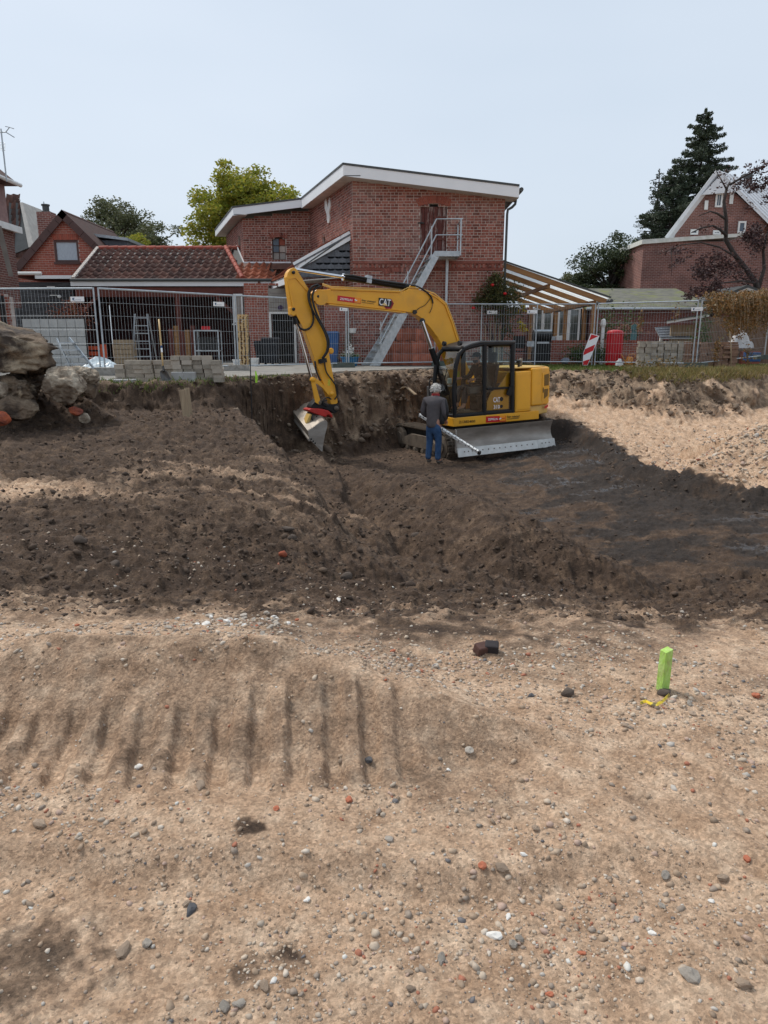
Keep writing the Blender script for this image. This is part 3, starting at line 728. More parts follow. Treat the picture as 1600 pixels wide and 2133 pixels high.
so.hexa([q + Z_ * (lz - .308) for q in (lw + d1 * .06, lw + d1, lb + d1, lb + d1 * .06)] + [q + Z_ * (lz - .28) for q in (lw + d1 * .06, lw + d1, lb + d1, lb + d1 * .06)])
so.build('soffit', M['soffit'], rf)
gut = MB(); gx = 4.36
gut.tube([(gx + .05, 24.55, zr_ - .12), (gx + .05, 30, zr_ - .12)], .07, 8)
gut.build('gutter', M['darkedge'], rf)
MB().tube([(4.33, 25.05, zr_ - .35), (4.31, 25.05, zr_ - .47), (4.2, 25.0, zr_ - .58), (4.06, 24.94, zr_ - .66), (4.04, 24.93, zr_ - .8), (4.04, 24.93, .0)], .042, 8).build('downpipe', M['darkedge'], hall, smooth=True)
# dark interior behind the openings
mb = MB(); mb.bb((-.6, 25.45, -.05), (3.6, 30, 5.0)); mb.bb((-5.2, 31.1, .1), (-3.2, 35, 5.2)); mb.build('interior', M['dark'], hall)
# antler-like white cross on the skew wall
def wallpt(px, py): return onplane(px, py, A, nl) + nl * .05
ant = [(679, 418), (681, 414), (683.5, 424), (685, 433), (687, 424), (688, 412), (690, 420), (690.5, 430), (688, 445), (689, 456), (688, 464), (685, 465), (683.5, 458), (683, 446), (679, 434)]
MB().prism([wallpt(*p) for p in ant], -nl * .05).thing('wall_ornament', M['white'], 'white forked antler-shaped ornament on the skewed brick wall under the ridge', 'ornament')
# ------------------------------------------------------------------ galvanised outside stairs
st = thing('metal_stairs', 'galvanised steel stairs with railing climbing to the brick building\'s upper hatch door', 'stairs', U(775, 757, 23.9))
lz_ = 3.60
lx0, lx1 = U(893, 548, Y0).x + .15, U(952, 548, Y0).x
yf, ybk = Y0 - 1.0, Y0 - .06
pl = MB(); pl.bb((lx0, yf, lz_ - .16), (lx1, yf + .04, lz_)); pl.bb((lx0, ybk - .04, lz_ - .16), (lx1, ybk, lz_)); pl.bb((lx1 - .04, yf + .04, lz_ - .16), (lx1, ybk - .04, lz_))
pl.bb((lx0, yf + .04, lz_ - .03), (lx1 - .04, ybk - .04, lz_ - .005)); pl.build('landing', M['galv'], st)
ft = G(775, 759, 0); ftx = U(772, 757, 24.2).x
sx0, sx1 = ftx + .1, lx0
SK = -.55                                               # the flight swings out from the wall at its foot
def skp(x, y, z): t = (sx1 - x) / (sx1 - sx0); return Vector((x - (.30 * (y - yf) / (ybk - yf)) * max(t, 0) ** .3, y + SK * t, z))
for yy in (yf, ybk - .04):
    a_ = [(sx0 - .12, .02), (sx0 + .22, .02), (sx1 + .14, lz_ - .14), (sx1 + .14, lz_), (sx1 - .02, lz_)]
    MB().prism([skp(x, yy, z) for x, z in a_], (0, .045, 0)).build('stringer', M['galv'], st)
ns = 16
for i in range(1, ns):
    t = i / ns; x = sx0 + .05 + (sx1 - sx0) * t; z = .05 + (lz_ - .05) * t
    s_ = MB(); q4 = [skp(x - .12, yf + .05, z - .03), skp(x + .13, yf + .05, z - .03), skp(x + .13, ybk - .05, z - .03), skp(x - .12, ybk - .05, z - .03)]; s_.hexa(q4 + [q + Z_ * .03 for q in q4]); s_.build('tread', M['galv'], st)
def rail(y):
    r = MB(); h = .95
    b0 = Vector((sx0 + .25, y, .12 + h * .55)); t0 = Vector((sx1 - .03, y, lz_ + h))
    for hh in (1.0, .5):
        a = Vector((sx0 + .2, y, .25 + .9 * hh)); c = Vector((sx1 + .02, y, lz_ + .95 * hh)); e = Vector((lx1 + .06, y, lz_ + .95 * hh))
        r.tube([skp(*a), skp(*c), e], .024, 6)
    for t in (.12, .55, .93):
        x = sx0 + (sx1 - sx0) * t; z = (lz_) * t
        r.bar(skp(x, y, z), skp(x, y, z + .98), .035, .035)
    r.bar((lx1, y, lz_ - .14), (lx1, y, lz_ + .95), .045, .045)
    return r
rail(yf - .03).build('railing', M['galv'], st, smooth=False)
r2 = MB(); r2.tube([(lx1, yf, lz_ + .93), (lx1, ybk, lz_ + .93)], .022, 6); r2.tube([(lx1, yf, lz_ + .46), (lx1, ybk, lz_ + .46)], .018, 6); r2.bar((lx1, ybk, lz_), (lx1, ybk, lz_ + .95), .04, .04); r2.build('railing', M['galv'], st)
MB().bar((lx1 - .35, ybk - .1, .0), (lx1 - .35, ybk - .1, lz_ - .16), .07, .07).bar((lx1 - .3, ybk - .08, lz_ - .2), (lx1 - .33, ybk - .08, 1.4), .02, .02).build('support_post', M['galv'], st)

# ------------------------------------------------------------------ tiled carport
carp = thing('tiled_carport', 'open timber carport under an old dark red pantile roof with white gutter board', 'carport', (-8, 29.5, 0))
YE, ZE, YR, ZR = 29.1, 3.12, 31.9, 4.63
M['tile_old'] = mat('old_roof_tile', (.062, .036, .031, 1), (.10, .046, .037, 1), .85, 5, .004, 40, isl=.3, c3=(.15, .068, .05, 1), dirt=(.12, .10, .085, 1), dirt_amt=.3)
M['tile_red'] = mat('orange_roof_tile', (.36, .105, .05, 1), (.25, .07, .035, 1), .8, 6, .004, 40, isl=.2, dirt=(.10, .06, .04, 1), dirt_amt=.5)
M['ridge'] = mat('ridge_tile', (.36, .085, .055, 1), (.28, .065, .045, 1), .75, 6, isl=.15)
def tile_mesh(name, m, wd=.3, ln=.42, ht=.085, th=.03, n=6, steps=7):
    vs = []; fs = []
    prof = []
    for i in range(steps):
        t = i / (steps - 1); prof.append((wd * 1.08 * (t - .5), ht * math.cos(2 * PI * t * 1.0) * .5))
    for dz in (0, -th):
        for y in (0, ln):
            for x, z in prof: vs.append((x, y, z + dz))
    k = steps
    for i in range(k - 1):
        fs.append((i, i + 1, k + i + 1, k + i)); fs.append((2 * k + i, i + 0, i + 1, 2 * k + i + 1)[::-1])
    me = bpy.data.meshes.new(name); me.from_pydata(vs, [], [f for f in fs]); me.materials.append(m)
    me.polygons.foreach_set('use_smooth', [True] * len(me.polygons)); me.update(); return me
pitch = math.atan2(ZR - ZE, YR - YE); slen = math.hypot(ZR - ZE, YR - YE)
wt, rows = .30, 8; gl = slen / rows
xl = U(150, 585, YE).x
tm_old = tile_mesh('tile', M['tile_old'], wt, gl * 1.18); tm_red = tile_mesh('tile', M['tile_red'], wt, gl * 1.18)
cw = wloc(carp)
xr_e = -4.4
ntile = 0
for r_ in range(rows):
    t = r_ * gl; y = YE - .02 + t * math.cos(pitch); z = ZE + .05 + t * math.sin(pitch)
    i = 0; x = xl + .1 + wt / 2
    while True:
        # the wing of the brick building rises through the upper right of the roof
        if x > xr_e + .25 - r_ * .18: break
        wall_x = Cc.x - .45 + (y - 30.6) * D_.x / D_.y
        if y > 30.15 and x > wall_x: break
        hipx = U(505, 572, YE).x - .55 + (y - YE) * -.16
        o = link('tile', tm_red if x > hipx + .35 else tm_old, carp)
        o.location = Vector((x, y, z + random.uniform(-.004, .006))) - cw; o.rotation_euler = (pitch - .085 + random.uniform(-.012, .012), random.uniform(-.012, .012), random.uniform(-.012, .012)); ntile += 1
        x += wt
mb = MB(); mb.add([(xl + .05, YE + .05, ZE), (xr_e + .3, YE + .05, ZE), (xr_e - .8, YR, ZR), (xl + .05, YR, ZR)], [(0, 1, 2, 3)])
mb.add([(xl + .05, YR, ZR), (xr_e - .8, YR, ZR), (xr_e - .8, YR + 3, ZE), (xl + .05, YR + 3, ZE)], [(0, 1, 2, 3)])
mb.build('roof_deck', M['darkedge'], carp)
xx = xl + .1
while xx < U(488, 518, YR).x:
    a, b = xx, xx + .42
    MB().tube([(a, YR, ZR + .02), (b, YR, ZR + .03)], [.095, .105], 10).build('ridge_tile', M['ridge'], carp, auto=40); xx += .40
h0 = Vector((U(505, 574, YE).x, YE, ZE + .09)); h1 = Vector((U(472, 522, YR).x, YR - .1, ZR + .05))
for i in range(9):
    a = h0.lerp(h1, i / 9); b = h0.lerp(h1, (i + 1.15) / 9)
    MB().tube([a, b], [.10, .085], 10).build('ridge_tile', M['ridge'], carp, auto=40)
M['flash'] = mat('brown_flashing', (.16, .075, .05, 1), (.11, .05, .038, 1), .6, 4)
M['mossy'] = mat('lime_wash', (.55, .53, .5, 1), (.25, .2, .17, 1), .9, 25, cut=(.45, .55))
MB().hexa([(xl, YE - .06, ZE - .02), (xl + .13, YE - .06, ZE - .02), (xl + .13, YR, ZR - .04), (xl, YR, ZR - .04), (xl, YE - .06, ZE + .12), (xl + .13, YE - .06, ZE + .12), (xl + .13, YR, ZR + .1), (xl, YR, ZR + .1)]).build('verge', M['mossy'], carp)
# flashing strips round the wing
def lift(p, d): return Vector(p) + Vector((0, -.06, d))
b0 = Vector((Cc.x - .0, 30.55, U(510, 547, 30.55).z)); b1 = Vector((U(606, 545, 30.55).x, 30.55, b0.z))
fl = MB(); fl.bar(b0, b1, .03, .07)
c1 = onplane(493, 512, Cc + nl * .05, nl); fl.bar(b0, c1, .03, .07)
fl.build('flashing', M['fascia'], carp)
MB().hexa([b0 + Vector((-.55, -.5, -.32)), b1 + Vector((.1, -.5, -.30)), b1 + Vector((.0, -.02, -.05)), b0 + Vector((-.0, -.02, -.05)), b0 + Vector((-.55, -.5, -.30)), b1 + Vector((.1, -.5, -.28)), b1 + Vector((.0, -.02, -.02)), b0 + Vector((-.0, -.02, -.02))]).build('flashing', M['flash'], carp)
# gutter board and gutter
MB().bb((xl - .02, YE - .12, ZE - .22), (xr_e, YE - .08, ZE - .02)).build('gutter_board', M['fascia'], carp)
MB().tube([(xl, YE - .17, ZE + .0), (xr_e + .1, YE - .17, ZE + .0)], .055, 8).build('gutter', M['darkedge'], carp)
MB().tube([(U(541, 590, YE).x, YE - .17, ZE - .05), (U(541, 590, YE).x, YE - .17, ZE - .3), (U(533, 610, YE).x, YE - .1, ZE - .55), (U(533, 610, YE).x, YE - .1, ZE - .75)], .045, 8).build('downpipe', M['flash'], carp)
MB().bb((xl + .1, YE - .05, ZE - .62), (xr_e + .6, YE + .07, ZE - .26)).build('header_beam', M['redwood'], carp)
for px in (158, 505, 375):
    x = U(px, 700, YE).x
    MB().bb((x - .09, YE - .06, 0), (x + .09, YE + .1, ZE - .62)).build('post', M['redwood'] if px != 158 else M['wood'], carp)
    if px != 375:
        sgn = -1 if px > 300 else 1
        MB().bar((x + sgn * .05, YE + .02, ZE - 1.45), (x + sgn * .95, YE + .02, ZE - .64), .1, .12).build('brace', M['redwood'], carp)
for k in range(9):
    x = xl + .7 + k * .95
    MB().bar((x, YE + .1, ZE - .12), (x, YR, ZR - .12), .07, .14).build('rafter', M['redwood'], carp)
M['redboard'] = mat('dark_red_boards', (.06, .017, .015, 1), (.035, .012, .012, 1), .8, 4)
for k in range(24):
    x = xl + .15 + k * .31
    MB().bb((x, YR + .6 + (k % 2) * .015, 0), (x + .29, YR + .63 + (k % 2) * .015, 4.4)).build('back_board', M['redboard'], carp)
MB().bb((xl + .06, YE + .3, 0), (xl + .1, YR + .6, 3.2)).build('side_wall', M['redboard'], carp)
MB().bb((xl + .1, YR + .66, 0), (xr_e - .9, YR + .7, 4.4)).build('back_wall', M['dark'], carp)

# ------------------------------------------------------------------ slate-hung lean-to between carport and warehouse
lean = thing('slate_lean_to', 'lean-to with dark slate-hung gable, white verge boards and grazing orange tiles', 'lean-to', (-2.2, 25.6, 0))
YL = 25.35
tA = U(737, 498, YL); tB = U(632, 556, YL); tC = U(737, 577, YL); tB2 = U(628, 577, YL)
tA.x -= .02; tC.x -= .02
MB().prism([tB2, tC, tA, tB], (0, .05, 0)).build('gable_wall', M['slate'], lean)
sl_w, sl_h = .26, .24
v = tB2.z; r_ = 0
while v < tA.z:
    u = tB.x + (.13 if r_ % 2 else 0) - .1
    while u < tA.x - .02:
        top = tB.z + (tA.z - tB.z) * (u + sl_w * .2 - tB.x) / (tA.x - tB.x)
        if v + .12 < top - .02 and u > tB2.x - .05:
            w_ = min(sl_w, tA.x - u) * .97
            s = [(u, v + sl_h * 1.1), (u, v + .07), (u + w_ * .12, v + .02), (u + w_ * .35, v), (u + w_ * .75, v + .005), (u + w_, v + .04), (u + w_, v + sl_h * 1.1)]
            MB().prism([(a, YL - .012 - .012, b) for a, b in s], (0, .012, .0)).build('slate', M['slate'], lean)
        u += sl_w
    v += sl_h * .82; r_ += 1
vd = (tA - tB).normalized(); vn = Vector((-vd.z, 0, vd.x))
def vb(off, hgt_, yo, m, nm):
    p = tB - vd * .25 + vn * off; q = tA + vn * off
    MB().hexa([p + Vector((0, yo, 0)), q + Vector((0, yo, 0)), q + Vector((0, yo + .04, 0)), p + Vector((0, yo + .04, 0)), p + vn * hgt_ + Vector((0, yo, 0)), q + vn * hgt_ + Vector((0, yo, 0)), q + vn * hgt_ + Vector((0, yo + .04, 0)), p + vn * hgt_ + Vector((0, yo + .04, 0))]).build(nm, m, lean)
vb(.0, .13, -.10, M['fascia'], 'verge_board'); vb(.135, .04, -.12, M['slate'], 'verge_trim'); vb(.18, .09, -.13, M['fascia'], 'verge_board')
# its tiled slope falls to the left; the eave runs back along the skew
eN = Vector((U(604, 573, YL).x, YL - .1, 2.98)); eF = Vector((-4.4, YE, 3.05)); tN = tA + vn * .2 + Vector((0, -.12, 0)); tF = tN + D_ * 4.2
MB().hexa([eN - Z_ * .05, tN - Z_ * .05, tF - Z_ * .05, eF - Z_ * .05, eN, tN, tF, eF]).build('roof_deck', M['darkedge'], lean)
slope = (tN - eN); sl_n = slope.length; run = (eF - eN)
tmr = tile_mesh('tile', M['tile_red'], .3, sl_n / 7 * 1.15)
Rx = run.normalized(); Sy = (slope - Rx * slope.dot(Rx)).normalized(); Nz = -Rx.cross(Sy)
if Nz.z < 0: Nz = -Nz
Mr = Matrix((-Rx, Sy, Nz)).transposed(); lw_ = wloc(lean)
for i in range(7):
    for j in range(14):
        p = eN + slope * (i / 7) + run * ((j + .5) / 14) + Nz * .05
        o = link('tile', tmr, lean); o.location = p - lw_; o.rotation_euler = Mr.to_euler()
MB().hexa([eN + Vector((0, 0, -.25)), eN + Vector((.04, 0, -.25)), eF + Vector((.04, 0, -.25)), eF + Vector((0, 0, -.25)), eN, eN + Vector((.04, 0, 0)), eF + Vector((.04, 0, 0)), eF]).build('fascia', M['fascia'], lean)
so_ = [eN + Vector((.05, .0, -.22)), Vector((A.x - .12, YL - .05, 2.92)), Vector((A.x - 1.5, YL + 3.9, 2.92)), eF + Vector((.05, 0, -.22))]
MB().hexa(so_ + [q + Z_ * .03 for q in so_]).build('soffit', M['soffit'], lean)
# brick wall under the lean-to with recycled boards and an open door
wl = BrickWall(lean, M['brick2'], M['mortar'], quota=0)
yW = 27.6
xw0, xw1 = U(512, 700, yW).x, U(732, 700, yW).x
dX0, dX1 = U(563, 700, yW).x, U(613, 700, yW).x; dZ1 = U(590, 652, yW).z
wl.face((xw0, yW, 0), X_, FR, [(0, 0), (0, 2.85), (xw1 - xw0, 2.85), (xw1 - xw0, 0)], [[(dX0 - xw0, 0), (dX0 - xw0, 2.86), (dX1 - xw0 + .15, 2.86), (dX1 - xw0 + .15, 0)]], vis=lambda a, b: False, seed=9)
wl.face((U(676, 700, 25.8).x, 25.8, 0), X_, FR, [(0, 0), (0, 2.85), (U(735, 700, 25.8).x - U(676, 700, 25.8).x, 2.85), (U(735, 700, 25.8).x - U(676, 700, 25.8).x, 0)], vis=lambda a, b: False, seed=10)
wl.done()
M['greyboard'] = mat('grey_boards', (.30, .28, .25, 1), (.24, .22, .2, 1), .7, 3)
for k in range(5):
    z = dZ1 + .04 + k * .17
    if z < 2.8: MB().bb((dX0 - .02, yW - .02 + k * .0, z), (dX1 + .15, yW + .03, min(z + .16, 2.84))).build('board', M['greyboard'], lean)
dr = MB(); dr.bb((dX0 - .02, yW - .04, 0), (dX0 + .06, yW + .06, dZ1 + .04)); dr.bb((dX1, yW - .04, 0), (dX1 + .08, yW + .06, dZ1 + .04)); dr.bb((dX0 + .06, yW - .04, dZ1 - .03), (dX1, yW + .06, dZ1 + .04)); dr.build('door_frame', M['white'], lean)
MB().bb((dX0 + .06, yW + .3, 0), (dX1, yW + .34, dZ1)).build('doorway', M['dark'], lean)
pq = U(584.5, 641, yW - .05)
MB().lathe((pq.x, yW - .045, pq.z), [(.1, 0), (.1, .02), (.06, .024)], 12, (0, -1, 0)).build('wall_vent', mat('purple_vent', (.06, .03, .09, 1)), lean)
# window of the inner carport corner
framed(lean, (0, 28.7, 0), X_, FR, U(488, 660, 28.7).x, U(507, 660, 28.7).x, U(495, 672, 28.7).z, U(495, 612, 28.7).z, 1, 1, M['white'], M['pane_dirty'], .06, 0)
MB().bb((U(484, 660, 28.66).x, 28.6, U(495, 677, 28.7).z), (U(510, 660, 28.66).x, 28.74, U(495, 674, 28.7).z)).build('sill', M['white'], lean)
# ------------------------------------------------------------------ gabled brick house, left
YG = 33.2
gh = thing('gabled_brick_house', 'small red brick house gable with brown barge boards, chimney and curtained window', 'house', (U(128, 600, YG).x, YG, 0))
apx = U(128, 452, YG); lf = U(25, 575, YG); zg0 = lf.z
hw = apx.x - lf.x
gw = BrickWall(gh, M['brick2'], M['mortar2'], bl=.26, bh=.095, quota=300)
o_ = Vector((lf.x, YG, 0))
gp_ = [(0, 2.4), (0, zg0), (hw, apx.z), (2 * hw, zg0), (2 * hw, 2.4)]
wx0, wx1 = U(113, 520, YG).x - lf.x, U(164, 520, YG).x - lf.x; wzt, wzb = U(140, 500, YG).z, U(140, 546, YG).z
gw.face(o_, X_, FR, gp_, [[(wx0, wzb), (wx0, wzt), (wx1, wzt), (wx1, wzb)]], vis=lambda u, v: v > 3.3 and u < U(235, 520, YG).x - lf.x, seed=21, style='stretcher')
gw.done()
arch_bricks(gh, M['brick2'], o_, X_, FR, wx0 - .02, wx1 + .02, wzt, 0, 14, .26, 'lintel_brick')
M['brown'] = mat('brown_cladding', (.085, .045, .04, 1), (.07, .037, .033, 1), .6, 3)
M['curtain'] = mat('net_curtain', (.42, .50, .55, 1), (.33, .40, .46, 1), .35, 14, stretch=(3, 3, .5))
win = framed(gh, o_, X_, FR, wx0, wx1, wzb, wzt, 1, 1, M['brown'], M['curtain'], .09, .03)
MB().bb((lf.x + wx0 - .03, YG - .1, wzb - .09), (lf.x + wx1 + .03, YG + .02, wzb - .005)).build('sill', M['brown'], win)
ap = Vector((U(128, 436, YG - .2).x, YG - .2, U(128, 436, YG - .2).z))
for s_, n_ in ((-1, 7), (1, 6)):
    dirv = Vector((s_ * hw, 0, zg0 - apx.z)).normalized(); L = math.hypot(hw, apx.z - zg0) + .35
    nn = Vector((-dirv.z, 0, dirv.x)); nn = -nn if nn.z < 0 else nn
    for i in range(n_):
        a = ap + dirv * (L * i / n_ + .0); b = ap + dirv * (L * (i + 1) / n_ - .015)
        q = [a, b, b - nn * .30, a - nn * .30]
        MB().prism(q, (0, .05 + .004 * (i % 2), 0)).build('barge_board', M['brown'], gh)
    far = Vector((0, 6, 0))
    MB().hexa([ap - nn * .12 + Vector((0, .06, 0)), ap + dirv * L - nn * .12 + Vector((0, .06, 0)), ap + dirv * L - nn * .12 + far, ap - nn * .12 + far, ap - nn * .02 + Vector((0, .06, 0)), ap + dirv * L - nn * .02 + Vector((0, .06, 0)), ap + dirv * L - nn * .02 + far, ap - nn * .02 + far]).build('roof', M['tile_old'], gh)
cx = U(97, 450, 35.5)
ch = MB().bb((cx.x - .33, 35.2, 4.5), (cx.x + .33, 35.8, U(97, 443, 35.5).z)).build('chimney', brickmat('chimney_brick', (.22, .07, .05, 1), (.16, .05, .04, 1), (.4, .33, .3, 1)), gh)
MB().lathe((cx.x, 35.5, U(97, 443, 35.5).z), [(.2, 0), (.2, .06), (.15, .08), (.15, .28), (.19, .30), (.19, .36)], 12).build('chimney_pot', M['darkedge'], ch)
MB().tube([(cx.x - .05, 35.5, U(97, 434, 35.5).z), (cx.x - .07, 35.5, U(97, 420, 35.5).z)], .025, 6).build('flue', M['galv'], ch)
# dormer on its right
dz_ = MB(); p0 = U(195, 487, 34.5); p1 = U(267, 496, 34.5)
dz_.bb((p0.x, 34.6, p1.z - .75), (p1.x - .1, 37, p1.z - .08))
dm_ = dz_.build('dormer', M['slate'], gh)
MB().hexa([Vector((p0.x, 34.4, p0.z - .12)), Vector((p1.x, 34.4, p1.z - .12)), Vector((p1.x, 37, p1.z - .12)), Vector((p0.x, 37, p0.z - .12)), Vector((p0.x, 34.4, p0.z)), Vector((p1.x, 34.4, p1.z)), Vector((p1.x, 37, p1.z)), Vector((p0.x, 37, p0.z))]).build('dormer_roof', M['galv'], dm_)
# ------------------------------------------------------------------ black boarded shed under the gable
YS = 29.6
sh = thing('black_shed', 'black weatherboarded shed wall left of the carport under the gabled house', 'shed', (U(85, 700, YS).x, YS, 0))
M['tar'] = mat('tarred_board', (.014, .014, .016, 1), (.03, .03, .033, 1), .5, 6, .003, stretch=(.4, 1, 6), dirt=(.16, .16, .17, 1), dirt_amt=.6)
x0, x1 = U(18, 650, YS).x, U(158, 650, YS).x; zt = U(85, 588, YS).z
for k in range(16):
    z = k * zt / 16
    MB().hexa([(x0, YS - .03, z), (x1, YS - .03, z), (x1, YS + .02, z), (x0, YS + .02, z), (x0, YS - .008, z + zt / 16 + .01), (x1, YS - .008, z + zt / 16 + .01), (x1, YS + .02, z + zt / 16 + .01), (x0, YS + .02, z + zt / 16 + .01)]).build('weatherboard', M['tar'], sh)
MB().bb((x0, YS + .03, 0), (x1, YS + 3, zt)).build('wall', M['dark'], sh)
q0, q1 = U(76, 575, YS).x, U(152, 575, YS).x
MB().bb((q0, YS - .14, U(85, 581, YS).z), (q1, YS - .08, U(85, 574, YS).z)).build('fascia', M['fascia'], sh)
MB().tube([(U(20, 570, YS).x, YS - .14, U(85, 570, YS).z), (U(90, 570, YS).x, YS - .14, U(85, 570, YS).z)], .06, 8).build('gutter', M['white'], sh)
MB().bb((x0, YS - .1, U(85, 574, YS).z), (x1, YS + 3, U(85, 571, YS).z)).build('roof', M['ridge'], sh)
for px, py in ((107, 597), (113, 615)):
    MB().bb((U(px - 8, py, YS).x, YS - .06, U(px, py + 1, YS).z), (U(px + 8, py, YS).x, YS - .03, U(px, py - .6, YS).z)).build('pale_lath', M['white'], sh)
MB().lathe((U(127, 618, YS).x, YS - .14, U(127, 618, YS).z - .06), [(.02, 0), (.07, .02), (.08, .07), (.05, .11), (.02, .12)], 10).build('lamp_globe', M['white'], sh)
# ------------------------------------------------------------------ tall house cut by the left edge
YH = 19.6
th = thing('rendered_house', 'tall pinkish rendered house with brick base cut off by the left edge of the picture', 'house', (-11.5, 22, 0))
M['render'] = mat('pink_render', (.30, .19, .175, 1), (.24, .15, .14, 1), .85, 6)
hx = lambda px, Y: U(px, 600, Y).x
# its side wall runs back beside the yard: near end outside the frame, far end at the corner
def sidebox(px, Yf, z0, z1, nm, m, near=15.0, th_=1.2, parent=th):
    xf = (px - 800) / FPX * Yf * 1.0
    t = U(px, 1066.5 - 0, Yf); xf = t.x * 0 + U(px, 600 if z1 < 4 else 420, Yf).x
    return MB().bb((xf - th_, near, z0), (xf, Yf, z1)).build(nm, m, parent)
zE = U(15, 383, 27).z
sidebox(13, 27, U(20, 470, 27).z, zE - .05, 'upper_wall', M['render'])
sidebox(20, 27.4, 2.0, U(20, 470, 27).z - .0, 'side_wall', brickmat('left_brick', (.2, .07, .055, 1), (.14, .05, .04, 1), (.33, .26, .22, 1)))
xE = U(15, 383, 27).x
MB().hexa([(xE - 2, 14, zE - .02), (xE + .28, 14, zE - .02), (xE + .28, 27.3, zE - .02), (xE - 2, 27.3, zE - .02), (xE - 2, 14, zE + 1.9), (xE + .2, 14, zE + .1), (xE + .2, 27.3, zE + .1), (xE - 2, 27.3, zE + 1.9)]).build('roof', M['tile_old'], th)
MB().tube([(xE + .3, 14, zE + .02), (xE + .3, 27.35, zE + .02)], .07, 8).build('gutter', M['white'], th)
xs = U(20, 470, 27.4).x
zS = U(20, 470, 27.4).z
MB().hexa([(xs - .4, 15, zS - .12), (xs + .35, 15, zS - .25), (xs + .35, 27.6, zS - .25), (xs - .4, 27.6, zS - .12), (xs - .4, 15, zS + .05), (xs + .35, 15, zS - .03), (xs + .35, 27.6, zS - .03), (xs - .4, 27.6, zS + .05)]).build('canopy', M['white'], th)
MB().hexa([U(-10, 470, 26), U(3, 470, 26), U(28, 575, 26), U(18, 575, 26), U(-10, 470, 26.1), U(3, 470, 26.1), U(28, 575, 26.1), U(18, 575, 26.1)]).build('verge_board', M['greyboard'], th)
bx = U(22, 640, 24.0).x
lp = BrickWall(th, M['brick2'], M['mortar'], quota=120)
lp.face((bx - 1.4, 24, 0), X_, FR, [(0, 0), (0, 2.6), (1.4, 2.2), (1.4, 0)], vis=lambda u, v: u > .6, seed=31); lp.done()
for px, yy in ((10, 23.5),):
    MB().bb((U(px, 640, yy).x - .12, yy - .1, 0), (U(px, 640, yy).x + .02, yy, 2.2)).build('downpipe', M['black'], th)
MB().bb((xE - .02, 24.2, U(5, 455, 26).z), (xE + .02, 25.4, U(8, 410, 26).z)).build('window', M['brown'], th)
# television aerial standing on the eave
ae = thing('tv_aerial', 'thin television aerial mast standing against the sky at the left edge', 'aerial', (U(14, 383, 25).x, 25, U(14, 383, 25).z))
MB().tube([U(14, 378, 25), U(2, 268, 25)], .022, 6).build('mast', M['galv'], ae)
mb = MB(); mb.tube([U(-10, 276, 25), U(12, 275, 25)], .02, 5); mb.tube([U(12, 275, 25), U(20, 265, 25), U(29, 268, 25)], .015, 5); mb.tube([U(12, 275, 25), U(30, 286, 25)], .015, 5); mb.tube([U(20, 265, 25), U(11, 263, 25)], .012, 5); mb.build('antenna', M['galv'], ae)
mb = MB()
for k in range(6): mb.tube([U(-2, 296 + k * 3, 25), U(11, 298 + k * 3, 25)], .009, 4)
mb.tube([U(4, 294, 25), U(6, 316, 25)], .012, 4); mb.build('antenna', M['galv'], ae)
# ------------------------------------------------------------------ steep tiled roof behind
YT = 40.0
tr = thing('tiled_mansard_house', 'house behind with steep brown tiled roof slope and grey verge', 'house', (U(35, 500, YT).x, YT, 0))
r0, r1, r2_, r3 = U(12, 422, YT), U(44, 422, YT), U(62, 515, YT - 1.2), U(14, 535, YT - 1.2)
tile2 = tile_mesh('tile', M['tile_old'], .34, .5)
tw = wloc(tr)
sl = (r0 - r3); nrow, ncol = 9, 6
ang_ = math.atan2(r0.z - r3.z, r0.y - r3.y)
for i in range(nrow + 1):
    a = r3.lerp(r0, i / nrow); b = r2_.lerp(r1, i / nrow); n_c = max(2, int((b.x - a.x) / .36))
    for j in range(n_c):
        o = link('tile', tile2, tr); o.location = Vector((a.x + .2 + j * .36, a.y - .03, a.z)) - tw; o.rotation_euler = (ang_ - .05, 0, 0)
MB().hexa([r3, r2_, r2_ + Vector((0, 4, 0)), r3 + Vector((0, 4, 0)), r0, r1, r1 + Vector((0, 2, 0)), r0 + Vector((0, 2, 0))]).build('roof', M['darkedge'], tr)
MB().hexa([r2_ + Vector((-.02, -.1, 0)), r2_ + Vector((.28, -.1, 0)), r2_ + Vector((.28, 4, 0)), r2_ + Vector((-.02, 4, 0)), r1 + Vector((-.02, -.1, 0)), r1 + Vector((.12, -.1, 0)), r1 + Vector((.12, 2, 0)), r1 + Vector((-.02, 2, 0))]).build('verge', M['soffit'], tr)
MB().bb((r3.x, YT - .9, 0), (r2_.x + .4, YT + 3, r3.z + .2)).build('wall', M['render'], tr)

# ------------------------------------------------------------------ big brick house, right
YB = 42.0
bh = thing('white_roofed_brick_house', 'large brick house with white metal gable roof and flat-roofed brick annex', 'house', (U(1480, 600, YB).x, YB, 0))
BM = brickmat('house_brick', (.235, .095, .072, 1), (.17, .068, .055, 1), (.36, .27, .24, 1), .26, .088)
axl, axr = U(1337, 560, YB).x, U(1640, 560, YB).x
zl, zrr = U(1335, 503, YB).z, U(1335, 503, YB).z
MB().bb((axl, YB, -.1), (axr, YB + 4, zl)).build('wall', BM, bh)
M['parapet'] = mat('parapet_white', (.70, .70, .66, 1), (.55, .56, .5, 1), .6, 4)
q = [Vector((axl - .15, YB - .12, U(1335, 509, YB).z)), Vector((U(1548, 490, YB).x, YB - .12, U(1548, 493, YB).z))]
MB().hexa([q[0], q[1], q[1] + Vector((0, 4.3, 0)), q[0] + Vector((0, 4.3, 0)), q[0] + Z_ * .24, q[1] + Z_ * .17, q[1] + Vector((0, 4.3, .17)), q[0] + Vector((0, 4.3, .24))]).build('parapet', M['parapet'], bh)
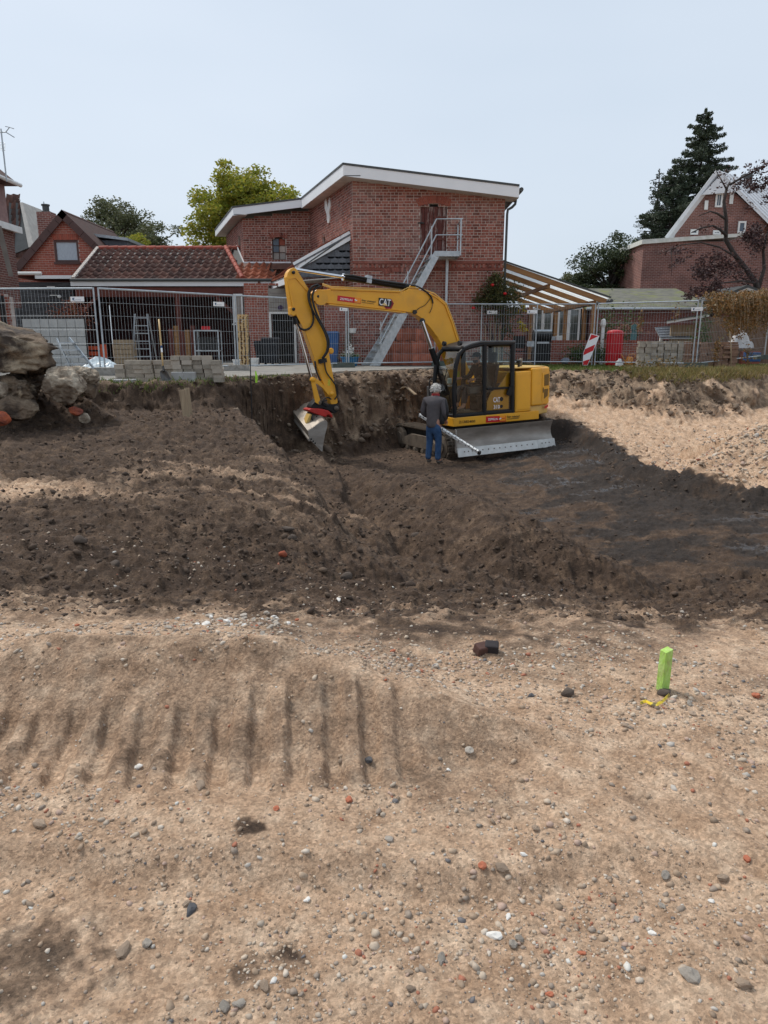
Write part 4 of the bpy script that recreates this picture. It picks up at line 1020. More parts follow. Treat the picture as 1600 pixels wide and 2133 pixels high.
YB2 = YB + 2.5
ga, gl_, gr_ = U(1495, 364, YB2), U(1400, 485, YB2), U(1592, 455, YB2)
MB().prism([(gl_.x + .2, YB2, 5.5), (gl_.x + .2, YB2, gl_.z), (ga.x, YB2, ga.z - .2), (gr_.x, YB2, gr_.z), (gr_.x, YB2, 5.5)], (6.5, 5.5, 0)).build('gable_wall', BM, bh)
M['wmetal'] = mat('white_metal_roof', (.72, .74, .77, 1), (.62, .64, .66, 1), .4, 2)
for a, b in ((ga + Z_ * .1, gl_ + Vector((-.25, 0, -.35))), (ga + Z_ * .1, gr_ + Vector((.8, 0, -.7)))):
    nn = Vector((-(b - a).z, 0, (b - a).x)).normalized(); nn = -nn if nn.z < 0 else nn
    f0 = Vector((-.15, -.3, 0)); f1 = Vector((6.5, 5.5, 0))
    MB().hexa([a + f0 - nn * .06, b + f0 - nn * .06, b + f1 - nn * .06, a + f1 - nn * .06, a + f0 + nn * .1, b + f0 + nn * .1, b + f1 + nn * .1, a + f1 + nn * .1]).build('roof', M['wmetal'], bh)
    for k in range(14):
        yy = -.06 + k * .078
        MB().bar(a + f0 + (f1 - f0) * (yy + .06) + nn * .115, b + f0 + (f1 - f0) * (yy + .06) + nn * .115, .04, .04, nn).build('roof_seam', M['wmetal'], bh)
MB().prism([ga + Vector((-.95, -.4, -1.15)), ga + Vector((.95, -.4, -1.0)), ga + Vector((0, -.4, -.1))], (0, .1, 0)).build('gable_board', M['wmetal'], bh)
ob = Vector((0, YB2, 0))
for px0, px1, py0, py1, c, r in ((1488, 1506, 402, 432, 2, 1), (1466, 1475, 418, 437, 2, 2), (1518, 1528, 401, 425, 2, 2), (1535, 1554, 461, 486, 1, 1), (1437, 1454, 478, 489, 1, 1), (1484, 1501, 480, 489, 2, 1)):
    a, b = U(px0, py1, YB2), U(px1, py0, YB2)
    framed(bh, ob, X_, FR, a.x, b.x, a.z, b.z, c, r, M['white'], M['pane_blue'], .1, -.06)
MB().bb((ga.x + 2.6, YB2 + 2.2, ga.z - .8), (ga.x + 3.1, YB2 + 2.7, ga.z + .55)).build('chimney', M['darkedge'], bh)
mb = MB(); mb.tube([U(1337, 611, YB - .3), U(1388, 607, YB - .3), U(1388, 620, YB - .3)], .04, 6); mb.build('handrail', M['white'], bh)

# ------------------------------------------------------------------ low outbuilding with mossy roof
YO = 34.0
ob_ = thing('mossy_outbuilding', 'low brick outbuilding with mossy grey felt roof behind the garden', 'outbuilding', (U(1350, 690, YO).x, YO, 0))
ox0, ox1 = U(1228, 690, YO).x, U(1475, 690, YO).x
OB = brickmat('outbuilding_brick', (.22, .066, .05, 1), (.165, .05, .042, 1), (.27, .17, .15, 1), .25, .085)
MB().bb((ox0, YO, -.1), (ox1, YO + 5, U(1300, 646, YO).z)).build('wall', OB, ob_)
M['felt'] = mat('mossy_felt', (.16, .155, .125, 1), (.10, .10, .085, 1), .95, 3, .01, dirt=(.17, .19, .03, 1), dirt_amt=.9)
zz0 = U(1300, 643, YO).z
MB().hexa([(ox0 - .3, YO - .3, zz0 - .05), (ox1 + .3, YO - .3, zz0 - .05), (ox1 + .3, YO + 5, zz0 + 1.15), (ox0 - .3, YO + 5, zz0 + 1.15), (ox0 - .3, YO - .3, zz0 + .03), (ox1 + .3, YO - .3, zz0 + .03), (ox1 + .3, YO + 5, zz0 + 1.25), (ox0 - .3, YO + 5, zz0 + 1.25)]).build('roof', M['felt'], ob_)
MB().tube([(ox0 - .3, YO - .36, zz0 - .02), (ox1 + .3, YO - .36, zz0 - .02)], .06, 8).build('gutter', M['galv'], ob_)
# ------------------------------------------------------------------ terrace canopy
YC = 25.6
cp = thing('terrace_canopy', 'timber terrace canopy with translucent roof sheets against the brick warehouse', 'canopy', (U(1150, 700, YC).x, YC, 0))
cA = U(1047, 552, YC); cB = U(1262, 628, YC)
M['honey'] = mat('honey_timber', (.34, .175, .062, 1), (.25, .12, .045, 1), .6, 3, stretch=(.5, 6, 6))
M['poly'] = bpy.data.materials.new('translucent_sheet'); M['poly'].use_nodes = True
_n = M['poly'].node_tree.nodes; _l = M['poly'].node_tree.links
_t = _n.new('ShaderNodeBsdfTranslucent'); _t.inputs[0].default_value = (.92, .93, .92, 1)
_m = _n.new('ShaderNodeMixShader'); _m.inputs[0].default_value = .85
_n['Principled BSDF'].inputs['Base Color'].default_value = (.85, .86, .85, 1)
_l.new(_n['Principled BSDF'].outputs[0], _m.inputs[1]); _l.new(_t.outputs[0], _m.inputs[2]); _l.new(_m.outputs[0], _n['Material Output'].inputs[0])
for k in range(5):
    y = k * 2.0
    MB().bar(cA + Vector((.02, y, 0)), cB + Vector((0, y, 0)), .09, .17).build('rafter', M['honey'], cp)
    if k < 4:
        a, b = cA + Vector((.02, y + .05, .105)), cB + Vector((.12, y + .05, .105))
        MB().hexa([a, b, b + Vector((0, 1.9, 0)), a + Vector((0, 1.9, 0)), a + Z_ * .012, b + Z_ * .012, b + Vector((0, 1.9, .012)), a + Vector((0, 1.9, .012))]).build('roof_sheet', M['poly'], cp)
for t in (.45, .9):
    p = cA.lerp(cB, t); MB().bar(p + Vector((0, .06, -.14)), p + Vector((0, 8.0, -.14)), .10, .12).build('purlin', M['honey'], cp)
MB().bar(cA + Vector((-.0, -.08, .13)), cB + Vector((.15, -.08, .13)), .05, .05).build('edge_trim', M['darkedge'], cp)
MB().tube([cB + Vector((.17, -.1, .02)), cB + Vector((.17, 8.1, .02))], .06, 8).build('gutter', M['darkedge'], cp)
for t, y in ((.9, .1), (.9, 4.1)):
    p = cA.lerp(cB, t); MB().bb((p.x - .07, p.y + y - .07, 0), (p.x + .07, p.y + y + .07, p.z - .2)).build('post', M['honey'], cp)
# garden room behind the canopy with two double glazed doors
YD = 34.4
gd = thing('garden_room', 'garden room wall with two white double glazed doors between timber posts', 'garden room', (U(1160, 700, YD).x, YD, 0))
gx0, gx1 = U(1040, 690, YD).x, U(1226, 690, YD).x
MB().bb((gx0, YD + .2, 0), (gx1, YD + 3, 2.3)).build('wall', M['dark'], gd)
wbr = BrickWall(gd, M['brick2'], M['mortar'], quota=0); wbr.face((gx0, YD + .14, 0), X_, FR, [(0, 0), (0, 2.3), (U(1106, 690, YD).x - gx0, 2.3), (U(1106, 690, YD).x - gx0, 0)], vis=lambda a, b: 0, seed=41); wbr.done()
M['gglass'] = mat('garden_glass', (.05, .06, .055, 1), (.13, .14, .125, 1), .05, 1.2, spec=.9, cut=(.4, .6))
for p0, p1 in ((1109, 1153), (1160, 1210)):
    a, b = U(p0, 697, YD), U(p1, 641, YD)
    framed(gd, (0, YD, 0), X_, FR, a.x, b.x, .35, b.z, 2, 1, M['white'], M['gglass'], .09, 0, .14)
for px in (1104, 1156, 1215):
    x = U(px, 690, YD).x; MB().bb((x - .08, YD - .12, 0), (x + .08, YD + .1, U(px, 636, YD).z + .1)).build('post', M['honey'], gd)
for p0 in (1133, 1187):
    x = U(p0, 675, YD).x; z = U(p0, 678, YD).z; MB().tube([(x, YD - .06, z + .1), (x, YD - .09, z + .08), (x, YD - .09, z - .06)], .015, 5).build('handle', M['white'], gd)
# low brick garden wall
YW2 = 26.6
gwl = thing('garden_wall', 'low red brick garden wall with tile coping beside the terrace', 'garden wall', (U(1230, 750, YW2).x, YW2, 0))
w0 = U(1140, 740, YW2).x; zt = U(1200, 711, YW2).z; w1 = U(1345, 740, YW2).x
gbw = BrickWall(gwl, M['brick2'], M['mortar2'], bl=.25, bh=.083, quota=220)
gbw.face((w0, YW2, 0), X_, FR, [(0, -.1), (0, zt - .06), (w1 - w0, zt - .02), (w1 - w0, -.1)], seed=51, style='stretcher', vis=lambda u, v: v > 0)
gbw.done()
k = w0
while k < w1:
    MB().bb((k + .004, YW2 - .02, zt - .05), (k + .075, YW2 + .24, zt + .04)).build('coping_brick', M['brick2'], gwl); k += .082
# ================================================================== EXCAVATOR
EO = Vector((1.73, 17.6, -1.93))
HD = Vector((-.9, -.43, 0)).normalized(); LD = Vector((-HD.y, HD.x, 0)); LD = LD if LD.y < 0 else -LD
FD = Vector((.43, -.9, 0)).normalized(); RD = Vector((-.9, -.43, 0)).normalized()
TILT = Matrix.Rotation(math.radians(-2.0), 3, 'Y')
def up_(a, l, h): return EO + TILT @ (HD * a + LD * l + Z_ * h)
def un_(f, r, h): return EO + TILT @ (FD * f + RD * (r - .17) + Z_ * h)
ex = thing('excavator', 'yellow crawler excavator with dozer blade digging beside the fence bank', 'excavator', EO)
M['cat'] = mat('excavator_yellow', (.80, .385, .02, 1), (.72, .34, .018, 1), .38, 2.5, dirt=(.30, .19, .07, 1), dirt_amt=.35, spec=.5)
M['catpale'] = mat('excavator_yellow_dusty', (.62, .40, .12, 1), (.56, .36, .10, 1), .5, 3)
M['cabblack'] = mat('cab_black', (.009, .009, .010, 1), (.014, .014, .015, 1), .45, 4, spec=.25)
M['cabroof'] = mat('cab_roof_grey', (.05, .052, .055, 1), (.09, .09, .092, 1), .45, 3)
M['mud'] = mat('muddy_steel', (.11, .088, .068, 1), (.17, .135, .10, 1), .75, 7, .006, 40, dirt=(.05, .035, .025, 1), dirt_amt=.7)
M['trackdark'] = mat('track_shadow_steel', (.03, .026, .022, 1), (.05, .042, .034, 1), .85, 6)
M['blade'] = mat('worn_blade_steel', (.36, .33, .295, 1), (.23, .205, .18, 1), .5, 3.5, .002, 30, metal=.35, dirt=(.13, .095, .07, 1), dirt_amt=.6, stretch=(.6, .6, 2))
M['edge'] = mat('new_cutting_edge', (.62, .62, .6, 1), (.5, .5, .48, 1), .4, 8, metal=.3)
M['chrome'] = mat('chromed_rod', (.72, .73, .75, 1), (.62, .63, .65, 1), .15, 4, metal=1.0)
M['rednew'] = mat('coupler_red', (.50, .025, .018, 1), (.40, .02, .016, 1), .45, 6, dirt=(.2, .1, .07, 1), dirt_amt=.4)
M['decal_red'] = mat('decal_red', (.55, .01, .015, 1), (.52, .01, .015, 1), .4)
M['decal_orange'] = mat('decal_orange', (.85, .30, .02, 1), (.82, .28, .02, 1), .4)
M['decal_white'] = mat('decal_white', (.85, .85, .85, 1), (.82, .82, .82, 1), .4)
M['decal_black'] = mat('decal_black', (.012, .012, .012, 1), (.014, .014, .014, 1), .4)
M['cabglass'] = glassmat('cab_glass', (.84, .90, .87, 1))
def txt(s, size):
    c = bpy.data.curves.new('t', 'FONT'); c.body = s; c.size = size; c.resolution_u = 2; c.offset = size * .012
    o = bpy.data.objects.new('t', c); COL.objects.link(o); bpy.context.view_layer.update()
    me = o.to_mesh(); vs = [tuple(v.co) for v in me.vertices]; fs = [tuple(p.vertices) for p in me.polygons]
    o.to_mesh_clear(); bpy.data.objects.remove(o); bpy.data.curves.remove(c); return vs, fs
def lettering(s, org, xd, yd, width, height, name, m, parent, slant=0):
    vs, fs = txt(s, 1.0); x0 = min(v[0] for v in vs); x1 = max(v[0] for v in vs); y0 = min(v[1] for v in vs); y1 = max(v[1] for v in vs)
    org = Vector(org); xd = Vector(xd).normalized(); yd = Vector(yd).normalized()
    out_ = [org + xd * ((v[0] - x0) / (x1 - x0) * width + slant * (v[1] - y0) / (y1 - y0) * height) + yd * ((v[1] - y0) / (y1 - y0) * height) for v in vs]
    return MB().add(out_, fs).build(name, m, parent)
def sheet(org, xd, yd, w_, h_, name, m, parent, t=.004):
    org = Vector(org); xd = Vector(xd).normalized() * w_; yd = Vector(yd).normalized() * h_; n_ = xd.cross(yd).normalized() * t
    return MB().prism([org, org + xd, org + xd + yd, org + yd], -n_).build(name, m, parent)

# ---- undercarriage
def stadium(Lh, r, n=9):
    pts = []
    for i in range(n + 1): a = -PI / 2 + PI * i / n; pts.append((Lh + r * math.cos(a), r + r * math.sin(a)))
    for i in range(n + 1): a = PI / 2 + PI * i / n; pts.append((-Lh + r * math.cos(a), r + r * math.sin(a)))
    return pts
for sgn in (1, -1):
    rc = sgn * .90
    tr_ = MB(); prof = stadium(1.05, .33)
    body = [un_(f * .97, rc - sgn * .2, .05 + h * .90) for f, h in prof]
    tr_.prism(body, un_(0, rc + sgn * .06, 0) - un_(0, rc - sgn * .2, 0)); track = tr_.build('track', M['trackdark'], ex)
    for f_, t_ in ((-1.0, 1.0),):                        # link rails seen between pads and frame
        MB().tube([un_(f * 1.0, rc + sgn * .12, .05 + h * .93) for f, h in prof + prof[:1]], .035, 6).build('link_chain', M['mud'], track)
    per = 2 * (2 * 1.05) + 2 * PI * .33; npad = 46
    for i in range(npad):
        s_ = per * i / npad
        if s_ < 2.1: f, h, an = -1.05 + s_, 0, 0
        elif s_ < 2.1 + PI * .33: a = (s_ - 2.1) / .33; f, h, an = 1.05 + .33 * math.sin(a), .33 - .33 * math.cos(a), a
        elif s_ < 4.2 + PI * .33: f, h, an = 1.05 - (s_ - 2.1 - PI * .33), .66, PI
        else: a = (s_ - 4.2 - PI * .33) / .33; f, h, an = -1.05 - .33 * math.sin(a), .33 + .33 * math.cos(a), PI + a
        c = un_(f, rc, .03 + h)
        td = TILT @ (FD * math.cos(an) + Z_ * math.sin(an)); nd = TILT @ (Z_ * -math.cos(an) + FD * math.sin(an)); rd = TILT @ RD
        R = Matrix((td, rd, nd)).transposed()
        p = MB(); p.box(c, (.105, .46, .025), R); p.box(c + nd * .022 + td * .03, (.018, .46, .022), R); p.box(c + nd * .02 - td * .03, (.014, .46, .018), R)
        p.build('track_pad', M['mud'], track)
    side = .235 if sgn > 0 else -.235
    fr = MB(); fr.prism([un_(f, rc + sgn * .15, h) for f, h in ((-.95, .22), (.95, .22), (.95, .36), (.4, .52), (-.4, .52), (-.95, .36))], (TILT @ RD) * (sgn * .10)); fr.build('track_frame', M['mud'], track)
    for f, r_, nm in ((1.05, .27, 'sprocket'), (-1.05, .27, 'idler'), (-.6, .11, 'roller'), (-.2, .11, 'roller'), (.2, .11, 'roller'), (.6, .11, 'roller')):
        MB().lathe(un_(f, rc + sgn * .14, .36 if r_ > .2 else .15), [(r_, 0), (r_, .08), (r_ * .6, .10), (r_ * .6, .13), (r_ * .2, .14)], 16, (TILT @ RD) * sgn).build(nm, M['mud'], track, auto=40)
xf = MB(); xf.prism([un_(f, r, .38) for f, r in ((.75, .72), (.75, -.72), (-.75, -.72), (-.75, .72))], TILT @ Z_ * .26); xf.build('car_body', M['mud'], ex)
MB().lathe(up_(0, 0, .62), [(.62, 0), (.62, .1), (.56, .12), (.56, .2)], 28, TILT @ Z_).build('slew_ring', M['mud'], ex)
# ---- dozer blade
bpf = [(1.86, .62), (1.80, .52), (1.77, .42), (1.78, .32), (1.82, .24), (1.88, .17)]
def bl(f, h, r, t=0): return un_(f - t + .0, r * 1.13 - .12, h + .22)
b_ = MB(); vs = []; n_ = len(bpf)
for t in (0, .03):
    for r in (-1.16, 1.16):
        for f, h in bpf: vs.append(bl(f, h, r, t))
fs = []
for i in range(n_ - 1):
    fs += [(i, i + 1, n_ + i + 1, n_ + i), (2 * n_ + i, 3 * n_ + i, 3 * n_ + i + 1, 2 * n_ + i + 1), (i, 2 * n_ + i, 2 * n_ + i + 1, i + 1), (n_ + i, n_ + i + 1, 3 * n_ + i + 1, 3 * n_ + i)]
fs += [(0, n_, 3 * n_, 2 * n_), (n_ - 1, 3 * n_ - 1, 4 * n_ - 1, 2 * n_ - 1)]
blade = b_.add(vs, fs).build('dozer_blade', M['blade'], ex, auto=50)
for r0, r1 in ((-1.17, -.74), (-.735, .735), (.74, 1.17)):
    e = [bl(1.872, .20, r0), bl(1.872, .20, r1), bl(1.90, .20, r1), bl(1.90, .20, r0)]
    lo = [bl(1.925, .015, r0), bl(1.925, .015, r1), bl(1.953, .015, r1), bl(1.953, .015, r0)]
    MB().hexa(lo + e).build('cutting_edge', M['edge'], blade)
for r in [-1.02, -.93, -.84] + [-.6 + i * .133 for i in range(10)] + [.84, .93, 1.02]:
    MB().lathe(bl(1.922, .12, r), [(.016, 0), (.012, .012)], 8, FD).build('bolt', M['mud'], blade)
for r in (-.45, .45):
    MB().bar(un_(.7, r, .42), bl(1.78, .2, r * .9), .12, .16).build('blade_arm', M['mud'], blade)
MB().bar(bl(1.77, .1, 1.13), bl(1.77, .6, 1.13), .03, .22).build('end_plate', M['blade'], blade)

# ---- upper structure
def slabp(poly, h0, h1, nm, m, parent=ex, bevel=0.0):
    b = MB(); n = len(poly)
    b.add([up_(a, l, h0) for a, l in poly] + [up_(a, l, h1) for a, l in poly], [tuple(range(n))[::-1], tuple(range(n, 2 * n))] + [(i, (i + 1) % n, n + (i + 1) % n, n + i) for i in range(n)])
    return b.build(nm, m, parent, bevel=bevel)
deck = slabp([(.66, 1.13), (.66, .3), (.45, .0), (.32, -.5), (.1, -1.1), (-1.75, -1.1), (-1.75, 1.13)], .80, 1.0, 'deck', M['cat'], bevel=.01)
slabp([(.6, 1.0), (.3, -.3), (.1, -.9), (-1.7, -.9), (-1.7, 1.0)], .70, .80, 'belly_plate', M['cabblack'])
# engine hood and counterweight
hood = slabp([(-1.06, 1.12), (-1.06, -1.1), (-1.52, -1.1), (-1.52, 1.12)], 1.003, 1.96, 'hood', M['cat'], bevel=.03)
slabp([(-1.1, 1.127), (-1.1, 1.0), (-1.48, 1.0), (-1.48, 1.127)], 1.06, 1.9, 'side_panel', M['cat'], hood, bevel=.01)
cwp = [(-1.53, 1.13)] + [(-1.53 - .62 * math.sin(t) ** .8, 1.13 * math.cos(t) ** .5 if math.cos(t) > 0 else 0) for t in [0.35, .6, .85, 1.1, 1.35]] + [(-2.17, 0)]
cwp = [(-1.53, 1.13), (-1.85, 1.10), (-2.2, .93), (-2.42, .55), (-2.47, 0), (-2.42, -.55), (-2.2, -.93), (-1.85, -1.08), (-1.53, -1.1)]
cw1 = slabp(cwp, 1.12, 2.02, 'counterweight', M['cat'], bevel=.04)
slabp([(a * .985 - .02, l * .96) for a, l in cwp], .90, 1.12, 'counterweight_base', M['catpale'], cw1, bevel=.03)
slabp([(-1.5, 1.05), (-1.6, 1.06), (-2.1, .9), (-2.25, .4), (-2.25, -.6), (-1.2, -.9), (-1.1, .9)], 2.02, 2.045, 'hood_lid', M['catpale'], cw1, bevel=.01)
# vent doors on the near rear corner
va = Vector((-1.85, 1.10)); vb_ = Vector((-2.2, .93)); vd_ = (vb_ - va).normalized(); vn_ = Vector((-vd_.y, vd_.x)); vn_ = vn_ if vn_.y > 0 else -vn_
def vp(s_, h, o=0): q = va + vd_ * s_ + vn_ * o; return up_(q.x, q.y, h)
M['vent'] = mat('vent_mesh', (.20, .11, .015, 1), (.10, .055, .01, 1), .7, 160, detail=1)
MB().prism([vp(.0, 1.2, .002), vp(.37, 1.3, .002), vp(.37, 1.92, .002), vp(.0, 1.9, .002)], vp(0, 1.2, .012) - vp(0, 1.2, .0)).build('vent_door', M['cat'], cw1)
MB().prism([vp(.09, 1.58, .014), vp(.33, 1.58, .014), vp(.33, 1.86, .014), vp(.09, 1.84, .014)], vp(0, 1.2, .006) - vp(0, 1.2, .0)).build('vent', M['vent'], cw1)
MB().prism([vp(.09, 1.27, .014), vp(.28, 1.33, .014), vp(.30, 1.50, .014), vp(.09, 1.50, .014)], vp(0, 1.2, .006) - vp(0, 1.2, .0)).build('vent', M['vent'], cw1)
MB().prism([vp(.02, 1.42, .014), vp(.06, 1.42, .014), vp(.06, 1.54, .014), vp(.02, 1.54, .014)], vp(0, 1.2, .006) - vp(0, 1.2, .0)).build('latch', M['black'], cw1)
MB().prism([vp(.12, 1.02, .02), vp(.3, 1.06, .02), vp(.3, 1.12, .02), vp(.12, 1.08, .02)], vp(0, 1.2, .006) - vp(0, 1.2, .0)).build('tail_light', M['decal_red'], cw1)
MB().tube([up_(-1.75, .35, 2.0), up_(-1.75, .35, 2.14), up_(-1.8, .32, 2.22)], .045, 10).build('exhaust', M['mud'], ex, smooth=True)
MB().lathe(up_(-1.45, .7, 2.04), [(.03, 0), (.03, .08), (.06, .1), (.06, .16), (.02, .18)], 10, TILT @ Z_).build('filler_cap', M['black'], ex)
# grab rails and mirror behind the cab
mb = MB(); mb.tube([up_(-1.15, .2, 2.0), up_(-1.15, .2, 2.42), up_(-1.32, .2, 2.45), up_(-1.55, .2, 2.3), up_(-1.55, .2, 1.98)], .018, 6)
mb.build('grab_rail', M['black'], ex, smooth=True)
MB().bar(up_(-1.56, .22, 2.05), up_(-1.56, .22, 2.42), .05, .12).build('mirror', M['black'], ex)
# tool box and rail at the far front
slabp([(.33, -.38), (.20, -.95), (-.3, -1.0), (-.3, -.38)], 1.003, 1.62, 'tool_box', M['cabroof'], bevel=.02)
mb = MB(); mb.tube([up_(.40, -.4, .95), up_(.42, -.4, 1.0), up_(.42, -.4, 1.75), up_(.38, -.4, 1.82), up_(.12, -.4, 1.82)], .018, 6); mb.build('grab_rail', M['black'], ex, smooth=True)
# ---- cab
A0, A1, CL0, CL1, H0, H1 = .63, -1.04, .12, 1.12, 1.0, 2.66
cab = slabp([(A0, CL1), (A0, CL0), (A1, CL0), (A1, CL1)], H0 + .003, H0 + .06, 'cab', M['cabblack'])
def cb(pts, w_, h_, nm, m=M['cabblack'], parent=cab):
    b = MB(); pts = [up_(*p) for p in pts]
    for p, q in zip(pts[:-1], pts[1:]): b.bar(p, q, w_, h_)
    return b.build(nm, m, parent, bevel=.008)
def pillar(pts, r_, nm='pillar'):
    b = MB(); b.tube([up_(*p) for p in pts], r_, 8); return b.build(nm, M['cabblack'], cab, auto=50)
e_ = .045
for l in (CL1 - e_, CL0 + e_):
    pillar([(A0 - e_, l, H0), (A0 - e_ + .03, l, H0 + .55), (A0 - .08, l, H0 + 1.15), (A0 - .17, l, H0 + 1.42), (A0 - .30, l, H1 - .13), (A0 - .55, l, H1 - .07), (-.15, l, H1 - .04), (A1 + e_, l, H1 - .05)], .05)
    pillar([(A1 + e_, l, H0), (A1 + e_, l, H1 - .05)], .06)
    pillar([(-.20, l, H0), (-.22, l, H1 - .06)], .058)
    pillar([(A0 - .03, l, H0 + .04), (A1 + e_, l, H0 + .04)], .05, 'sill')
for a, h in ((A0 - e_, H0 + .03), (A0 - .30, H1 - .13), (A1 + e_, H1 - .07), (A1 + e_, H0 + .04)):
    pillar([(a, CL0 + e_, h), (a, CL1 - e_, h)], .05, 'cross_bar')
rp = [(A0 - .27, H1 - .12), (A0 - .5, H1 - .05), (-.1, H1 - .01), (A1 - .02, H1 - .035)]
b = MB(); n_ = len(rp)
b.add([up_(a, l, h + dz) for dz in (.0, .05) for l in (CL0 - .01, CL1 + .01) for a, h in rp], [(i, i + 1, n_ + i + 1, n_ + i) for i in range(n_ - 1)] + [(2 * n_ + i, 3 * n_ + i, 3 * n_ + i + 1, 2 * n_ + i + 1) for i in range(n_ - 1)] + [(i, 2 * n_ + i, 2 * n_ + i + 1, i + 1) for i in range(n_ - 1)] + [(n_ + i, n_ + i + 1, 3 * n_ + i + 1, 3 * n_ + i) for i in range(n_ - 1)] + [(0, n_, 3 * n_, 2 * n_), (n_ - 1, 3 * n_ - 1, 4 * n_ - 1, 2 * n_ - 1)])
b.build('cab_roof', M['cabroof'], cab, bevel=.02)
def pane(pts, nm='pane', m=M['cabglass']): return MB().add([up_(*p) for p in pts], [tuple(range(len(pts)))]).build(nm, m, cab)
gl_l = CL1 - .03
pane([(A0 - .09, gl_l, H0 + .08), (-.17, gl_l, H0 + .08), (-.17, gl_l, H1 - .1), (A0 - .5, gl_l, H1 - .11), (A0 - .3, gl_l, H1 - .2), (A0 - .1, gl_l, H0 + 1.1)], 'door_glass')
pane([(-.26, gl_l, H0 + .62), (A1 + .1, gl_l, H0 + .62), (A1 + .1, gl_l, H1 - .15), (-.26, gl_l, H1 - .12)])
pane([(-.26, gl_l, H0 + .08), (A1 + .1, gl_l, H0 + .08), (A1 + .1, gl_l, H0 + .58), (-.26, gl_l, H0 + .58)])
pane([(A0 - .03, CL0 + .08, H0 + .08), (A0 - .03, CL1 - .08, H0 + .08), (A0 + .0, CL1 - .08, H0 + .6), (A0 - .1, CL1 - .08, H0 + 1.15), (A0 - .3, CL1 - .08, H1 - .15), (A0 - .3, CL0 + .08, H1 - .15), (A0 - .1, CL0 + .08, H0 + 1.15), (A0 + .0, CL0 + .08, H0 + .6)], 'windscreen')
pane([(A0 - .09, CL0 + .03, H0 + .08), (A1 + .1, CL0 + .03, H0 + .08), (A1 + .1, CL0 + .03, H1 - .12), (A0 - .45, CL0 + .03, H1 - .12)])
pane([(A1 + .04, CL0 + .08, H0 + .7), (A1 + .04, CL1 - .08, H0 + .7), (A1 + .04, CL1 - .08, H1 - .12), (A1 + .04, CL0 + .08, H1 - .12)])
# door handle rail, mid bar, yellow panel inside the rear window
cb([(-.26, CL1 + .0, H0 + .60), (A1 + .12, CL1 + .0, H0 + .60)], .04, .05, 'mid_rail')
MB().prism([up_(-.30, CL1 - .06, H0 + .1), up_(A1 + .13, CL1 - .06, H0 + .1), up_(A1 + .13, CL1 - .06, H0 + .98), up_(-.62, CL1 - .06, H0 + .62), up_(-.42, CL1 - .06, H0 + .52), up_(-.30, CL1 - .06, H0 + .30)], LD * -.03).build('rear_panel', M['cat'], cab)
MB().bb((0, 0, 0), (0, 0, 0))
cb([(A1 + .1, CL1 + .02, H0 + .95), (A1 + .12, CL1 + .04, H0 + .62), (A1 + .2, CL1 + .02, H0 + .42)], .06, .12, 'door_latch')
rear = MB(); rear.add([up_(A1 + .07, l, h) for l, h in ((CL0 + .03, H0 + .05), (CL1 - .05, H0 + .05), (CL1 - .05, H0 + .68), (CL0 + .03, H0 + .68))], [(0, 1, 2, 3)]); rear.build('rear_wall', M['cabblack'], cab)
# floor mat, seat, consoles, levers
slabp([(A0 - .1, 1.05), (A0 - .1, .2), (-.9, .2), (-.9, 1.05)], H0 + .06, H0 + .075, 'floor_mat', M['mud'], cab)
M['seat'] = mat('seat_fabric', (.03, .032, .035, 1), (.05, .05, .055, 1), .85, 30)
slabp([(-.12, .85), (-.12, .38), (-.62, .38), (-.62, .85)], H0 + .42, H0 + .55, 'seat', M['seat'], cab, bevel=.04)
slabp([(-.2, .78), (-.2, .45), (-.55, .45), (-.55, .78)], H0 + .08, H0 + .42, 'seat_base', M['cabblack'], cab, bevel=.02)
MB().prism([up_(-.58, .84, H0 + .5), up_(-.58, .4, H0 + .5), up_(-.72, .4, H0 + 1.15), up_(-.72, .84, H0 + 1.15)], HD * -.1).build('seat_back', M['seat'], cab, bevel=.03)
MB().prism([up_(-.70, .74, H0 + 1.18), up_(-.70, .5, H0 + 1.18), up_(-.74, .5, H0 + 1.42), up_(-.74, .74, H0 + 1.42)], HD * -.08).build('headrest', M['seat'], cab, bevel=.02)
for l in (.92, .3):
    slabp([(.12, l + .06), (.12, l - .06), (-.5, l - .06), (-.5, l + .06)], H0 + .5, H0 + .66, 'console', M['cabroof'], cab, bevel=.02)
    MB().tube([up_(.06, l, H0 + .66), up_(.10, l, H0 + .84)], [.02, .026], 8).build('joystick', M['black'], cab)
for l in (.55, .68):
    MB().tube([up_(.36, l, H0 + .07), up_(.42, l, H0 + .5), up_(.36, l, H0 + .62)], .016, 6).build('travel_lever', M['black'], cab)
    slabp([(.46, l + .05), (.46, l - .05), (.30, l - .05), (.30, l + .05)], H0 + .08, H0 + .12, 'pedal', M['black'], cab)
MB().prism([up_(.36, .22, H0 + .72), up_(.36, .10, H0 + .72), up_(.30, .10, H0 + .92), up_(.30, .22, H0 + .92)], HD * .03).build('monitor', M['black'], cab)
sheet(up_(.22, .14, H0 + .72), -HD, Z_, .12, .13, 'notice', M['decal_white'], cab)
sheet(up_(.02, .14, H0 + .78), -HD, Z_, .14, .22, 'notice', mat('notice_yellow', (.75, .65, .03, 1)), cab)
# wiper, work light, mirrors
MB().tube([up_(A0 + .01, .5, H0 + .5), up_(A0 - .05, .75, H0 + 1.1)], .01, 5).build('wiper', M['black'], cab)
for l in (1.0, .3): MB().lathe(up_(A0 - .28, l, H1 - .0), [(.05, 0), (.06, .05), (.06, .07)], 10, HD).build('work_light', M['black'], cab, auto=40)
cb([(A0 + .0, CL1 + .05, H0 + 1.12), (A0 + .0, CL1 + .05, H0 + .82)], .03, .14, 'mirror')
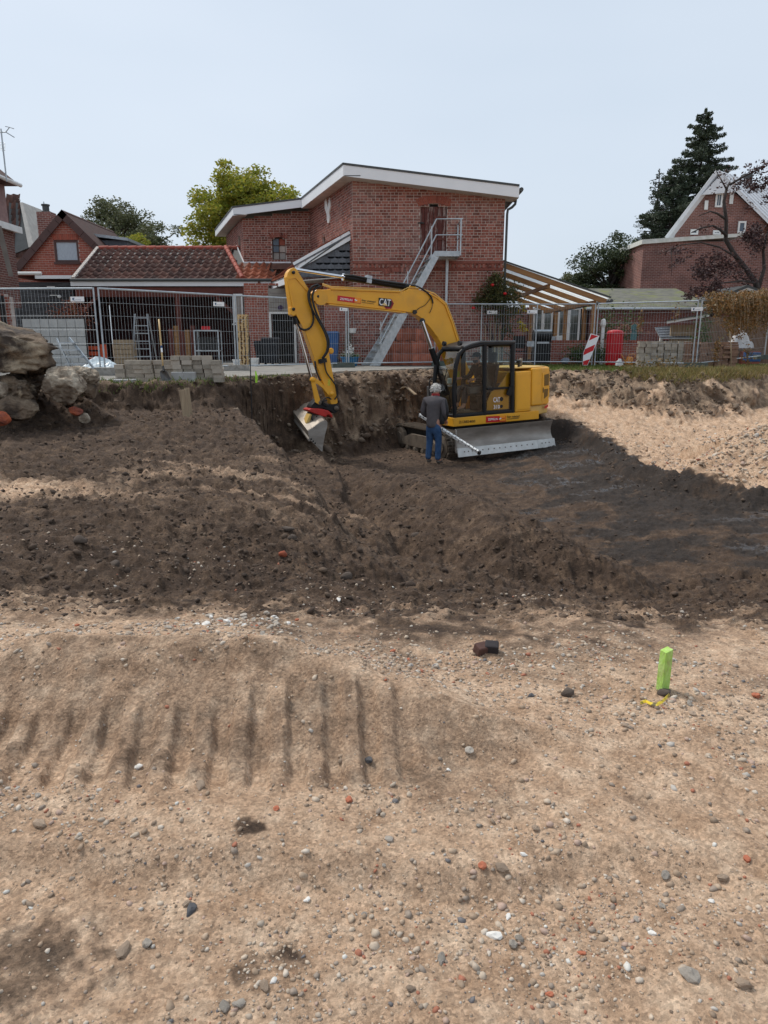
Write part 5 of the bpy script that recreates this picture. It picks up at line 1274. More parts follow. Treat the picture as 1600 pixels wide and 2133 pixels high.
# markings on door panel and skirt
np_ = LD
lettering('CAT', up_(-.45, CL1 - .055, H0 + .28) + LD * .035, -HD, TILT @ Z_, .19, .12, 'lettering', M['decal_white'], cab)
lettering('310', up_(-.46, CL1 - .055, H0 + .13) + LD * .035, -HD, TILT @ Z_, .17, .09, 'lettering', M['decal_white'], cab)
for h, s_ in ((.30, .09), (.14, .07)):
    c = up_(-.68, CL1 - .055, H0 + h + s_ / 2) + LD * .034
    MB().prism([c + (-HD) * (s_ * .6 * math.cos(a)) + TILT @ Z_ * (s_ * .6 * math.sin(a)) for a in [PI / 3 * k + PI / 6 for k in range(6)]], LD * .002).build('badge', M['decal_black'], cab)
dk = 1.133
sheet(up_(-.22, dk, .83) + LD * .004, -HD, TILT @ Z_, .56, .14, 'sticker', M['decal_red'], deck)
sheet(up_(-.60, dk, .84) + LD * .009, -HD, TILT @ Z_, .165, .12, 'sticker', M['decal_orange'], deck)
lettering('ZEPPELIN', up_(-.27, dk, .875) + LD * .011, -HD, TILT @ Z_, .27, .05, 'lettering', M['decal_white'], deck)
MB().prism([up_(-.565, dk, .885) + LD * .012, up_(-.61, dk, .865) + LD * .012, up_(-.61, dk, .885) + LD * .012, up_(-.66, dk, .9) + LD * .012, up_(-.61, dk, .915) + LD * .012, up_(-.61, dk, .905) + LD * .012], LD * .002).build('arrow', M['decal_white'], deck)
lettering('Rental', up_(-.65, dk, .885) + LD * .014, -HD, TILT @ Z_, .09, .03, 'lettering', M['decal_red'], deck)
lettering('hier mieten!', up_(-.81, dk, .89) + LD * .005, -HD, TILT @ Z_, .36, .065, 'lettering', M['decal_black'], deck, .2)
MB().bar(up_(-.82, dk, .865) + LD * .004, up_(-1.15, dk, .865) + LD * .004, .003, .012).build('underline', M['decal_black'], deck)
lettering('21385400', up_(.52, dk, .87) + LD * .005, -HD, TILT @ Z_, .44, .06, 'lettering', M['decal_black'], deck, .1)

# ---- boom, stick and cylinders lie in one upright plane beside the cab
def bpl(px, py, l): return onplane(px, py, up_(0, l, 0), TILT @ LD)
WB = .13; LB = -.08                                    # half width, centre line
def plate(pix, l0, l1, nm, m, parent=ex, bevel=.012):
    ps = [bpl(x, y, l1) for x, y in pix]; return MB().prism(ps, (TILT @ LD) * (l0 - l1)).build(nm, m, parent, bevel=bevel)
boom_px = [(650, 619), (652, 610), (660, 603), (690, 603), (760, 606), (835, 609), (852, 602), (876, 604), (896, 613), (914, 623), (928, 636), (941, 668), (956, 712), (985, 790), (1003, 842), (985, 856), (968, 850), (950, 790), (930, 738), (912, 703), (895, 681), (876, 661), (862, 653), (845, 649), (790, 643), (735, 637), (686, 632), (665, 630), (654, 626)]
boom = plate(boom_px, LB - WB, LB + WB, 'boom', M['cat'])
plate([(686, 632.6), (735, 637.6), (790, 643.6), (845, 649.6), (845, 652), (790, 646), (735, 640), (686, 635)], LB - WB * 1.25, LB + WB * 1.25, 'flange', M['cat'], boom, 0)
plate([(690, 600.5), (760, 603.5), (835, 606.5), (835, 609), (760, 606), (690, 603)], LB - WB * 1.2, LB + WB * 1.2, 'flange', M['cat'], boom, 0)
for a, b_ in (((896, 610), (914, 620)), ((914, 620), (929, 633)), ((929, 633), (942, 666)), ((942, 666), (957, 712))):
    plate([a, b_, (b_[0] - 2.2, b_[1] + 2), (a[0] - 1.8, a[1] + 2.4)], LB - WB * 1.2, LB + WB * 1.2, 'flange', M['cat'], boom, 0)
plate([(845, 608), (855, 594), (862, 594), (874, 603)], LB - .09, LB + .09, 'cylinder_bracket', M['cat'], boom)
stick_px = [(597.5, 577), (600, 567), (605, 560), (611, 557), (617, 559), (621, 565), (642, 600), (655, 622), (664, 650), (672, 680), (681, 712), (688, 748), (704, 838), (700, 843), (690, 842), (683, 822), (670, 790), (660, 762), (645, 717), (632, 680), (620, 659), (610, 655), (606, 640), (601, 602)]
stick = plate(stick_px, LB - WB * .85, LB + WB * .85, 'stick', M['cat'])
for pl_ in ([(598, 579), (617, 576), (643, 606), (641, 608), (616, 579), (599, 582)], [(599, 582), (601, 581), (613, 640), (635, 684), (633, 686), (610, 641)]):
    plate(pl_, LB + WB * .85, LB + WB * .85 + .02, 'weld_rib', M['cat'], stick, 0)
def pin(px, py, r_, l, nm, m, parent, t=.05): MB().lathe(bpl(px, py, l), [(r_, 0), (r_, t * .6), (r_ * .7, t * .8), (r_ * .35, t)], 14, TILT @ LD).build(nm, m, parent, auto=40)
def disc(px, py, r_, l, parent): MB().lathe(bpl(px, py, l), [(r_, 0), (r_, .02)], 20, TILT @ LD).build('boss', M['cat'], parent, auto=40)
disc(668, 620, .16, LB + WB, boom); disc(654, 618, .09, LB + WB + .02, boom)
for px, py in ((661, 617.5), (611, 567.5), (611, 644)): pin(px, py, .035, LB + WB, 'pin', M['black'], boom if px > 650 else stick)
pin(879, 669, .07, LB + WB, 'pin', M['black'], boom)
# stick cylinder on top of the boom
def cyl(p, q, t, r0, r1, nm, parent, l):
    p, q = bpl(*p, l), bpl(*q, l); mid = p.lerp(q, t)
    c = MB().tube([q, mid], r0, 14).build(nm, M['cabblack'], parent, auto=40)
    MB().tube([mid, mid.lerp(p, .02), mid.lerp(p, .021), p], [r0 * 1.06, r0 * 1.06, r1, r1], 12).build('rod', M['chrome'], c, auto=40); return c
sc_ = cyl((614, 561), (857, 599), .40, .075, .036, 'stick_cylinder', boom, LB)
MB().tube([bpl(716, 573, LB + .07), bpl(735, 574, LB + .08), bpl(765, 580, LB + .09), bpl(800, 586, LB + .09), bpl(845, 592, LB + .09)], .022, 8).build('hydraulic_pipe', M['black'], sc_, smooth=True)
MB().bar(bpl(762, 581, LB + .03), bpl(772, 583, LB + .03), .16, .16).build('clamp', M['galv'], sc_)
# boom cylinders
for l in (LB + .24, LB - .24):
    c = cyl((879, 669), (932, 822), .36, .07, .042, 'boom_cylinder', boom, l)
# bucket cylinder
cyl((650, 791), (613, 655), .86, .062, .035, 'bucket_cylinder', stick, LB)
plate([(605, 640), (615, 640), (617, 655), (612, 659), (606, 655)], LB - .06, LB + WB + .01, 'lug', M['cat'], stick)
# bucket linkage
for s_ in (1, -1):
    l1 = LB + s_ * .155
    plate([(648, 786), (654, 785), (668, 795), (680, 808), (693, 813), (696, 820), (691, 827), (684, 823), (674, 810), (662, 800), (650, 797), (646, 792)], l1 - .02, l1 + .02, 'link', M['cat'], stick, .005)
    plate([(648, 793), (656, 793), (667, 832), (664, 842), (657, 838)], l1 - .03 + s_ * .03, l1 + .0 + s_ * .03, 'link', M['cat'], stick, .005)
for px, py in ((651.5, 791), (690.5, 820)): pin(px, py, .05, LB + .17, 'pin', M['cat'], stick)
# quick hitch, tiltrotator and ditching bucket
hit = plate([(647, 848), (650, 843), (660, 832), (668, 833), (684, 843), (703, 841), (708, 848), (706, 855), (697, 862), (688, 856), (672, 851), (650, 852)], LB - .14, LB + .14, 'quick_hitch', M['cabblack'])
for px, py in ((664.5, 838), (700.5, 850)): pin(px, py, .055, LB + .14, 'pin', M['mud'], hit)
rot_ = plate([(643, 853), (648, 851), (666, 851), (676, 853), (686, 856), (693, 864), (694, 871), (690, 870), (688, 866), (684, 864), (679, 869), (668, 866), (654, 861), (644, 857)], LB - .2, LB + .2, 'tiltrotator', M['rednew'], ex, .02)
plate([(650, 862), (668, 867), (680, 870), (676, 885), (662, 887), (648, 878)], LB - .15, LB + .12, 'rotor_housing', M['mud'], rot_, .03)
plate([(646, 862), (650, 864), (643, 890), (637, 893), (638, 880)], LB - .05, LB + .20, 'bucket_ear', M['catpale'], rot_, .01)
plate([(671, 868), (676, 870), (671, 885), (664, 887)], LB - .05, LB + .20, 'bucket_ear', M['catpale'], rot_, .01)
for k, (px, py) in enumerate(((652, 868), (660, 872), (668, 874))):
    MB().tube([bpl(px, py - 5, LB + .2), bpl(px - 2, py + 4, LB + .24), bpl(px + 3, py + 12, LB + .2)], .02, 7).build('hose', M['rubber'], rot_, smooth=True)
WV = (TILT @ LD * .90 - Z_ * .30 + HD * .02).normalized()          # bucket width, tilted down towards the camera
ln = LB + .48
prof_px = [(645, 915), (641, 897), (652, 891), (666, 880), (676, 876), (682, 879), (682, 888), (677, 906), (671, 941)]
near = [bpl(x, y, ln) for x, y in prof_px]
sh_ = MB(); far_ = [p - WV * 1.12 for p in near]; n_ = len(near); th_ = .02
inner_n = [p.lerp(sum(near, Vector()) / n_, .06) for p in near]; inner_f = [p - WV * 1.12 for p in inner_n]
vs = near + far_ + inner_n + inner_f
fs = [(i, i + 1, n_ + i + 1, n_ + i) for i in range(n_ - 1)] + [(2 * n_ + i, 3 * n_ + i, 3 * n_ + i + 1, 2 * n_ + i + 1) for i in range(n_ - 1)]
fs += [(0, n_, 3 * n_, 2 * n_), (n_ - 1, 3 * n_ - 1, 4 * n_ - 1, 2 * n_ - 1)]
M['bucket'] = mat('worn_bucket', (.20, .175, .15, 1), (.30, .255, .205, 1), .5, 4, .003, 30, metal=.3, dirt=(.40, .33, .25, 1), dirt_amt=.8)
bucket = sh_.add(vs, fs).build('bucket', M['bucket'], ex)
MB().prism(near, -WV * .03).build('side_plate', M['blade'], bucket)
MB().prism([p + WV * -1.12 for p in near], WV * .03).build('side_plate', M['blade'], bucket)
MB().hexa([near[0] + WV * .01, near[-1] + WV * .01, near[-1] - WV * .02 + Vector((0, 0, .03)), near[0] - WV * .02, near[0].lerp(near[1], .25) + WV * .012, near[-1].lerp(near[-2], .2) + WV * .012, near[-1].lerp(near[-2], .2) - WV * .02, near[0].lerp(near[1], .25) - WV * .02]).build('side_cutter', M['blade'], bucket)
ce = near[0]; MB().hexa([ce + Vector((-.02, 0, -.05)), ce + Vector((.03, 0, -.02)), ce + Vector((.03, 0, -.02)) - WV * 1.14, ce + Vector((-.02, 0, -.05)) - WV * 1.14, ce + Vector((-.03, 0, .0)), ce + Vector((.02, 0, .06)), ce + Vector((.02, 0, .06)) - WV * 1.14, ce + Vector((-.03, 0, .0)) - WV * 1.14]).build('cutting_edge', M['blade'], bucket)
for k in range(3): MB().lathe(near[0].lerp(near[-1], .06 + k * .16) + (near[3] - near[0]) * .06 + WV * .005, [(.022, 0), (.02, .012)], 8, WV).build('bolt', M['black'], bucket)
# hydraulic hoses
def hose(pts, r_, parent, l=LB + WB + .03):
    P3 = [bpl(x, y, l) for x, y in pts]; out_ = []
    for i in range(len(P3) - 1):
        p0, p1, p2, p3 = P3[max(i - 1, 0)], P3[i], P3[i + 1], P3[min(i + 2, len(P3) - 1)]
        for k in range(5):
            t = k / 5; out_.append(.5 * ((2 * p1) + (p2 - p0) * t + (2 * p0 - 5 * p1 + 4 * p2 - p3) * t * t + (3 * p1 - p0 - 3 * p2 + p3) * t ** 3))
    MB().tube(out_ + [P3[-1]], r_, 7).build('hose', M['rubber'], parent, smooth=True)
hose([(665, 594), (652, 596), (646, 606), (645, 625), (650, 645), (653, 665), (648, 680), (637, 687), (626, 684), (619, 672), (617, 662)], .022, boom)
hose([(668, 596), (656, 602), (651, 618), (655, 640), (665, 665), (678, 690), (685, 710), (683, 730), (674, 745), (668, 752)], .022, boom, LB + WB + .06)
hose([(663, 592), (649, 598), (642, 612), (646, 635), (660, 662), (675, 690), (682, 712), (680, 732), (671, 746)], .02, boom, LB + WB + .09)
hose([(676, 755), (680, 775), (692, 792), (702, 808), (703, 822), (697, 832)], .016, stick)
hose([(656, 752), (659, 772), (664, 785), (668, 793)], .02, stick)
hose([(690, 832), (684, 828), (676, 830), (673, 837), (680, 843)], .016, stick); hose([(682, 834), (675, 836), (674, 842), (682, 846)], .014, stick)
MB().bar(bpl(664, 753, LB + WB + .02), bpl(680, 750, LB + WB + .02), .06, .09).build('hose_clamp', M['black'], stick)
MB().lathe(bpl(689, 731, LB + .02), [(.05, 0), (.07, .02), (.05, .04)], 12, TILT @ LD).build('lifting_eye', M['cat'], stick)
hose([(856, 594), (868, 596), (880, 602), (892, 611), (899, 620), (902, 632)], .018, boom); hose([(897, 621), (886, 635), (873, 642), (865, 650)], .008, boom); hose([(902, 624), (900, 640), (895, 652)], .008, boom)
MB().lathe(bpl(863, 650, LB + WB + .01), [(.05, 0), (.05, .05)], 10, TILT @ LD).build('work_light', M['black'], boom)
mb = MB(); mb.tube([bpl(x, y, LB + WB * .7) for x, y in ((672, 594), (690, 600), (760, 603), (835, 606), (850, 599), (876, 601), (905, 611), (930, 632), (944, 668), (958, 712))], .014, 6); mb.tube([bpl(x, y, LB + WB * .2) for x, y in ((672, 591), (690, 597), (760, 600), (835, 603))], .014, 6); mb.build('hydraulic_pipe', M['catpale'], boom, smooth=True)
# boom markings
bn = TILT @ LD
bo = LB + WB + .004
xdv = (bpl(752, 633, bo) - bpl(703, 627, bo)).normalized(); ydv = (bpl(703, 616, bo) - bpl(702, 627, bo)).normalized()
s1 = bpl(702.5, 626.5, bo); sheet(s1, xdv, ydv, (bpl(751.5, 631.5, bo) - s1).length, .115, 'sticker', M['decal_red'], boom)
s2 = bpl(738.5, 629.8, bo + .006); sheet(s2, xdv, ydv, (bpl(751, 631, bo + .006) - s2).length, .10, 'sticker', M['decal_orange'], boom)
s3 = bpl(708, 624.3, bo + .008); lettering('ZEPPELIN', s3, xdv, ydv, (bpl(733.5, 627, bo) - s3).length, .045, 'lettering', M['decal_white'], boom)
q = [(737.5, 624.5), (741, 623), (741, 624), (745, 625.5), (741, 627.5), (741, 626)]
MB().prism([bpl(x, y, bo + .01) for x, y in q], bn * .002).build('arrow', M['decal_white'], boom)
s4 = bpl(753.5, 627.2, bo + .003); lettering('hier mieten!', s4, xdv, ydv, (bpl(782, 631.2, bo) - s4).length, .045, 'lettering', M['decal_black'], boom, .25)
MB().bar(bpl(754, 629.5, bo + .003), bpl(779, 633, bo + .003), .003, .008).build('underline', M['decal_black'], boom)
hexp = [(801, 639), (804, 643), (815, 643), (820.5, 632), (815, 622.5), (812, 622)]
MB().prism([bpl(x, y, bo + .001) for x, y in hexp], bn * .002).build('badge', mat('badge_red', (.25, .012, .03, 1)), boom)
hexb = [(789, 620), (812, 622.5), (817, 631), (813, 640), (788.5, 636.5)]
MB().prism([bpl(x, y, bo + .004) for x, y in hexb], bn * .002).build('badge', M['decal_black'], boom)
s5 = bpl(789.6, 635.2, bo + .008); lettering('CAT', s5, xdv, ydv, (bpl(813, 637.5, bo) - s5).length, .150, 'lettering', M['decal_white'], boom)
MB().prism([bpl(x, y, bo + .012) for x, y in ((794.5, 635.6), (801, 630.5), (808, 637.2))], bn * .002).build('emblem', mat('emblem_tan', (.75, .55, .25, 1)), boom)
sheet(bpl(682.5, 803, LB + WB * .85 + .004), xdv, ydv, .06, .14, 'warning_label', mat('warning_yellow', (.8, .68, .05, 1), (.4, .33, .04, 1), .4, 40), stick)
MB().bar(up_(.62, -.1, .9), up_(.42, -.1, .9), .12, .06).build('step', M['cat'], ex)
# ================================================================== PEOPLE
def skin_obj(name, verts, edges, m, parent, sub=2, root=0):
    """one continuous skinned surface; verts: name -> (point, rx, ry)"""
    keys = list(verts); off = wloc(parent) if parent is not None else Vector((0, 0, 0))
    me = bpy.data.meshes.new(name); me.from_pydata([tuple(Vector(verts[k][0]) - off) for k in keys], [(keys.index(a), keys.index(b)) for a, b in edges], [])
    me.materials.append(m); o = link(name, me, parent)
    sk = o.modifiers.new('skin', 'SKIN'); sk.use_smooth_shade = True
    if not me.skin_vertices: 
        with bpy.context.temp_override(object=o, active_object=o): bpy.ops.mesh.customdata_skin_add()
    for i, k in enumerate(keys):
        sv = me.skin_vertices[0].data[i]; sv.radius = (verts[k][1], verts[k][2] if len(verts[k]) > 2 else verts[k][1]); sv.use_root = (i == root)
    s = o.modifiers.new('sub', 'SUBSURF'); s.levels = sub; s.render_levels = sub
    return o
def frame_fn(origin, heading):
    c, s = math.cos(heading), math.sin(heading); o = Vector(origin)
    return lambda x, y, z: o + Vector((x * c - y * s, x * s + y * c, z))
def hand(T, wrist, elbow, parent, curl=.8, left=1):
    """palm, four bent fingers of unequal length and a thumb leaving the side of the palm"""
    d = (Vector(wrist) - Vector(elbow)).normalized(); side = d.cross(Z_).normalized() * left; dn = side.cross(d).normalized() * left
    if dn.z > 0: dn = -dn
    w_ = Vector(wrist); mb = MB(); p = w_ + d * .05
    mb.tube([w_ - d * .01, w_ + d * .03, w_ + d * .075, w_ + d * .09], [.026, .036, .038, .03], 8)
    for k, L in enumerate((.065, .078, .072, .055)):
        b = w_ + d * .085 + side * ((k - 1.5) * .021)
        m1 = b + d * L * .5 + dn * L * .2 * curl; m2 = m1 + d * L * .22 + dn * L * .4 * curl; m3 = m2 - d * L * .05 + dn * L * .35 * curl
        mb.tube([b - d * .02, b, m1, m2, m3], [.011, .0105, .0095, .009, .006], 6)
    b = w_ + d * .035 - side * .032
    mb.tube([b, b - side * .022 + d * .025, b - side * .02 + d * .055 + dn * .015, b - side * .008 + d * .075 + dn * .03], [.014, .0125, .011, .007], 6)
    mb.build('hand', M['skin'], parent, smooth=True)
def head_bits(T, hp, parent, look=0):
    """eyes, brows, mouth and ears on the head; hp = head centre in local frame"""
    x, y, z = hp
    for s in (-1, 1):
        MB().lathe(T(x + s * .033, y + .088, z + .0), [(.004, -.01), (.011, -.006), (.013, 0), (.011, .006), (.004, .01)], 8).build('eye', M['decal_white'], parent, smooth=True)
        MB().lathe(T(x + s * .033, y + .098, z), [(.002, -.004), (.006, 0), (.002, .004)], 6).build('pupil', M['black'], parent)
        MB().bar(T(x + s * .018, y + .096, z + .022), T(x + s * .05, y + .085, z + .021), .01, .008).build('brow', M['hairgrey'] if look == 0 else M['hairdark'], parent)
        MB().lathe(T(x + s * .078, y + .0, z - .005), [(.006, -.03), (.014, -.015), (.016, .01), (.012, .03), (.004, .034)], 8).build('ear', M['skin'], parent, smooth=True)
    MB().bar(T(x - .022, y + .093, z - .058), T(x + .022, y + .093, z - .058), .012, .008).build('mouth', mat('lips', (.35, .12, .1, 1)), parent)
M['hairgrey'] = mat('grey_hair', (.78, .75, .69, 1), (.50, .47, .43, 1), .8, 45, .01, 60)
M['hairdark'] = mat('dark_hair', (.03, .02, .015, 1), (.05, .03, .02, 1), .8, 40)
M['jacket'] = mat('grey_jacket', (.105, .092, .095, 1), (.085, .075, .078, 1), .85, 14, .004, 25)
M['jacketdark'] = mat('jacket_panels', (.022, .021, .023, 1), (.03, .03, .03, 1), .85, 14)
M['denim'] = mat('denim', (.035, .085, .19, 1), (.02, .055, .13, 1), .9, 9, .004, 30, dirt=(.10, .17, .28, 1), dirt_amt=.5)
M['shoe'] = mat('dusty_shoe', (.075, .065, .058, 1), (.12, .10, .085, 1), .85, 12)
M['scarf'] = mat('red_scarf', (.35, .03, .03, 1), (.25, .02, .02, 1), .85, 20)
M['navy'] = mat('dark_workwear', (.012, .013, .017, 1), (.02, .021, .026, 1), .85, 10, .004, 25)
M['trousers'] = mat('work_trousers', (.022, .024, .032, 1), (.035, .036, .042, 1), .88, 10, .004, 25)

def standing_man():
    f = U(903, 969, 15.55); zf = ground_z(f.x, f.y)
    t = thing('person', 'grey-haired man in dark grey jacket and blue jeans standing beside the excavator', 'person', (f.x, f.y, zf))
    T = frame_fn((f.x, f.y, zf), math.radians(-28)); S = 1.0
    B = {'pelvis': (T(0, -.02, .90), .14, .11), 'waist': (T(0, -.015, 1.04), .135, .105), 'chest': (T(0, .0, 1.24), .16, .115), 'upper': (T(0, .02, 1.38), .12, .09),
         'neck': (T(0, .05, 1.47), .055, .055), 'jaw': (T(0, .085, 1.53), .058, .07), 'head': (T(0, .085, 1.60), .074, .09), 'crown': (T(0, .075, 1.67), .06, .075),
         'nose': (T(0, .175, 1.565), .013, .013)}
    E = [('pelvis', 'waist'), ('waist', 'chest'), ('chest', 'upper'), ('upper', 'neck'), ('neck', 'jaw'), ('jaw', 'head'), ('head', 'crown'), ('jaw', 'nose')]
    arm = {1: ((.20, .0, 1.37), (.27, -.03, 1.10), (.20, .17, .95)), -1: ((-.20, .0, 1.37), (-.28, -.02, 1.10), (-.14, .20, .96))}
    for s in (1, -1):
        sh, el, wr = arm[s]; k = 'r' if s > 0 else 'l'
        B['sh' + k] = (T(*sh), .07, .07); B['el' + k] = (T(*el), .05, .05); B['wr' + k] = (T(*wr), .03, .03)
        E += [('upper', 'sh' + k), ('sh' + k, 'el' + k), ('el' + k, 'wr' + k)]
        B['hip' + k] = (T(s * .09, -.01, .84), .10, .10); B['kn' + k] = (T(s * .10, .02, .47), .062, .066); B['an' + k] = (T(s * .115, -.03, .09), .042, .045); B['to' + k] = (T(s * .14, .10, .045), .038, .03)
        E += [('pelvis', 'hip' + k), ('hip' + k, 'kn' + k), ('kn' + k, 'an' + k), ('an' + k, 'to' + k)]
    body = skin_obj('body', B, E, M['skin'], t)
    # jacket
    J = {'hem': (T(0, -.02, .76), .17, .14), 'hips': (T(0, -.02, .88), .175, .145), 'waist': (T(0, -.02, 1.02), .17, .14), 'chest': (T(0, -.005, 1.24), .195, .15), 'upper': (T(0, .015, 1.385), .15, .115), 'collar': (T(0, .045, 1.475), .078, .078)}
    JE = [('hem', 'hips'), ('hips', 'waist'), ('waist', 'chest'), ('chest', 'upper'), ('upper', 'collar')]
    for s in (1, -1):
        sh, el, wr = arm[s]; k = 'r' if s > 0 else 'l'
        m_ = [(sh[i] + el[i]) / 2 for i in range(3)]; fm = [(el[i] * .4 + wr[i] * .6) for i in range(3)]
        J['sh' + k] = (T(*sh), .092, .092); J['ua' + k] = (T(*m_), .078, .078); J['el' + k] = (T(*el), .068, .068); J['fa' + k] = (T(*fm), .056, .056); J['cu' + k] = (T(*wr), .05, .05)
        JE += [('upper', 'sh' + k), ('sh' + k, 'ua' + k), ('ua' + k, 'el' + k), ('el' + k, 'fa' + k), ('fa' + k, 'cu' + k)]
    jk = skin_obj('jacket', J, JE, M['jacket'], t)
    # dark side panel and sleeve strip
    mb = MB(); mb.tube([T(.185, -.01, .87), T(.19, -.01, 1.0), T(.195, .0, 1.15), T(.17, .0, 1.26)], [.055, .06, .05, .02], 8); mb.build('side_panel', M['jacketdark'], jk, smooth=True)
    mb = MB(); mb.tube([T(.255, -.0, 1.40), T(.31, -.03, 1.25), T(.325, -.035, 1.10), T(.27, .08, 1.0)], [.028, .032, .032, .02], 8); mb.build('sleeve_strip', M['jacketdark'], jk, smooth=True)
    # jeans
    Jn = {'top': (T(0, -.02, 1.0), .15, .125), 'seat': (T(0, -.03, .83), .155, .14)}
    JnE = [('top', 'seat')]
    for s in (1, -1):
        k = 'r' if s > 0 else 'l'
        Jn['th' + k] = (T(s * .095, -.01, .70), .095, .10); Jn['kn' + k] = (T(s * .105, .02, .47), .075, .08); Jn['ca' + k] = (T(s * .11, -.02, .27), .07, .075); Jn['hm' + k] = (T(s * .115, -.03, .07), .066, .07)
        JnE += [('seat', 'th' + k), ('th' + k, 'kn' + k), ('kn' + k, 'ca' + k), ('ca' + k, 'hm' + k)]
    skin_obj('jeans', Jn, JnE, M['denim'], t)
    for s in (1, -1):
        skin_obj('shoe', {'heel': (T(s * .115, -.06, .045), .05, .045), 'mid': (T(s * .12, .03, .045), .05, .042), 'toe': (T(s * .14, .13, .035), .045, .033)}, [('heel', 'mid'), ('mid', 'toe')], M['shoe'], t)
    sc_ = MB(); sc_.lathe(T(0, .055, 1.475), [(.075, -.02), (.09, 0), (.088, .03), (.07, .05)], 14); sc_.build('scarf', M['scarf'], t, smooth=True)
    # tousled hair as many short overlapping locks
    hb = MB(); rr = random.Random(4); hc = T(0, .07, 1.615)
    hb.lathe(T(0, .062, 1.615), [(.03, -.085), (.088, -.05), (.098, .0), (.09, .05), (.06, .085), (.02, .098)], 14)
    for i in range(150):
        a = rr.uniform(0, 2 * PI); e = rr.uniform(-.5, 1.4); d = Vector((math.cos(a) * math.cos(e), math.sin(a) * math.cos(e), math.sin(e)))
        loc = T(0, .06, 1.615) + Vector((d.x * .088, d.y * .095, d.z * .09))
        fw = T(0, 1, 0) - T(0, 0, 0)
        if d.dot(fw) > .45 and d.z < .35: continue
        hb.tube([loc, loc + d * .016 + Vector((rr.uniform(-.02, .02), rr.uniform(-.02, .02), rr.uniform(-.02, .012))), loc + d * .022 + Vector((rr.uniform(-.03, .03), rr.uniform(-.03, .03), rr.uniform(-.03, .02)))], [.016, .012, .004], 5)
    hb.build('hair', M['hairgrey'], t, smooth=True)
    head_bits(T, (0, .085, 1.60), t)
    for s in (1, -1): hand(T, T(*arm[s][2]), T(*arm[s][1]), t, .9, s)
    return t, T, arm
man, TM, marm = standing_man()
# levelling staff held in the right hand
sa, sb = U(874, 864, 15.95), U(997, 942, 14.75)
hw_ = (TM(*marm[1][2]) + TM(*marm[-1][2])) / 2
dS = (sb - sa).normalized()
hp_ = TM(.20, .24, .93); 
sd = thing('levelling_staff', 'white levelling staff with black graduations held slanting by the grey-haired man', 'levelling staff', sb)
M['staff'] = mat('staff_white', (.78, .78, .76, 1), (.70, .70, .68, 1), .4)
MB().bar(sa, sb, .045, .065, Vector((0, -.5, 1))).build('staff_bar', M['staff'], sd)
xs_ = dS.cross(Vector((0, -.5, 1))).normalized(); ys_ = xs_.cross(dS).normalized()
fce = ys_ if ys_.z > 0 else -ys_; fc2 = -xs_ if xs_.y > 0 else xs_
Ls = (sb - sa).length; n_ = int(Ls / .1)
for k in range(n_):
    c = sa + dS * (.05 + k * .1) + fce * .034 + fc2 * (.008 if k % 2 else -.008)
    MB().box(c, (.035, .014, .002), Matrix((dS, fc2, fce)).transposed()).build('graduation', M['decal_black'], sd)
    c = sa + dS * (.05 + k * .1) + fc2 * .0235 + fce * (.014 if k % 2 else -.012)
    MB().box(c, (.035, .02, .002), Matrix((dS, fce, fc2)).transposed()).build('graduation', M['decal_black'], sd)
MB().box(sb + dS * .02, (.05, .055, .075), Matrix((dS, xs_, ys_)).transposed()).build('foot_cap', M['black'], sd)

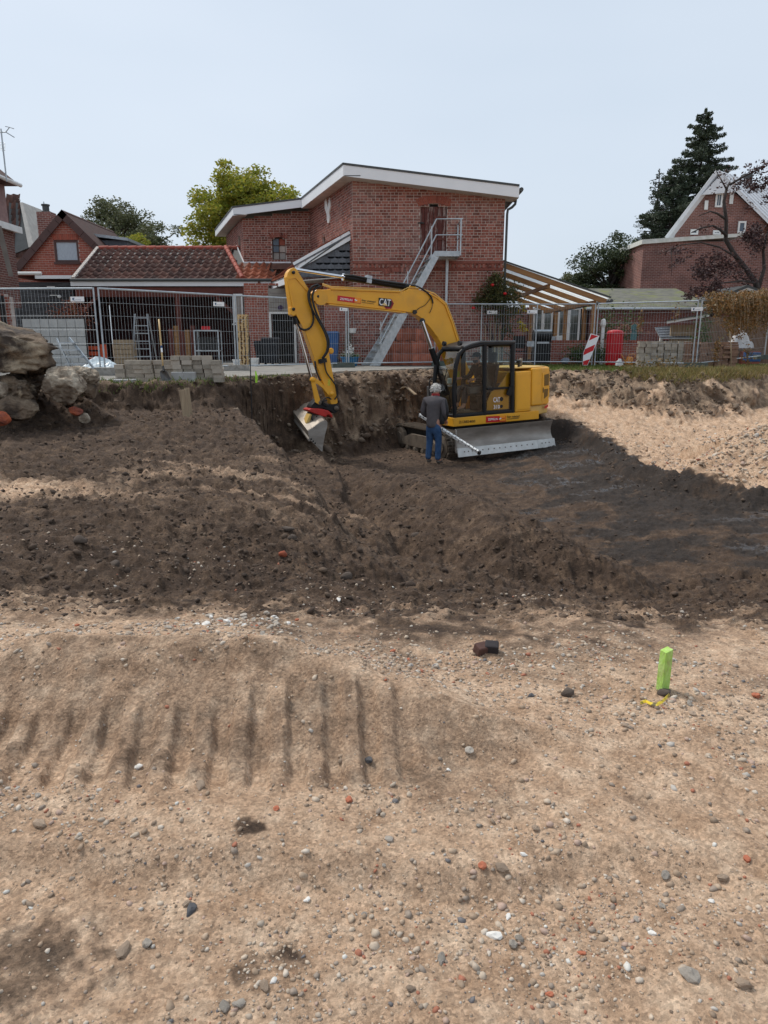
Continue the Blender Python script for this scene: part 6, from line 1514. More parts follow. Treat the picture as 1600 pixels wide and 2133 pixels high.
def operator():
    base = up_(-.36, .62, H0 + .55)
    t = thing('person', 'operator in dark clothes and black cap seated inside the excavator cab', 'person', base)
    hd = math.atan2(HD.y, HD.x) - PI / 2
    T = frame_fn(base, hd)
    B = {'pelvis': (T(0, .0, .06), .13, .11), 'waist': (T(0, -.03, .22), .13, .10), 'chest': (T(0, -.02, .42), .155, .115), 'upper': (T(0, .02, .55), .12, .09), 'neck': (T(0, .06, .63), .055, .055), 'jaw': (T(0, .11, .69), .058, .068), 'head': (T(0, .10, .765), .074, .09), 'crown': (T(0, .09, .83), .06, .075), 'nose': (T(0, .2, .735), .014, .014)}
    E = [('pelvis', 'waist'), ('waist', 'chest'), ('chest', 'upper'), ('upper', 'neck'), ('neck', 'jaw'), ('jaw', 'head'), ('head', 'crown'), ('jaw', 'nose')]
    arm = {1: ((.19, .02, .53), (.27, .12, .29), (.30, .37, .27)), -1: ((-.19, .02, .53), (-.27, .12, .29), (-.30, .37, .27))}
    leg = {1: ((.1, .06, .05), (.13, .46, .06), (.14, .52, -.36), (.14, .66, -.42)), -1: ((-.1, .06, .05), (-.13, .44, .05), (-.14, .50, -.36), (-.14, .66, -.42))}
    for s in (1, -1):
        k = 'r' if s > 0 else 'l'; sh, el, wr = arm[s]; h, kn, an, to = leg[s]
        B['sh' + k] = (T(*sh), .07); B['el' + k] = (T(*el), .05); B['wr' + k] = (T(*wr), .032); E += [('upper', 'sh' + k), ('sh' + k, 'el' + k), ('el' + k, 'wr' + k)]
        B['hi' + k] = (T(*h), .095); B['kn' + k] = (T(*kn), .065); B['an' + k] = (T(*an), .045); B['to' + k] = (T(*to), .035); E += [('pelvis', 'hi' + k), ('hi' + k, 'kn' + k), ('kn' + k, 'an' + k), ('an' + k, 'to' + k)]
    skin_obj('body', B, E, M['skin'], t)
    J = {'hem': (T(0, .0, -.02), .16, .14), 'waist': (T(0, -.03, .22), .16, .13), 'chest': (T(0, -.02, .42), .185, .145), 'upper': (T(0, .02, .555), .14, .11), 'collar': (T(0, .055, .635), .07, .07)}; JE = [('hem', 'waist'), ('waist', 'chest'), ('chest', 'upper'), ('upper', 'collar')]
    P = {'top': (T(0, .0, .08), .165, .14)}; PE = []
    for s in (1, -1):
        k = 'r' if s > 0 else 'l'; sh, el, wr = arm[s]; h, kn, an, to = leg[s]
        J['sh' + k] = (T(*sh), .088); J['el' + k] = (T(*el), .068); J['cu' + k] = (T(*[el[i] * .15 + wr[i] * .85 for i in range(3)]), .048); JE += [('upper', 'sh' + k), ('sh' + k, 'el' + k), ('el' + k, 'cu' + k)]
        P['hi' + k] = (T(*h), .11); P['kn' + k] = (T(*kn), .082); P['an' + k] = (T(an[0], an[1], an[2] + .05), .066); PE += [('top', 'hi' + k), ('hi' + k, 'kn' + k), ('kn' + k, 'an' + k)]
        skin_obj('shoe', {'heel': (T(to[0], an[1] - .03, -.415), .05, .045), 'mid': (T(to[0], an[1] + .06, -.415), .05, .042), 'toe': (T(to[0], to[1], -.42), .045, .035)}, [('heel', 'mid'), ('mid', 'toe')], M['shoe'], t)
        hand(T, T(*wr), T(*el), t, .9, s)
    skin_obj('jacket', J, JE, M['navy'], t); skin_obj('trousers', P, PE, M['trousers'], t)
    cp_ = MB(); cp_.lathe(T(0, .09, .80), [(.092, -.02), (.096, .0), (.092, .04), (.07, .075), (.02, .09)], 14)
    cp_.prism([T(-.07, .165, .80), T(.07, .165, .80), T(.055, .245, .785), T(-.055, .245, .785)], Vector((0, 0, .012))); cp_.build('cap', M['navy'], t, smooth=False)
    MB().lathe(T(0, .115, .68), [(.03, -.05), (.062, -.03), (.075, .0), (.07, .03), (.06, .04)], 12).build('beard', M['hairdark'], t, smooth=True)
    MB().lathe(T(0, .07, .765), [(.06, -.05), (.08, -.02), (.085, .03)], 12).build('hair', M['hairdark'], t, smooth=True)
    head_bits(T, (0, .10, .765), t, 1)
operator()
# ================================================================== YARD PAVING
M['paving'] = mat('paving', (.30, .285, .255, 1), (.22, .205, .18, 1), .9, 2.5, .004, 50, isl=.12)
M['kerb'] = mat('kerb_stone', (.30, .275, .235, 1), (.20, .18, .15, 1), .92, 9, .004, 50, isl=.2)
yd = MB()
pv = [(-30, 15.4), (-9, 15.2), (-6.4, 15.0), (-4.4, 15.3), (-3.4, 16.0), (-2.5, 17.3), (-1.4, 18.7), (-.1, 20.2), (1.4, 21.9), (3.4, 22.1), (4.6, 22.3), (4.6, 27), (3.9, 40), (-30, 40)]
yd.prism([(x, y, -.09) for x, y in pv], (0, 0, .09)); yard = struct('yard_paving', yd, M['paving'])
yard['label'] = 'grey concrete paving of the yard behind the fence'
# kerb of single stones along the broken edge
edge = [Vector((x, y, 0)) for x, y in pv[1:11]]
for a, b in zip(edge[:-1], edge[1:]):
    L = (b - a).length; n_ = max(1, int(L / .24)); d = (b - a) / n_; dd = d.normalized(); nn = Vector((-dd.y, dd.x, 0))
    for k in range(n_):
        p = a + d * (k + .5) - nn * .03; R = Matrix((dd, nn, Z_)).transposed()
        MB().box(p + Z_ * random.uniform(-.075, -.06), (d.length * .95, .12, .16), R @ Matrix.Rotation(random.uniform(-.03, .03), 3, 'Z')).build('kerb_stone', M['kerb'], yard)
# ================================================================== SITE FENCE
def fence_panel(a, b, label, sign=None):
    a = Vector(a); b = Vector(b); d = (b - a); L = d.length; d.normalize(); nrm = Vector((d.y, -d.x, 0)).normalized(); nrm = nrm if nrm.y < 0 else -nrm
    t = thing('mesh_fence', label, 'fence', (a + b) / 2, 'mesh fence panels along the yard')
    f = MB(); H = 2.0; z0 = .10
    f.tube([a + Z_ * .02, a + Z_ * H], .021, 8); f.tube([b + Z_ * .02, b + Z_ * H], .021, 8)
    f.tube([a + Z_ * (H - .02), b + Z_ * (H - .02)], .021, 8); f.tube([a + Z_ * (z0 + .03), b + Z_ * (z0 + .03)], .018, 8); f.build('frame', M['galv'], t, auto=40)
    w_ = MB(); n_ = int(L / .083)
    for k in range(1, n_):
        p = a + d * (L * k / n_) + nrm * .006; w_.tube([p + Z_ * (z0 + .02), p + Z_ * (H - .02)], .0027, 4, False)
    for z in (.40, .72, 1.04, 1.36, 1.66): w_.tube([a + Z_ * z + nrm * .012, b + Z_ * z + nrm * .012], .0030, 4, False)
    w_.build('wire_mesh', M['wire'], t)['kind'] = 'stuff'
    if sign is not None:
        c = a + d * sign + Z_ * 1.74 + nrm * .02; R = Matrix((d, -nrm, Z_)).transposed()
        s = MB().box(c, (.33, .006, .11), R).build('sign', M['decal_white'], t)
        mk = MB(); q = c + nrm * .005
        mk.box(q + d * -.09 + Z_ * .022, (.05, .003, .012), R); mk.box(q + d * -.10, (.03, .003, .045), R); mk.box(q + d * -.08 + Z_ * -.025, (.06, .003, .008), R); mk.box(q + d * .02 + Z_ * -.02, (.13, .003, .006), R); mk.build('sign_mark', mat('sign_blue', (.02, .09, .2, 1)), s)
    return t
def fp(px, Y, z=0.0): p = U(px, 770, Y); return Vector((p.x, Y, z))
f0, f1 = fp(214, 17.35), fp(492, 19.9)
fence_panel(f0 + Vector((-3.5, .25, 0)), f0 + Vector((-.06, .02, 0)), 'leftmost mesh fence panel behind the big concrete lumps', 3.05)
fence_panel(f0 + Vector((.06, .0, 0)), f1, 'mesh fence panel in front of the carport, behind the leaning shovel', 3.2)
f2 = fp(722, 22.5)
fence_panel(f1 + Vector((.07, 0, 0)), f2, 'mesh fence panel left of and behind the excavator stick', 3.75)
f3 = fp(915, 24.0); fence_panel(f2 + Vector((.07, .02, 0)), f3, 'mesh fence panel in front of the stairs and stacked red tiles')
f4a, f4 = fp(905, 24.15), fp(1113, 24.3); fence_panel(f4a, f4, 'front one of the two overlapping mesh panels right of the boom', 3.2)
f5a, f5 = fp(1000, 24.75), fp(1232, 24.1); fence_panel(f5a, f5, 'rear overlapping mesh panel running to the red-white marker board', .35)
f6a, f6 = fp(1238, 24.0), fp(1441, 22.4); fence_panel(f6a, f6, 'mesh fence panel in front of the red cylinder and grey paver stack', 3.0)
f7a, f7 = fp(1449, 22.35), Vector((U(1592, 745, 24.6).x, 24.6, .2)); fence_panel(f7a, f7, 'rightmost mesh fence panel overgrown with dry brown vine')
def block(p, rz, label, m='concrete', sz=(.72, .23, .15)):
    b = MB(); R = Matrix.Rotation(rz, 3, 'Z'); b.box(p + Z_ * sz[2] / 2, sz, R, .94)
    for s in (-.14, 0, .14): b.box(p + R @ Vector((s, 0, 0)) + Z_ * (sz[2] + .004), (.05, .05, .01), R)
    b.thing('ballast_block', M[m], label, 'fence foot', 'concrete feet of the mesh fence', bevel=.01)
M['footdark'] = mat('dark_fence_foot', (.10, .115, .10, 1), (.07, .08, .07, 1), .9, 8, .004, 40)
block(f0, .1, 'dark fence foot under the double post beside the plastic sheeting', 'footdark'); block(f1, .4, 'fence foot at the foot of the double post behind the pavers', 'concrete')
block(f2 + Vector((-.1, -.1, 0)), .3, 'greenish fence foot under the post right of the excavator stick', 'footdark'); block(f3 + Vector((.1, 0, 0)), .1, 'fence foot behind the boom cylinders', 'footdark')
block(f6 + Vector((.1, 0, 0)), -.3, 'dark fence foot under the double post at the brown paver stack', 'footdark'); block(f7, .2, 'fence foot at the right edge below the dry vine', 'footdark')
# ================================================================== STACKED PAVERS
M['paver'] = mat('grey_paver', (.38, .335, .27, 1), (.27, .235, .19, 1), .92, 10, .004, 60, isl=.22, c3=(.46, .40, .33, 1))
M['paverbrown'] = mat('brown_paver', (.30, .18, .12, 1), (.22, .13, .09, 1), .92, 10, .004, 60, isl=.22)
pav = MB().box((0, 0, .045), (.2, .2, .088)).mesh('paver', M['paver'])
def pav_put(mesh_, p, label, group, rz=0, sc=(1, 1, 1)):
    o = link('paver', mesh_); o.location = p; o.rotation_euler = (0, 0, rz); o.scale = sc; tag(o, label, 'paver', group)
ordn = lambda n: {1: 'first', 2: 'second', 3: 'third', 4: 'fourth', 5: 'fifth', 6: 'sixth', 7: 'seventh', 8: 'eighth', 9: 'ninth', 10: 'tenth', 11: 'eleventh', 12: 'twelfth'}.get(n) or '%d%s' % (n, {1: 'st', 2: 'nd', 3: 'rd'}.get(n % 10 if n % 100 not in (11, 12, 13) else 0, 'th'))
bx0 = U(240, 790, 15.15).x
for i, n_ in enumerate([4, 5, 5, 5, 5, 5, 6, 6, 6, 6, 5]):
    for k in range(n_):
        off = .06 * math.sin(i * 1.7) - k * .006
        pav_put(pav, (bx0 + .1 + i * .205 + random.uniform(-.012, .012) + (4 - k) * .012, 15.2 + off + random.uniform(-.02, .02), -.06 + k * .0895), 'weathered grey paver in the low stack by the shovel, %s column, %s layer' % (ordn(i + 1), ordn(k + 1)), 'grey pavers stacked at the left fence', random.uniform(-.05, .05), (random.uniform(.9, .99), 1, 1))
gx0 = U(1326, 757, 23.2).x
for i in range(8):
    for k in range(9):
        pav_put(pav, (gx0 + .1 + i * .2 + (.03 if i > 3 else 0) + (.02 if i > 5 else 0) + random.uniform(-.015, .015), 23.2 + random.uniform(-.03, .03), -.02 + k * .0905), 'grey-green paver in the tall right stack, %s column from left, %s layer up' % (ordn(i + 1), ordn(k + 1)), 'grey pavers stacked at the right fence', random.uniform(-.06, .06), (random.uniform(.85, .98), 1, 1))
bp_ = MB().box((0, 0, .035), (.24, .2, .068)).mesh('paver', M['paverbrown'])
bx1 = U(1422, 757, 23.1).x
for i in range(7):
    for k in range(11):
        pav_put(bp_, (bx1 + .12 + i * .245 + random.uniform(-.02, .02), 23.15 + random.uniform(-.04, .04) + .05 * (i % 2), -.02 + k * .072), 'brown clay paver under the dry vine, %s column from left, %s layer up' % (ordn(i + 1), ordn(k + 1)), 'brown pavers stacked at the right fence', random.uniform(-.06, .06), (random.uniform(.85, .99), 1, 1))
# plastic-wrapped slabs, long slabs on the kerb
M['film'] = mat('dusty_film_wrapped_slab', (.42, .42, .41, 1), (.30, .30, .29, 1), .35, 5, .006, 14)
for x, l in ((U(370, 785, 14.9).x, 'left'), (U(395, 785, 14.9).x, 'right')):
    MB().box((x, 14.92, .045), (.25, .12, .22)).thing('wrapped_slab', M['film'], 'dusty film-wrapped grey slab leaning on the pavers, ' + l + ' one of the pair', 'slab', 'film-wrapped slabs', bevel=.012)
for x0_, x1_, l in ((196, 227, 'short pale grey kerb slab at the bank edge beside the big lumps'), (229, 277, 'long pale grey kerb slab at the bank edge below the pavers')):
    a, b = U(x0_, 800, 14.5), U(x1_, 800, 14.5)
    MB().bb((a.x, 14.5, -.2), (b.x, 14.8, .02)).thing('kerb_slab', M['film'], l, 'slab', bevel=.012)
a, b = U(190, 770, 16.8), U(232, 770, 16.8); MB().bb((a.x, 16.8, 0), (b.x, 17.1, .18)).thing('concrete_slab', M['concrete'], 'pale concrete slab lying flat behind the leftmost fence foot', 'slab', bevel=.01)
# shovel
sv = thing('shovel', 'long-handled shovel with pale wooden shaft leaning against the grey pavers', 'shovel', U(345, 792, 14.75))
MB().tube([U(331, 665, 15.1), U(334, 700, 15.0), U(338, 745, 14.88), U(340, 770, 14.8)], [.017, .018, .018, .016], 8).build('handle', M['shovelwood'], sv, smooth=True)
MB().tube([U(336.5, 725, 14.925), U(337.3, 734, 14.9)], .0195, 8).build('label_band', M['decal_white'], sv); MB().tube([U(336.1, 720, 14.935), U(336.5, 725, 14.925)], .0195, 8).build('label_band', M['bluep'], sv)
c = [(333, 774), (337, 771), (344, 771), (349, 775), (356, 790), (352, 793), (338, 793), (334, 784)]
MB().prism([U(x, y, 14.74 + abs(x - 343) * .004) for x, y in c], (0, .01, 0)).build('blade', mat('shovel_steel', (.10, .10, .105, 1), (.15, .14, .13, 1), .5, 8, metal=.4), sv)
MB().tube([U(340, 763, 14.82), U(341, 774, 14.75)], .022, 8).build('socket', M['black'], sv)
# planks stuck upright in the pit and site markers
def plank(pts, Y, w_, label, nm='upright_board'):
    a, b = U(*pts[0], Y), U(*pts[1], Y); zg = ground_z(b.x, Y)
    MB().bar(Vector((b.x + (a.x - b.x) * -.15, Y, zg - .15)), a, w_, .03, (0, 1, .2)).thing(nm, M['plank'], label, 'board', bevel=.003)
plank([(380, 812), (391, 884)], 12.0, .12, 'nearer of the two weathered boards standing upright on the left plateau')
plank([(389, 808), (397, 860)], 13.3, .09, 'further of the two weathered boards, half hidden behind the nearer one')
p = U(521, 800, 15.2); MB().tube([Vector((p.x, 15.2, ground_z(p.x, 15.2) - .2)), Vector((p.x + .03, 15.2, U(525, 700, 15.2).z))], .012, 6).thing('steel_pin', M['black'], 'thin black steel pin standing at the kerb edge', 'pin')
M['neon'] = mat('neon_green', (.42, .80, .05, 1), (.36, .7, .06, 1), .6, 8)
a, b = U(534, 793, 15.6), U(533, 773, 15.6)
MB().tube([Vector((a.x, 15.6, -.1)), U(534.5, 785, 15.6), U(532.5, 773, 15.6)], [.022, .026, .014], 7).thing('marker_stick', M['neon'], 'neon yellow marker stick at the kerb below the doorway', 'marker')
# neon stake in the foreground
def stake():
    b = G(1380, 1440, -.90); zg = ground_z(b.x, b.y); top = U(1379, 1349, b.y)
    t = thing('survey_stake', 'square wooden survey stake sprayed neon green in the sandy foreground', 'stake', (b.x, b.y, zg))
    m = mat('sprayed_stake', (.34, .56, .10, 1), (.44, .64, .20, 1), .85, 50, .004, 120, dirt=(.30, .22, .12, 1), dirt_amt=.85, stretch=(1, 1, .5))
    R = Matrix.Rotation(.35, 3, 'Z'); s_ = .021; vs = []
    for z, k, ox in ((zg - .12, 1, -.002), (zg + .04, 1.02, -.001), (zg + .12, 1.0, 0), (top.z - .01, .98, .002)):
        for x, y in ((-1, -1), (1, -1), (1, 1), (-1, 1)):
            q = R @ Vector((x * s_ * k * (1 + random.uniform(-.05, .05)), y * s_ * k, 0)); vs.append(Vector((b.x + ox + q.x, b.y + q.y, z + (.006 * x if z > top.z - .02 else 0))))
    fs = []
    for i in range(3):
        for k in range(4): fs.append((i * 4 + k, i * 4 + (k + 1) % 4, (i + 1) * 4 + (k + 1) % 4, (i + 1) * 4 + k))
    fs += [(3, 2, 1, 0), (12, 13, 14, 15)]
    MB().add(vs, fs).build('post', m, t, bevel=.002)
stake()
rb_pts = [G(x, y, 0) for x, y in ()]
pts = []
for x, y in ((1334, 1474), (1345, 1470), (1356, 1478), (1368, 1481), (1380, 1475), (1390, 1463), (1394, 1460)):
    q = G(x, y, -.905); pts.append(Vector((q.x, q.y, ground_z(q.x, q.y) + .012)))
rbm = MB()
for i in range(len(pts) - 1):
    a, b = pts[i], pts[i + 1]; o_ = len(rbm.v); dz = Vector((.002, .012, .008)); 
    rbm.hexa([a, b, b + Vector((0, 0, -.002)), a + Vector((0, 0, -.002)), a + dz, b + dz, b + dz + Vector((0, .002, 0)), a + dz + Vector((0, .002, 0))])
rbm.thing('barrier_tape_scrap', mat('yellow_tape', (.75, .55, .04, 1), (.1, .08, .02, 1), .5, 30, cut=(.5, .62)), 'curled scrap of yellow tape lying before the neon stake', 'tape')
for (px, py), rz, l in (((1003, 1362), .5, 'reddish dark brick fragment beside the flat black one'), ((1024, 1361), -.2, 'flat black brick fragment tipped on the sand')):
    q = G(px, py, -.93); zg = ground_z(q.x, q.y); m = mat('brick_fragment', (.10, .05, .04, 1) if px < 1010 else (.035, .03, .032, 1), rough=.9, scale=15, bump=.004)
    MB().box((q.x, q.y, zg + .022), (.075, .06, .06), Matrix.Rotation(rz, 3, 'Z') @ Matrix.Rotation(.3, 3, 'X')).thing('brick_fragment', m, l, 'brick', bevel=.008)
# ================================================================== LEFT YARD CLUTTER
M['orange'] = mat('orange_net', (.55, .09, .03, 1), (.4, .06, .02, 1), .7, 10)
yp = 19.6
pn = thing('panel_stack', 'large pale grey tiled panel standing against the black shed', 'panel', U(120, 760, yp))
xa, xb = U(50, 700, yp).x, U(178, 700, yp).x; zt_, zb_ = U(110, 664, yp).z, -.02
M['greypanel'] = mat('pale_panel', (.46, .46, .44, 1), (.38, .38, .37, 1), .7, 6, isl=.06)
for r_ in range(6):
    h = (zt_ - zb_) / 6
    for c_ in range(7):
        w_ = (xb - xa) / 7
        MB().bb((xa + c_ * w_ + .006, yp - .03 + .008 * (r_ % 2), zb_ + r_ * h + .006), (xa + (c_ + 1) * w_ - .006, yp + .02, zb_ + (r_ + 1) * h - .006)).build('panel_tile', M['greypanel'], pn)
MB().bb((xa - .02, yp + .025, zb_), (xb + .02, yp + .06, zt_ + .03)).build('back_board', M['black'], pn)
# folding steps
fs_ = thing('folding_steps', 'grey aluminium folding steps standing beside the big concrete lump', 'steps', U(165, 765, 16.2))
Y6 = 16.2
for k, (xl_, xr_, y_) in enumerate(((128, 160, 714), (134, 168, 729), (140, 180, 743), (150, 190, 757))):
    a, b = U(xl_, y_, Y6), U(xr_, y_, Y6); MB().bb((a.x, Y6 - .12 - k * .09, a.z - .015), (b.x, Y6 + .1 - k * .09, a.z + .012)).build('tread', M['galv'], fs_)
MB().bar(U(144, 704, Y6 + .15), U(196, 768, Y6 - .35), .02, .06).bar(U(118, 706, Y6 + .15), U(150, 772, Y6 - .35), .02, .06).build('side_rail', M['galv'], fs_)
MB().bar(U(138, 730, Y6 + .1), U(158, 772, Y6 + .3), .03, .03).bar(U(137, 742, Y6), U(139, 765, Y6 + .1), .03, .03).build('leg', M['galv'], fs_)
# crumpled plastic sheeting
def crumple(name, label, cat, c, sx, sy, sz, m, seed, n=16):
    from mathutils import noise as mn
    V = []; Fc = []
    for i in range(n + 1):
        for j in range(n + 1):
            u, v = i / n * 2 - 1, j / n * 2 - 1; r_ = max(abs(u), abs(v))
            q = mn.noise(Vector((u * 2.2 + seed, v * 2.2, seed))) ; q2 = abs(mn.noise(Vector((u * 5 + seed, v * 5, 3))))
            h = sz * max(0, (1 - r_ ** 2)) * (.75 + .5 * q) + .10 * sz * q2
            V.append((c[0] + u * sx * (1 + .15 * q), c[1] + v * sy * (1 - .12 * q), c[2] + h))
    for i in range(n):
        for j in range(n): a = i * (n + 1) + j; Fc.append((a, a + n + 1, a + n + 2, a + 1))
    MB().add(V, Fc).thing(name, m, label, cat)
M['sheeting'] = mat('white_sheeting', (.62, .70, .74, 1), (.5, .58, .62, 1), .35, 6)
c = U(200, 768, 17.8); crumple('plastic_sheet', 'crumpled pale blue-white plastic sheet heaped behind the fence post', 'plastic sheet', (c.x, 18.1, .0), .55, .4, .42, M['sheeting'], 2.0)
c = U(195, 735, 20.5); b = thing('orange_crate', 'orange-red plastic crate behind the plastic sheet', 'crate', (c.x, 20.5, 0))
m_ = MB(); 
for k in range(4): m_.bb((c.x - .3, 20.3, .1 + k * .15), (c.x + .3, 20.33, .2 + k * .15)); m_.bb((c.x - .3, 20.67, .1 + k * .15), (c.x + .3, 20.7, .2 + k * .15))
m_.bb((c.x - .3, 20.3, 0), (c.x - .27, 20.7, .7)); m_.bb((c.x + .27, 20.3, 0), (c.x + .3, 20.7, .7)); m_.bb((c.x - .27, 20.33, 0), (c.x + .27, 20.67, .04)); m_.build('slats', M['orange'], b)
# things in the carport
c = U(258, 745, 26); t = thing('plywood_box', 'tall plywood box standing in the carport behind the paver stack', 'box', (c.x, 26, 0))
for k in range(5): MB().bb((c.x - .35, 25.98 + .004 * (k % 2), .02 + k * .17), (c.x + .32, 26.02, .17 + k * .17)).build('board', M['plank'], t)
MB().bb((c.x - .34, 26.03, 0), (c.x + .31, 26.5, .85)).build('case', M['plank'], t)
c = U(300, 745, 26.4); t = thing('step_ladder', 'grey metal step ladder and rack in the carport shade', 'ladder', (c.x, 26.4, 0))
m_ = MB()
for s in (-.32, .32):
    m_.bar((c.x + s, 26.2, 0), (c.x + s * .7, 26.4, 1.75), .03, .05); m_.bar((c.x + s, 26.9, 0), (c.x + s * .7, 26.5, 1.75), .03, .04)
m_.build('rail', M['galv'], t)
for k in range(6): MB().bb((c.x - .3 + k * .015, 26.2 + k * .035, .25 + k * .27), (c.x + .3 - k * .015, 26.3 + k * .035, .28 + k * .27)).build('rung', M['galv'], t)
c = U(435, 745, 26.2); t = thing('metal_trolley', 'grey metal frame trolley with red item on top in the carport', 'trolley', (c.x, 26.2, 0))
m_ = MB()
for sx in (-.42, .42):
    for y in (26.0, 26.5): m_.bar((c.x + sx, y, 0), (c.x + sx, y, 1.15), .04, .04)
for z in (.45, 1.15): m_.bb((c.x - .44, 26.0, z), (c.x + .44, 26.5, z + .04))
m_.build('frame', M['galv'], t); MB().bb((c.x - .3, 26.05, .5), (c.x + .3, 26.4, .95)).build('machine', M['black'], t)
MB().box((c.x - .05, 26.2, 1.26), (.3, .2, .12), Matrix.Rotation(.3, 3, 'Z')).thing('red_toolbox', M['cam_red'], 'small red box on top of the carport trolley', 'box')
for k, px in enumerate((360, 371, 382, 393, 404)):
    c = U(px, 745, 27.2); MB().bb((c.x - .09, 27.15 + .02 * k, 0), (c.x + .08, 27.2 + .02 * k, 1.25 + .12 * math.sin(k * 2))).thing('upright_plank', M['wood'] if k % 2 else M['redwood'], 'reddish plank leaning upright at the back of the carport, %s of the row' % ('first', 'second', 'third', 'fourth', 'last')[k], 'plank', 'planks in the carport')
c = U(510, 757, 24.6); t = thing('firewood_column', 'narrow column of stacked split firewood at the carport corner', 'firewood', (c.x, 24.6, 0))
rr = random.Random(2)
for k in range(22):
    for j in range(3):
        MB().tube([(c.x - .13 + j * .12 + rr.uniform(-.02, .02), 24.5, .05 + k * .075), (c.x - .13 + j * .12, 24.85, .05 + k * .075)], rr.uniform(.035, .055), 6).build('log', M['shovelwood'], t)
def bucket_t(px, Y, r_, h, m, label):
    c = U(px, 756, Y); t = thing('bucket', label, 'bucket', (c.x, Y, 0)); MB().lathe((c.x, Y, 0), [(r_ * .8, 0), (r_, h), (r_ * 1.06, h), (r_ * 1.06, h - .03), (r_ * .95, h - .03), (r_ * .76, .03)], 18).build('pail', m, t, auto=40)
    MB().tube([(c.x - r_, Y, h - .04), (c.x - r_ * .5, Y - r_ - .02, h * .55), (c.x + r_ * .5, Y - r_ - .02, h * .5), (c.x + r_, Y, h - .04)], .006, 5).build('handle', M['galv'], t)
bucket_t(530, 23.5, .15, .27, M['white'], 'white plastic bucket with handle before the doorway')
bucket_t(493, 23.6, .13, .22, M['white'], 'smaller white pail half hidden behind the double fence post')
def bin_(px, Y, h, m, label, lidm=None):
    c = U(px, 756, Y); t = thing('wheelie_bin', label, 'bin', (c.x, Y, 0)); w0, w1 = .22, .29
    b = MB(); b.hexa([(c.x + sx * w0, Y + sy * w0, .08) for sx, sy in ((-1, -1), (1, -1), (1, 1), (-1, 1))] + [(c.x + sx * w1, Y + sy * w1, h) for sx, sy in ((-1, -1), (1, -1), (1, 1), (-1, 1))]); b.build('tub', m, t, bevel=.02)
    MB().hexa([(c.x + sx * (w1 + .02), Y + sy * (w1 + .02), h) for sx, sy in ((-1, -1), (1, -1), (1, 1), (-1, 1))] + [(c.x + sx * (w1 - .03), Y + sy * (w1 - .03), h + .07) for sx, sy in ((-1, -1), (1, -1), (1, 1), (-1, 1))]).build('lid', lidm or m, t, bevel=.015)
    for s in (-1, 1): MB().lathe((c.x + s * .24, Y + .25, .1), [(.1, -.03), (.1, .03)], 12, (1, 0, 0)).build('wheel', M['black'], t)
bin_(551, 24.6, .75, M['navy'], 'dark bin left of the doorway, lower of two'); bin_(566, 24.4, .85, M['navy'], 'dark bin right in front of the doorway')
bin_(690, 24.9, 1.05, M['bluep'], 'blue wheelie bin behind the excavator stick against the brick wall')
# blue tub with plant and hanging planter
c = U(729, 757, 23.7); t = thing('blue_tub', 'round blue plastic tub on the paving left of the stairs', 'tub', (c.x, 23.7, 0))
MB().lathe((c.x, 23.7, 0), [(.22, 0), (.29, .3), (.31, .3), (.31, .27), (.27, .27), (.22, .22)], 18).build('tub', mat('tub_blue', (.02, .14, .30, 1)), t, auto=40)
def leaf_cloud(n, c, r, size, seed, flat=.6):
    g = np.random.default_rng(seed); P_ = g.normal(size=(n, 3)) * np.array(r) * .5 + np.array(c); return leaf_quads(P_, size, g, flat)
def leaf_quads(P_, size, g, flat=.6, asp=.55, droop=0.0):
    n = len(P_); d = g.normal(size=(n, 3)); d[:, 2] = d[:, 2] * flat - droop; d /= np.linalg.norm(d, axis=1)[:, None] + 1e-9
    e = np.cross(d, g.normal(size=(n, 3))); e /= np.linalg.norm(e, axis=1)[:, None] + 1e-9
    s = (size * g.uniform(.6, 1.35, n))[:, None]
    V = np.stack([P_ - d * s * .5, P_ + e * s * asp * .5, P_ + d * s * .5, P_ - e * s * asp * .5], 1).reshape(-1, 3)
    return V, np.arange(n * 4).reshape(n, 4)
def leafmat(name, c1, c2, c3=None, rough=.6, trans=.3):
    m = mat(name, c1, c2, rough, 1.2, isl=.35, c3=c3); n = m.node_tree.nodes; l = m.node_tree.links; b = n['Principled BSDF']; o = n['Material Output']
    t_ = n.new('ShaderNodeBsdfTranslucent'); x = n.new('ShaderNodeMixShader'); x.inputs[0].default_value = trans
    src = b.inputs['Base Color'].links[0].from_socket; l.new(src, t_.inputs[0]); l.new(b.outputs[0], x.inputs[1]); l.new(t_.outputs[0], x.inputs[2]); l.new(x.outputs[0], o.inputs[0]); return m
M['leafgreen'] = leafmat('garden_leaf', (.055, .10, .022, 1), (.035, .07, .015, 1), (.10, .14, .035, 1))
M['leafpale'] = leafmat('pale_foliage', (.22, .25, .18, 1), (.15, .18, .12, 1))
V, Q = leaf_cloud(220, (c.x, 23.7, .33), (.3, .3, .1), .07, 3); np_mesh('foliage', V, Q, M['leafgreen'], t)
V, Q = leaf_cloud(260, (c.x, 23.75, .42), (.12, .12, .25), .06, 4); np_mesh('flowers', V, Q, M['white'], t)
c = U(734, 687, 24.6); t = thing('hanging_planter', 'white hanging planter with trailing grey-green plant on the brick wall', 'planter', c)
MB().lathe(c, [(.05, -.12), (.12, -.09), (.15, .05), (.16, .05), (.16, .03), (.13, .03)], 14).build('pot', M['white'], t, auto=40)
for s in (-.12, .12): MB().tube([c + Vector((s, 0, .05)), c + Vector((0, .0, .5))], .005, 4).build('chain', M['galv'], t)
MB().bar(c + Vector((0, 0, .5)), c + Vector((0, .4, .5)), .02, .02).build('bracket', M['black'], t)
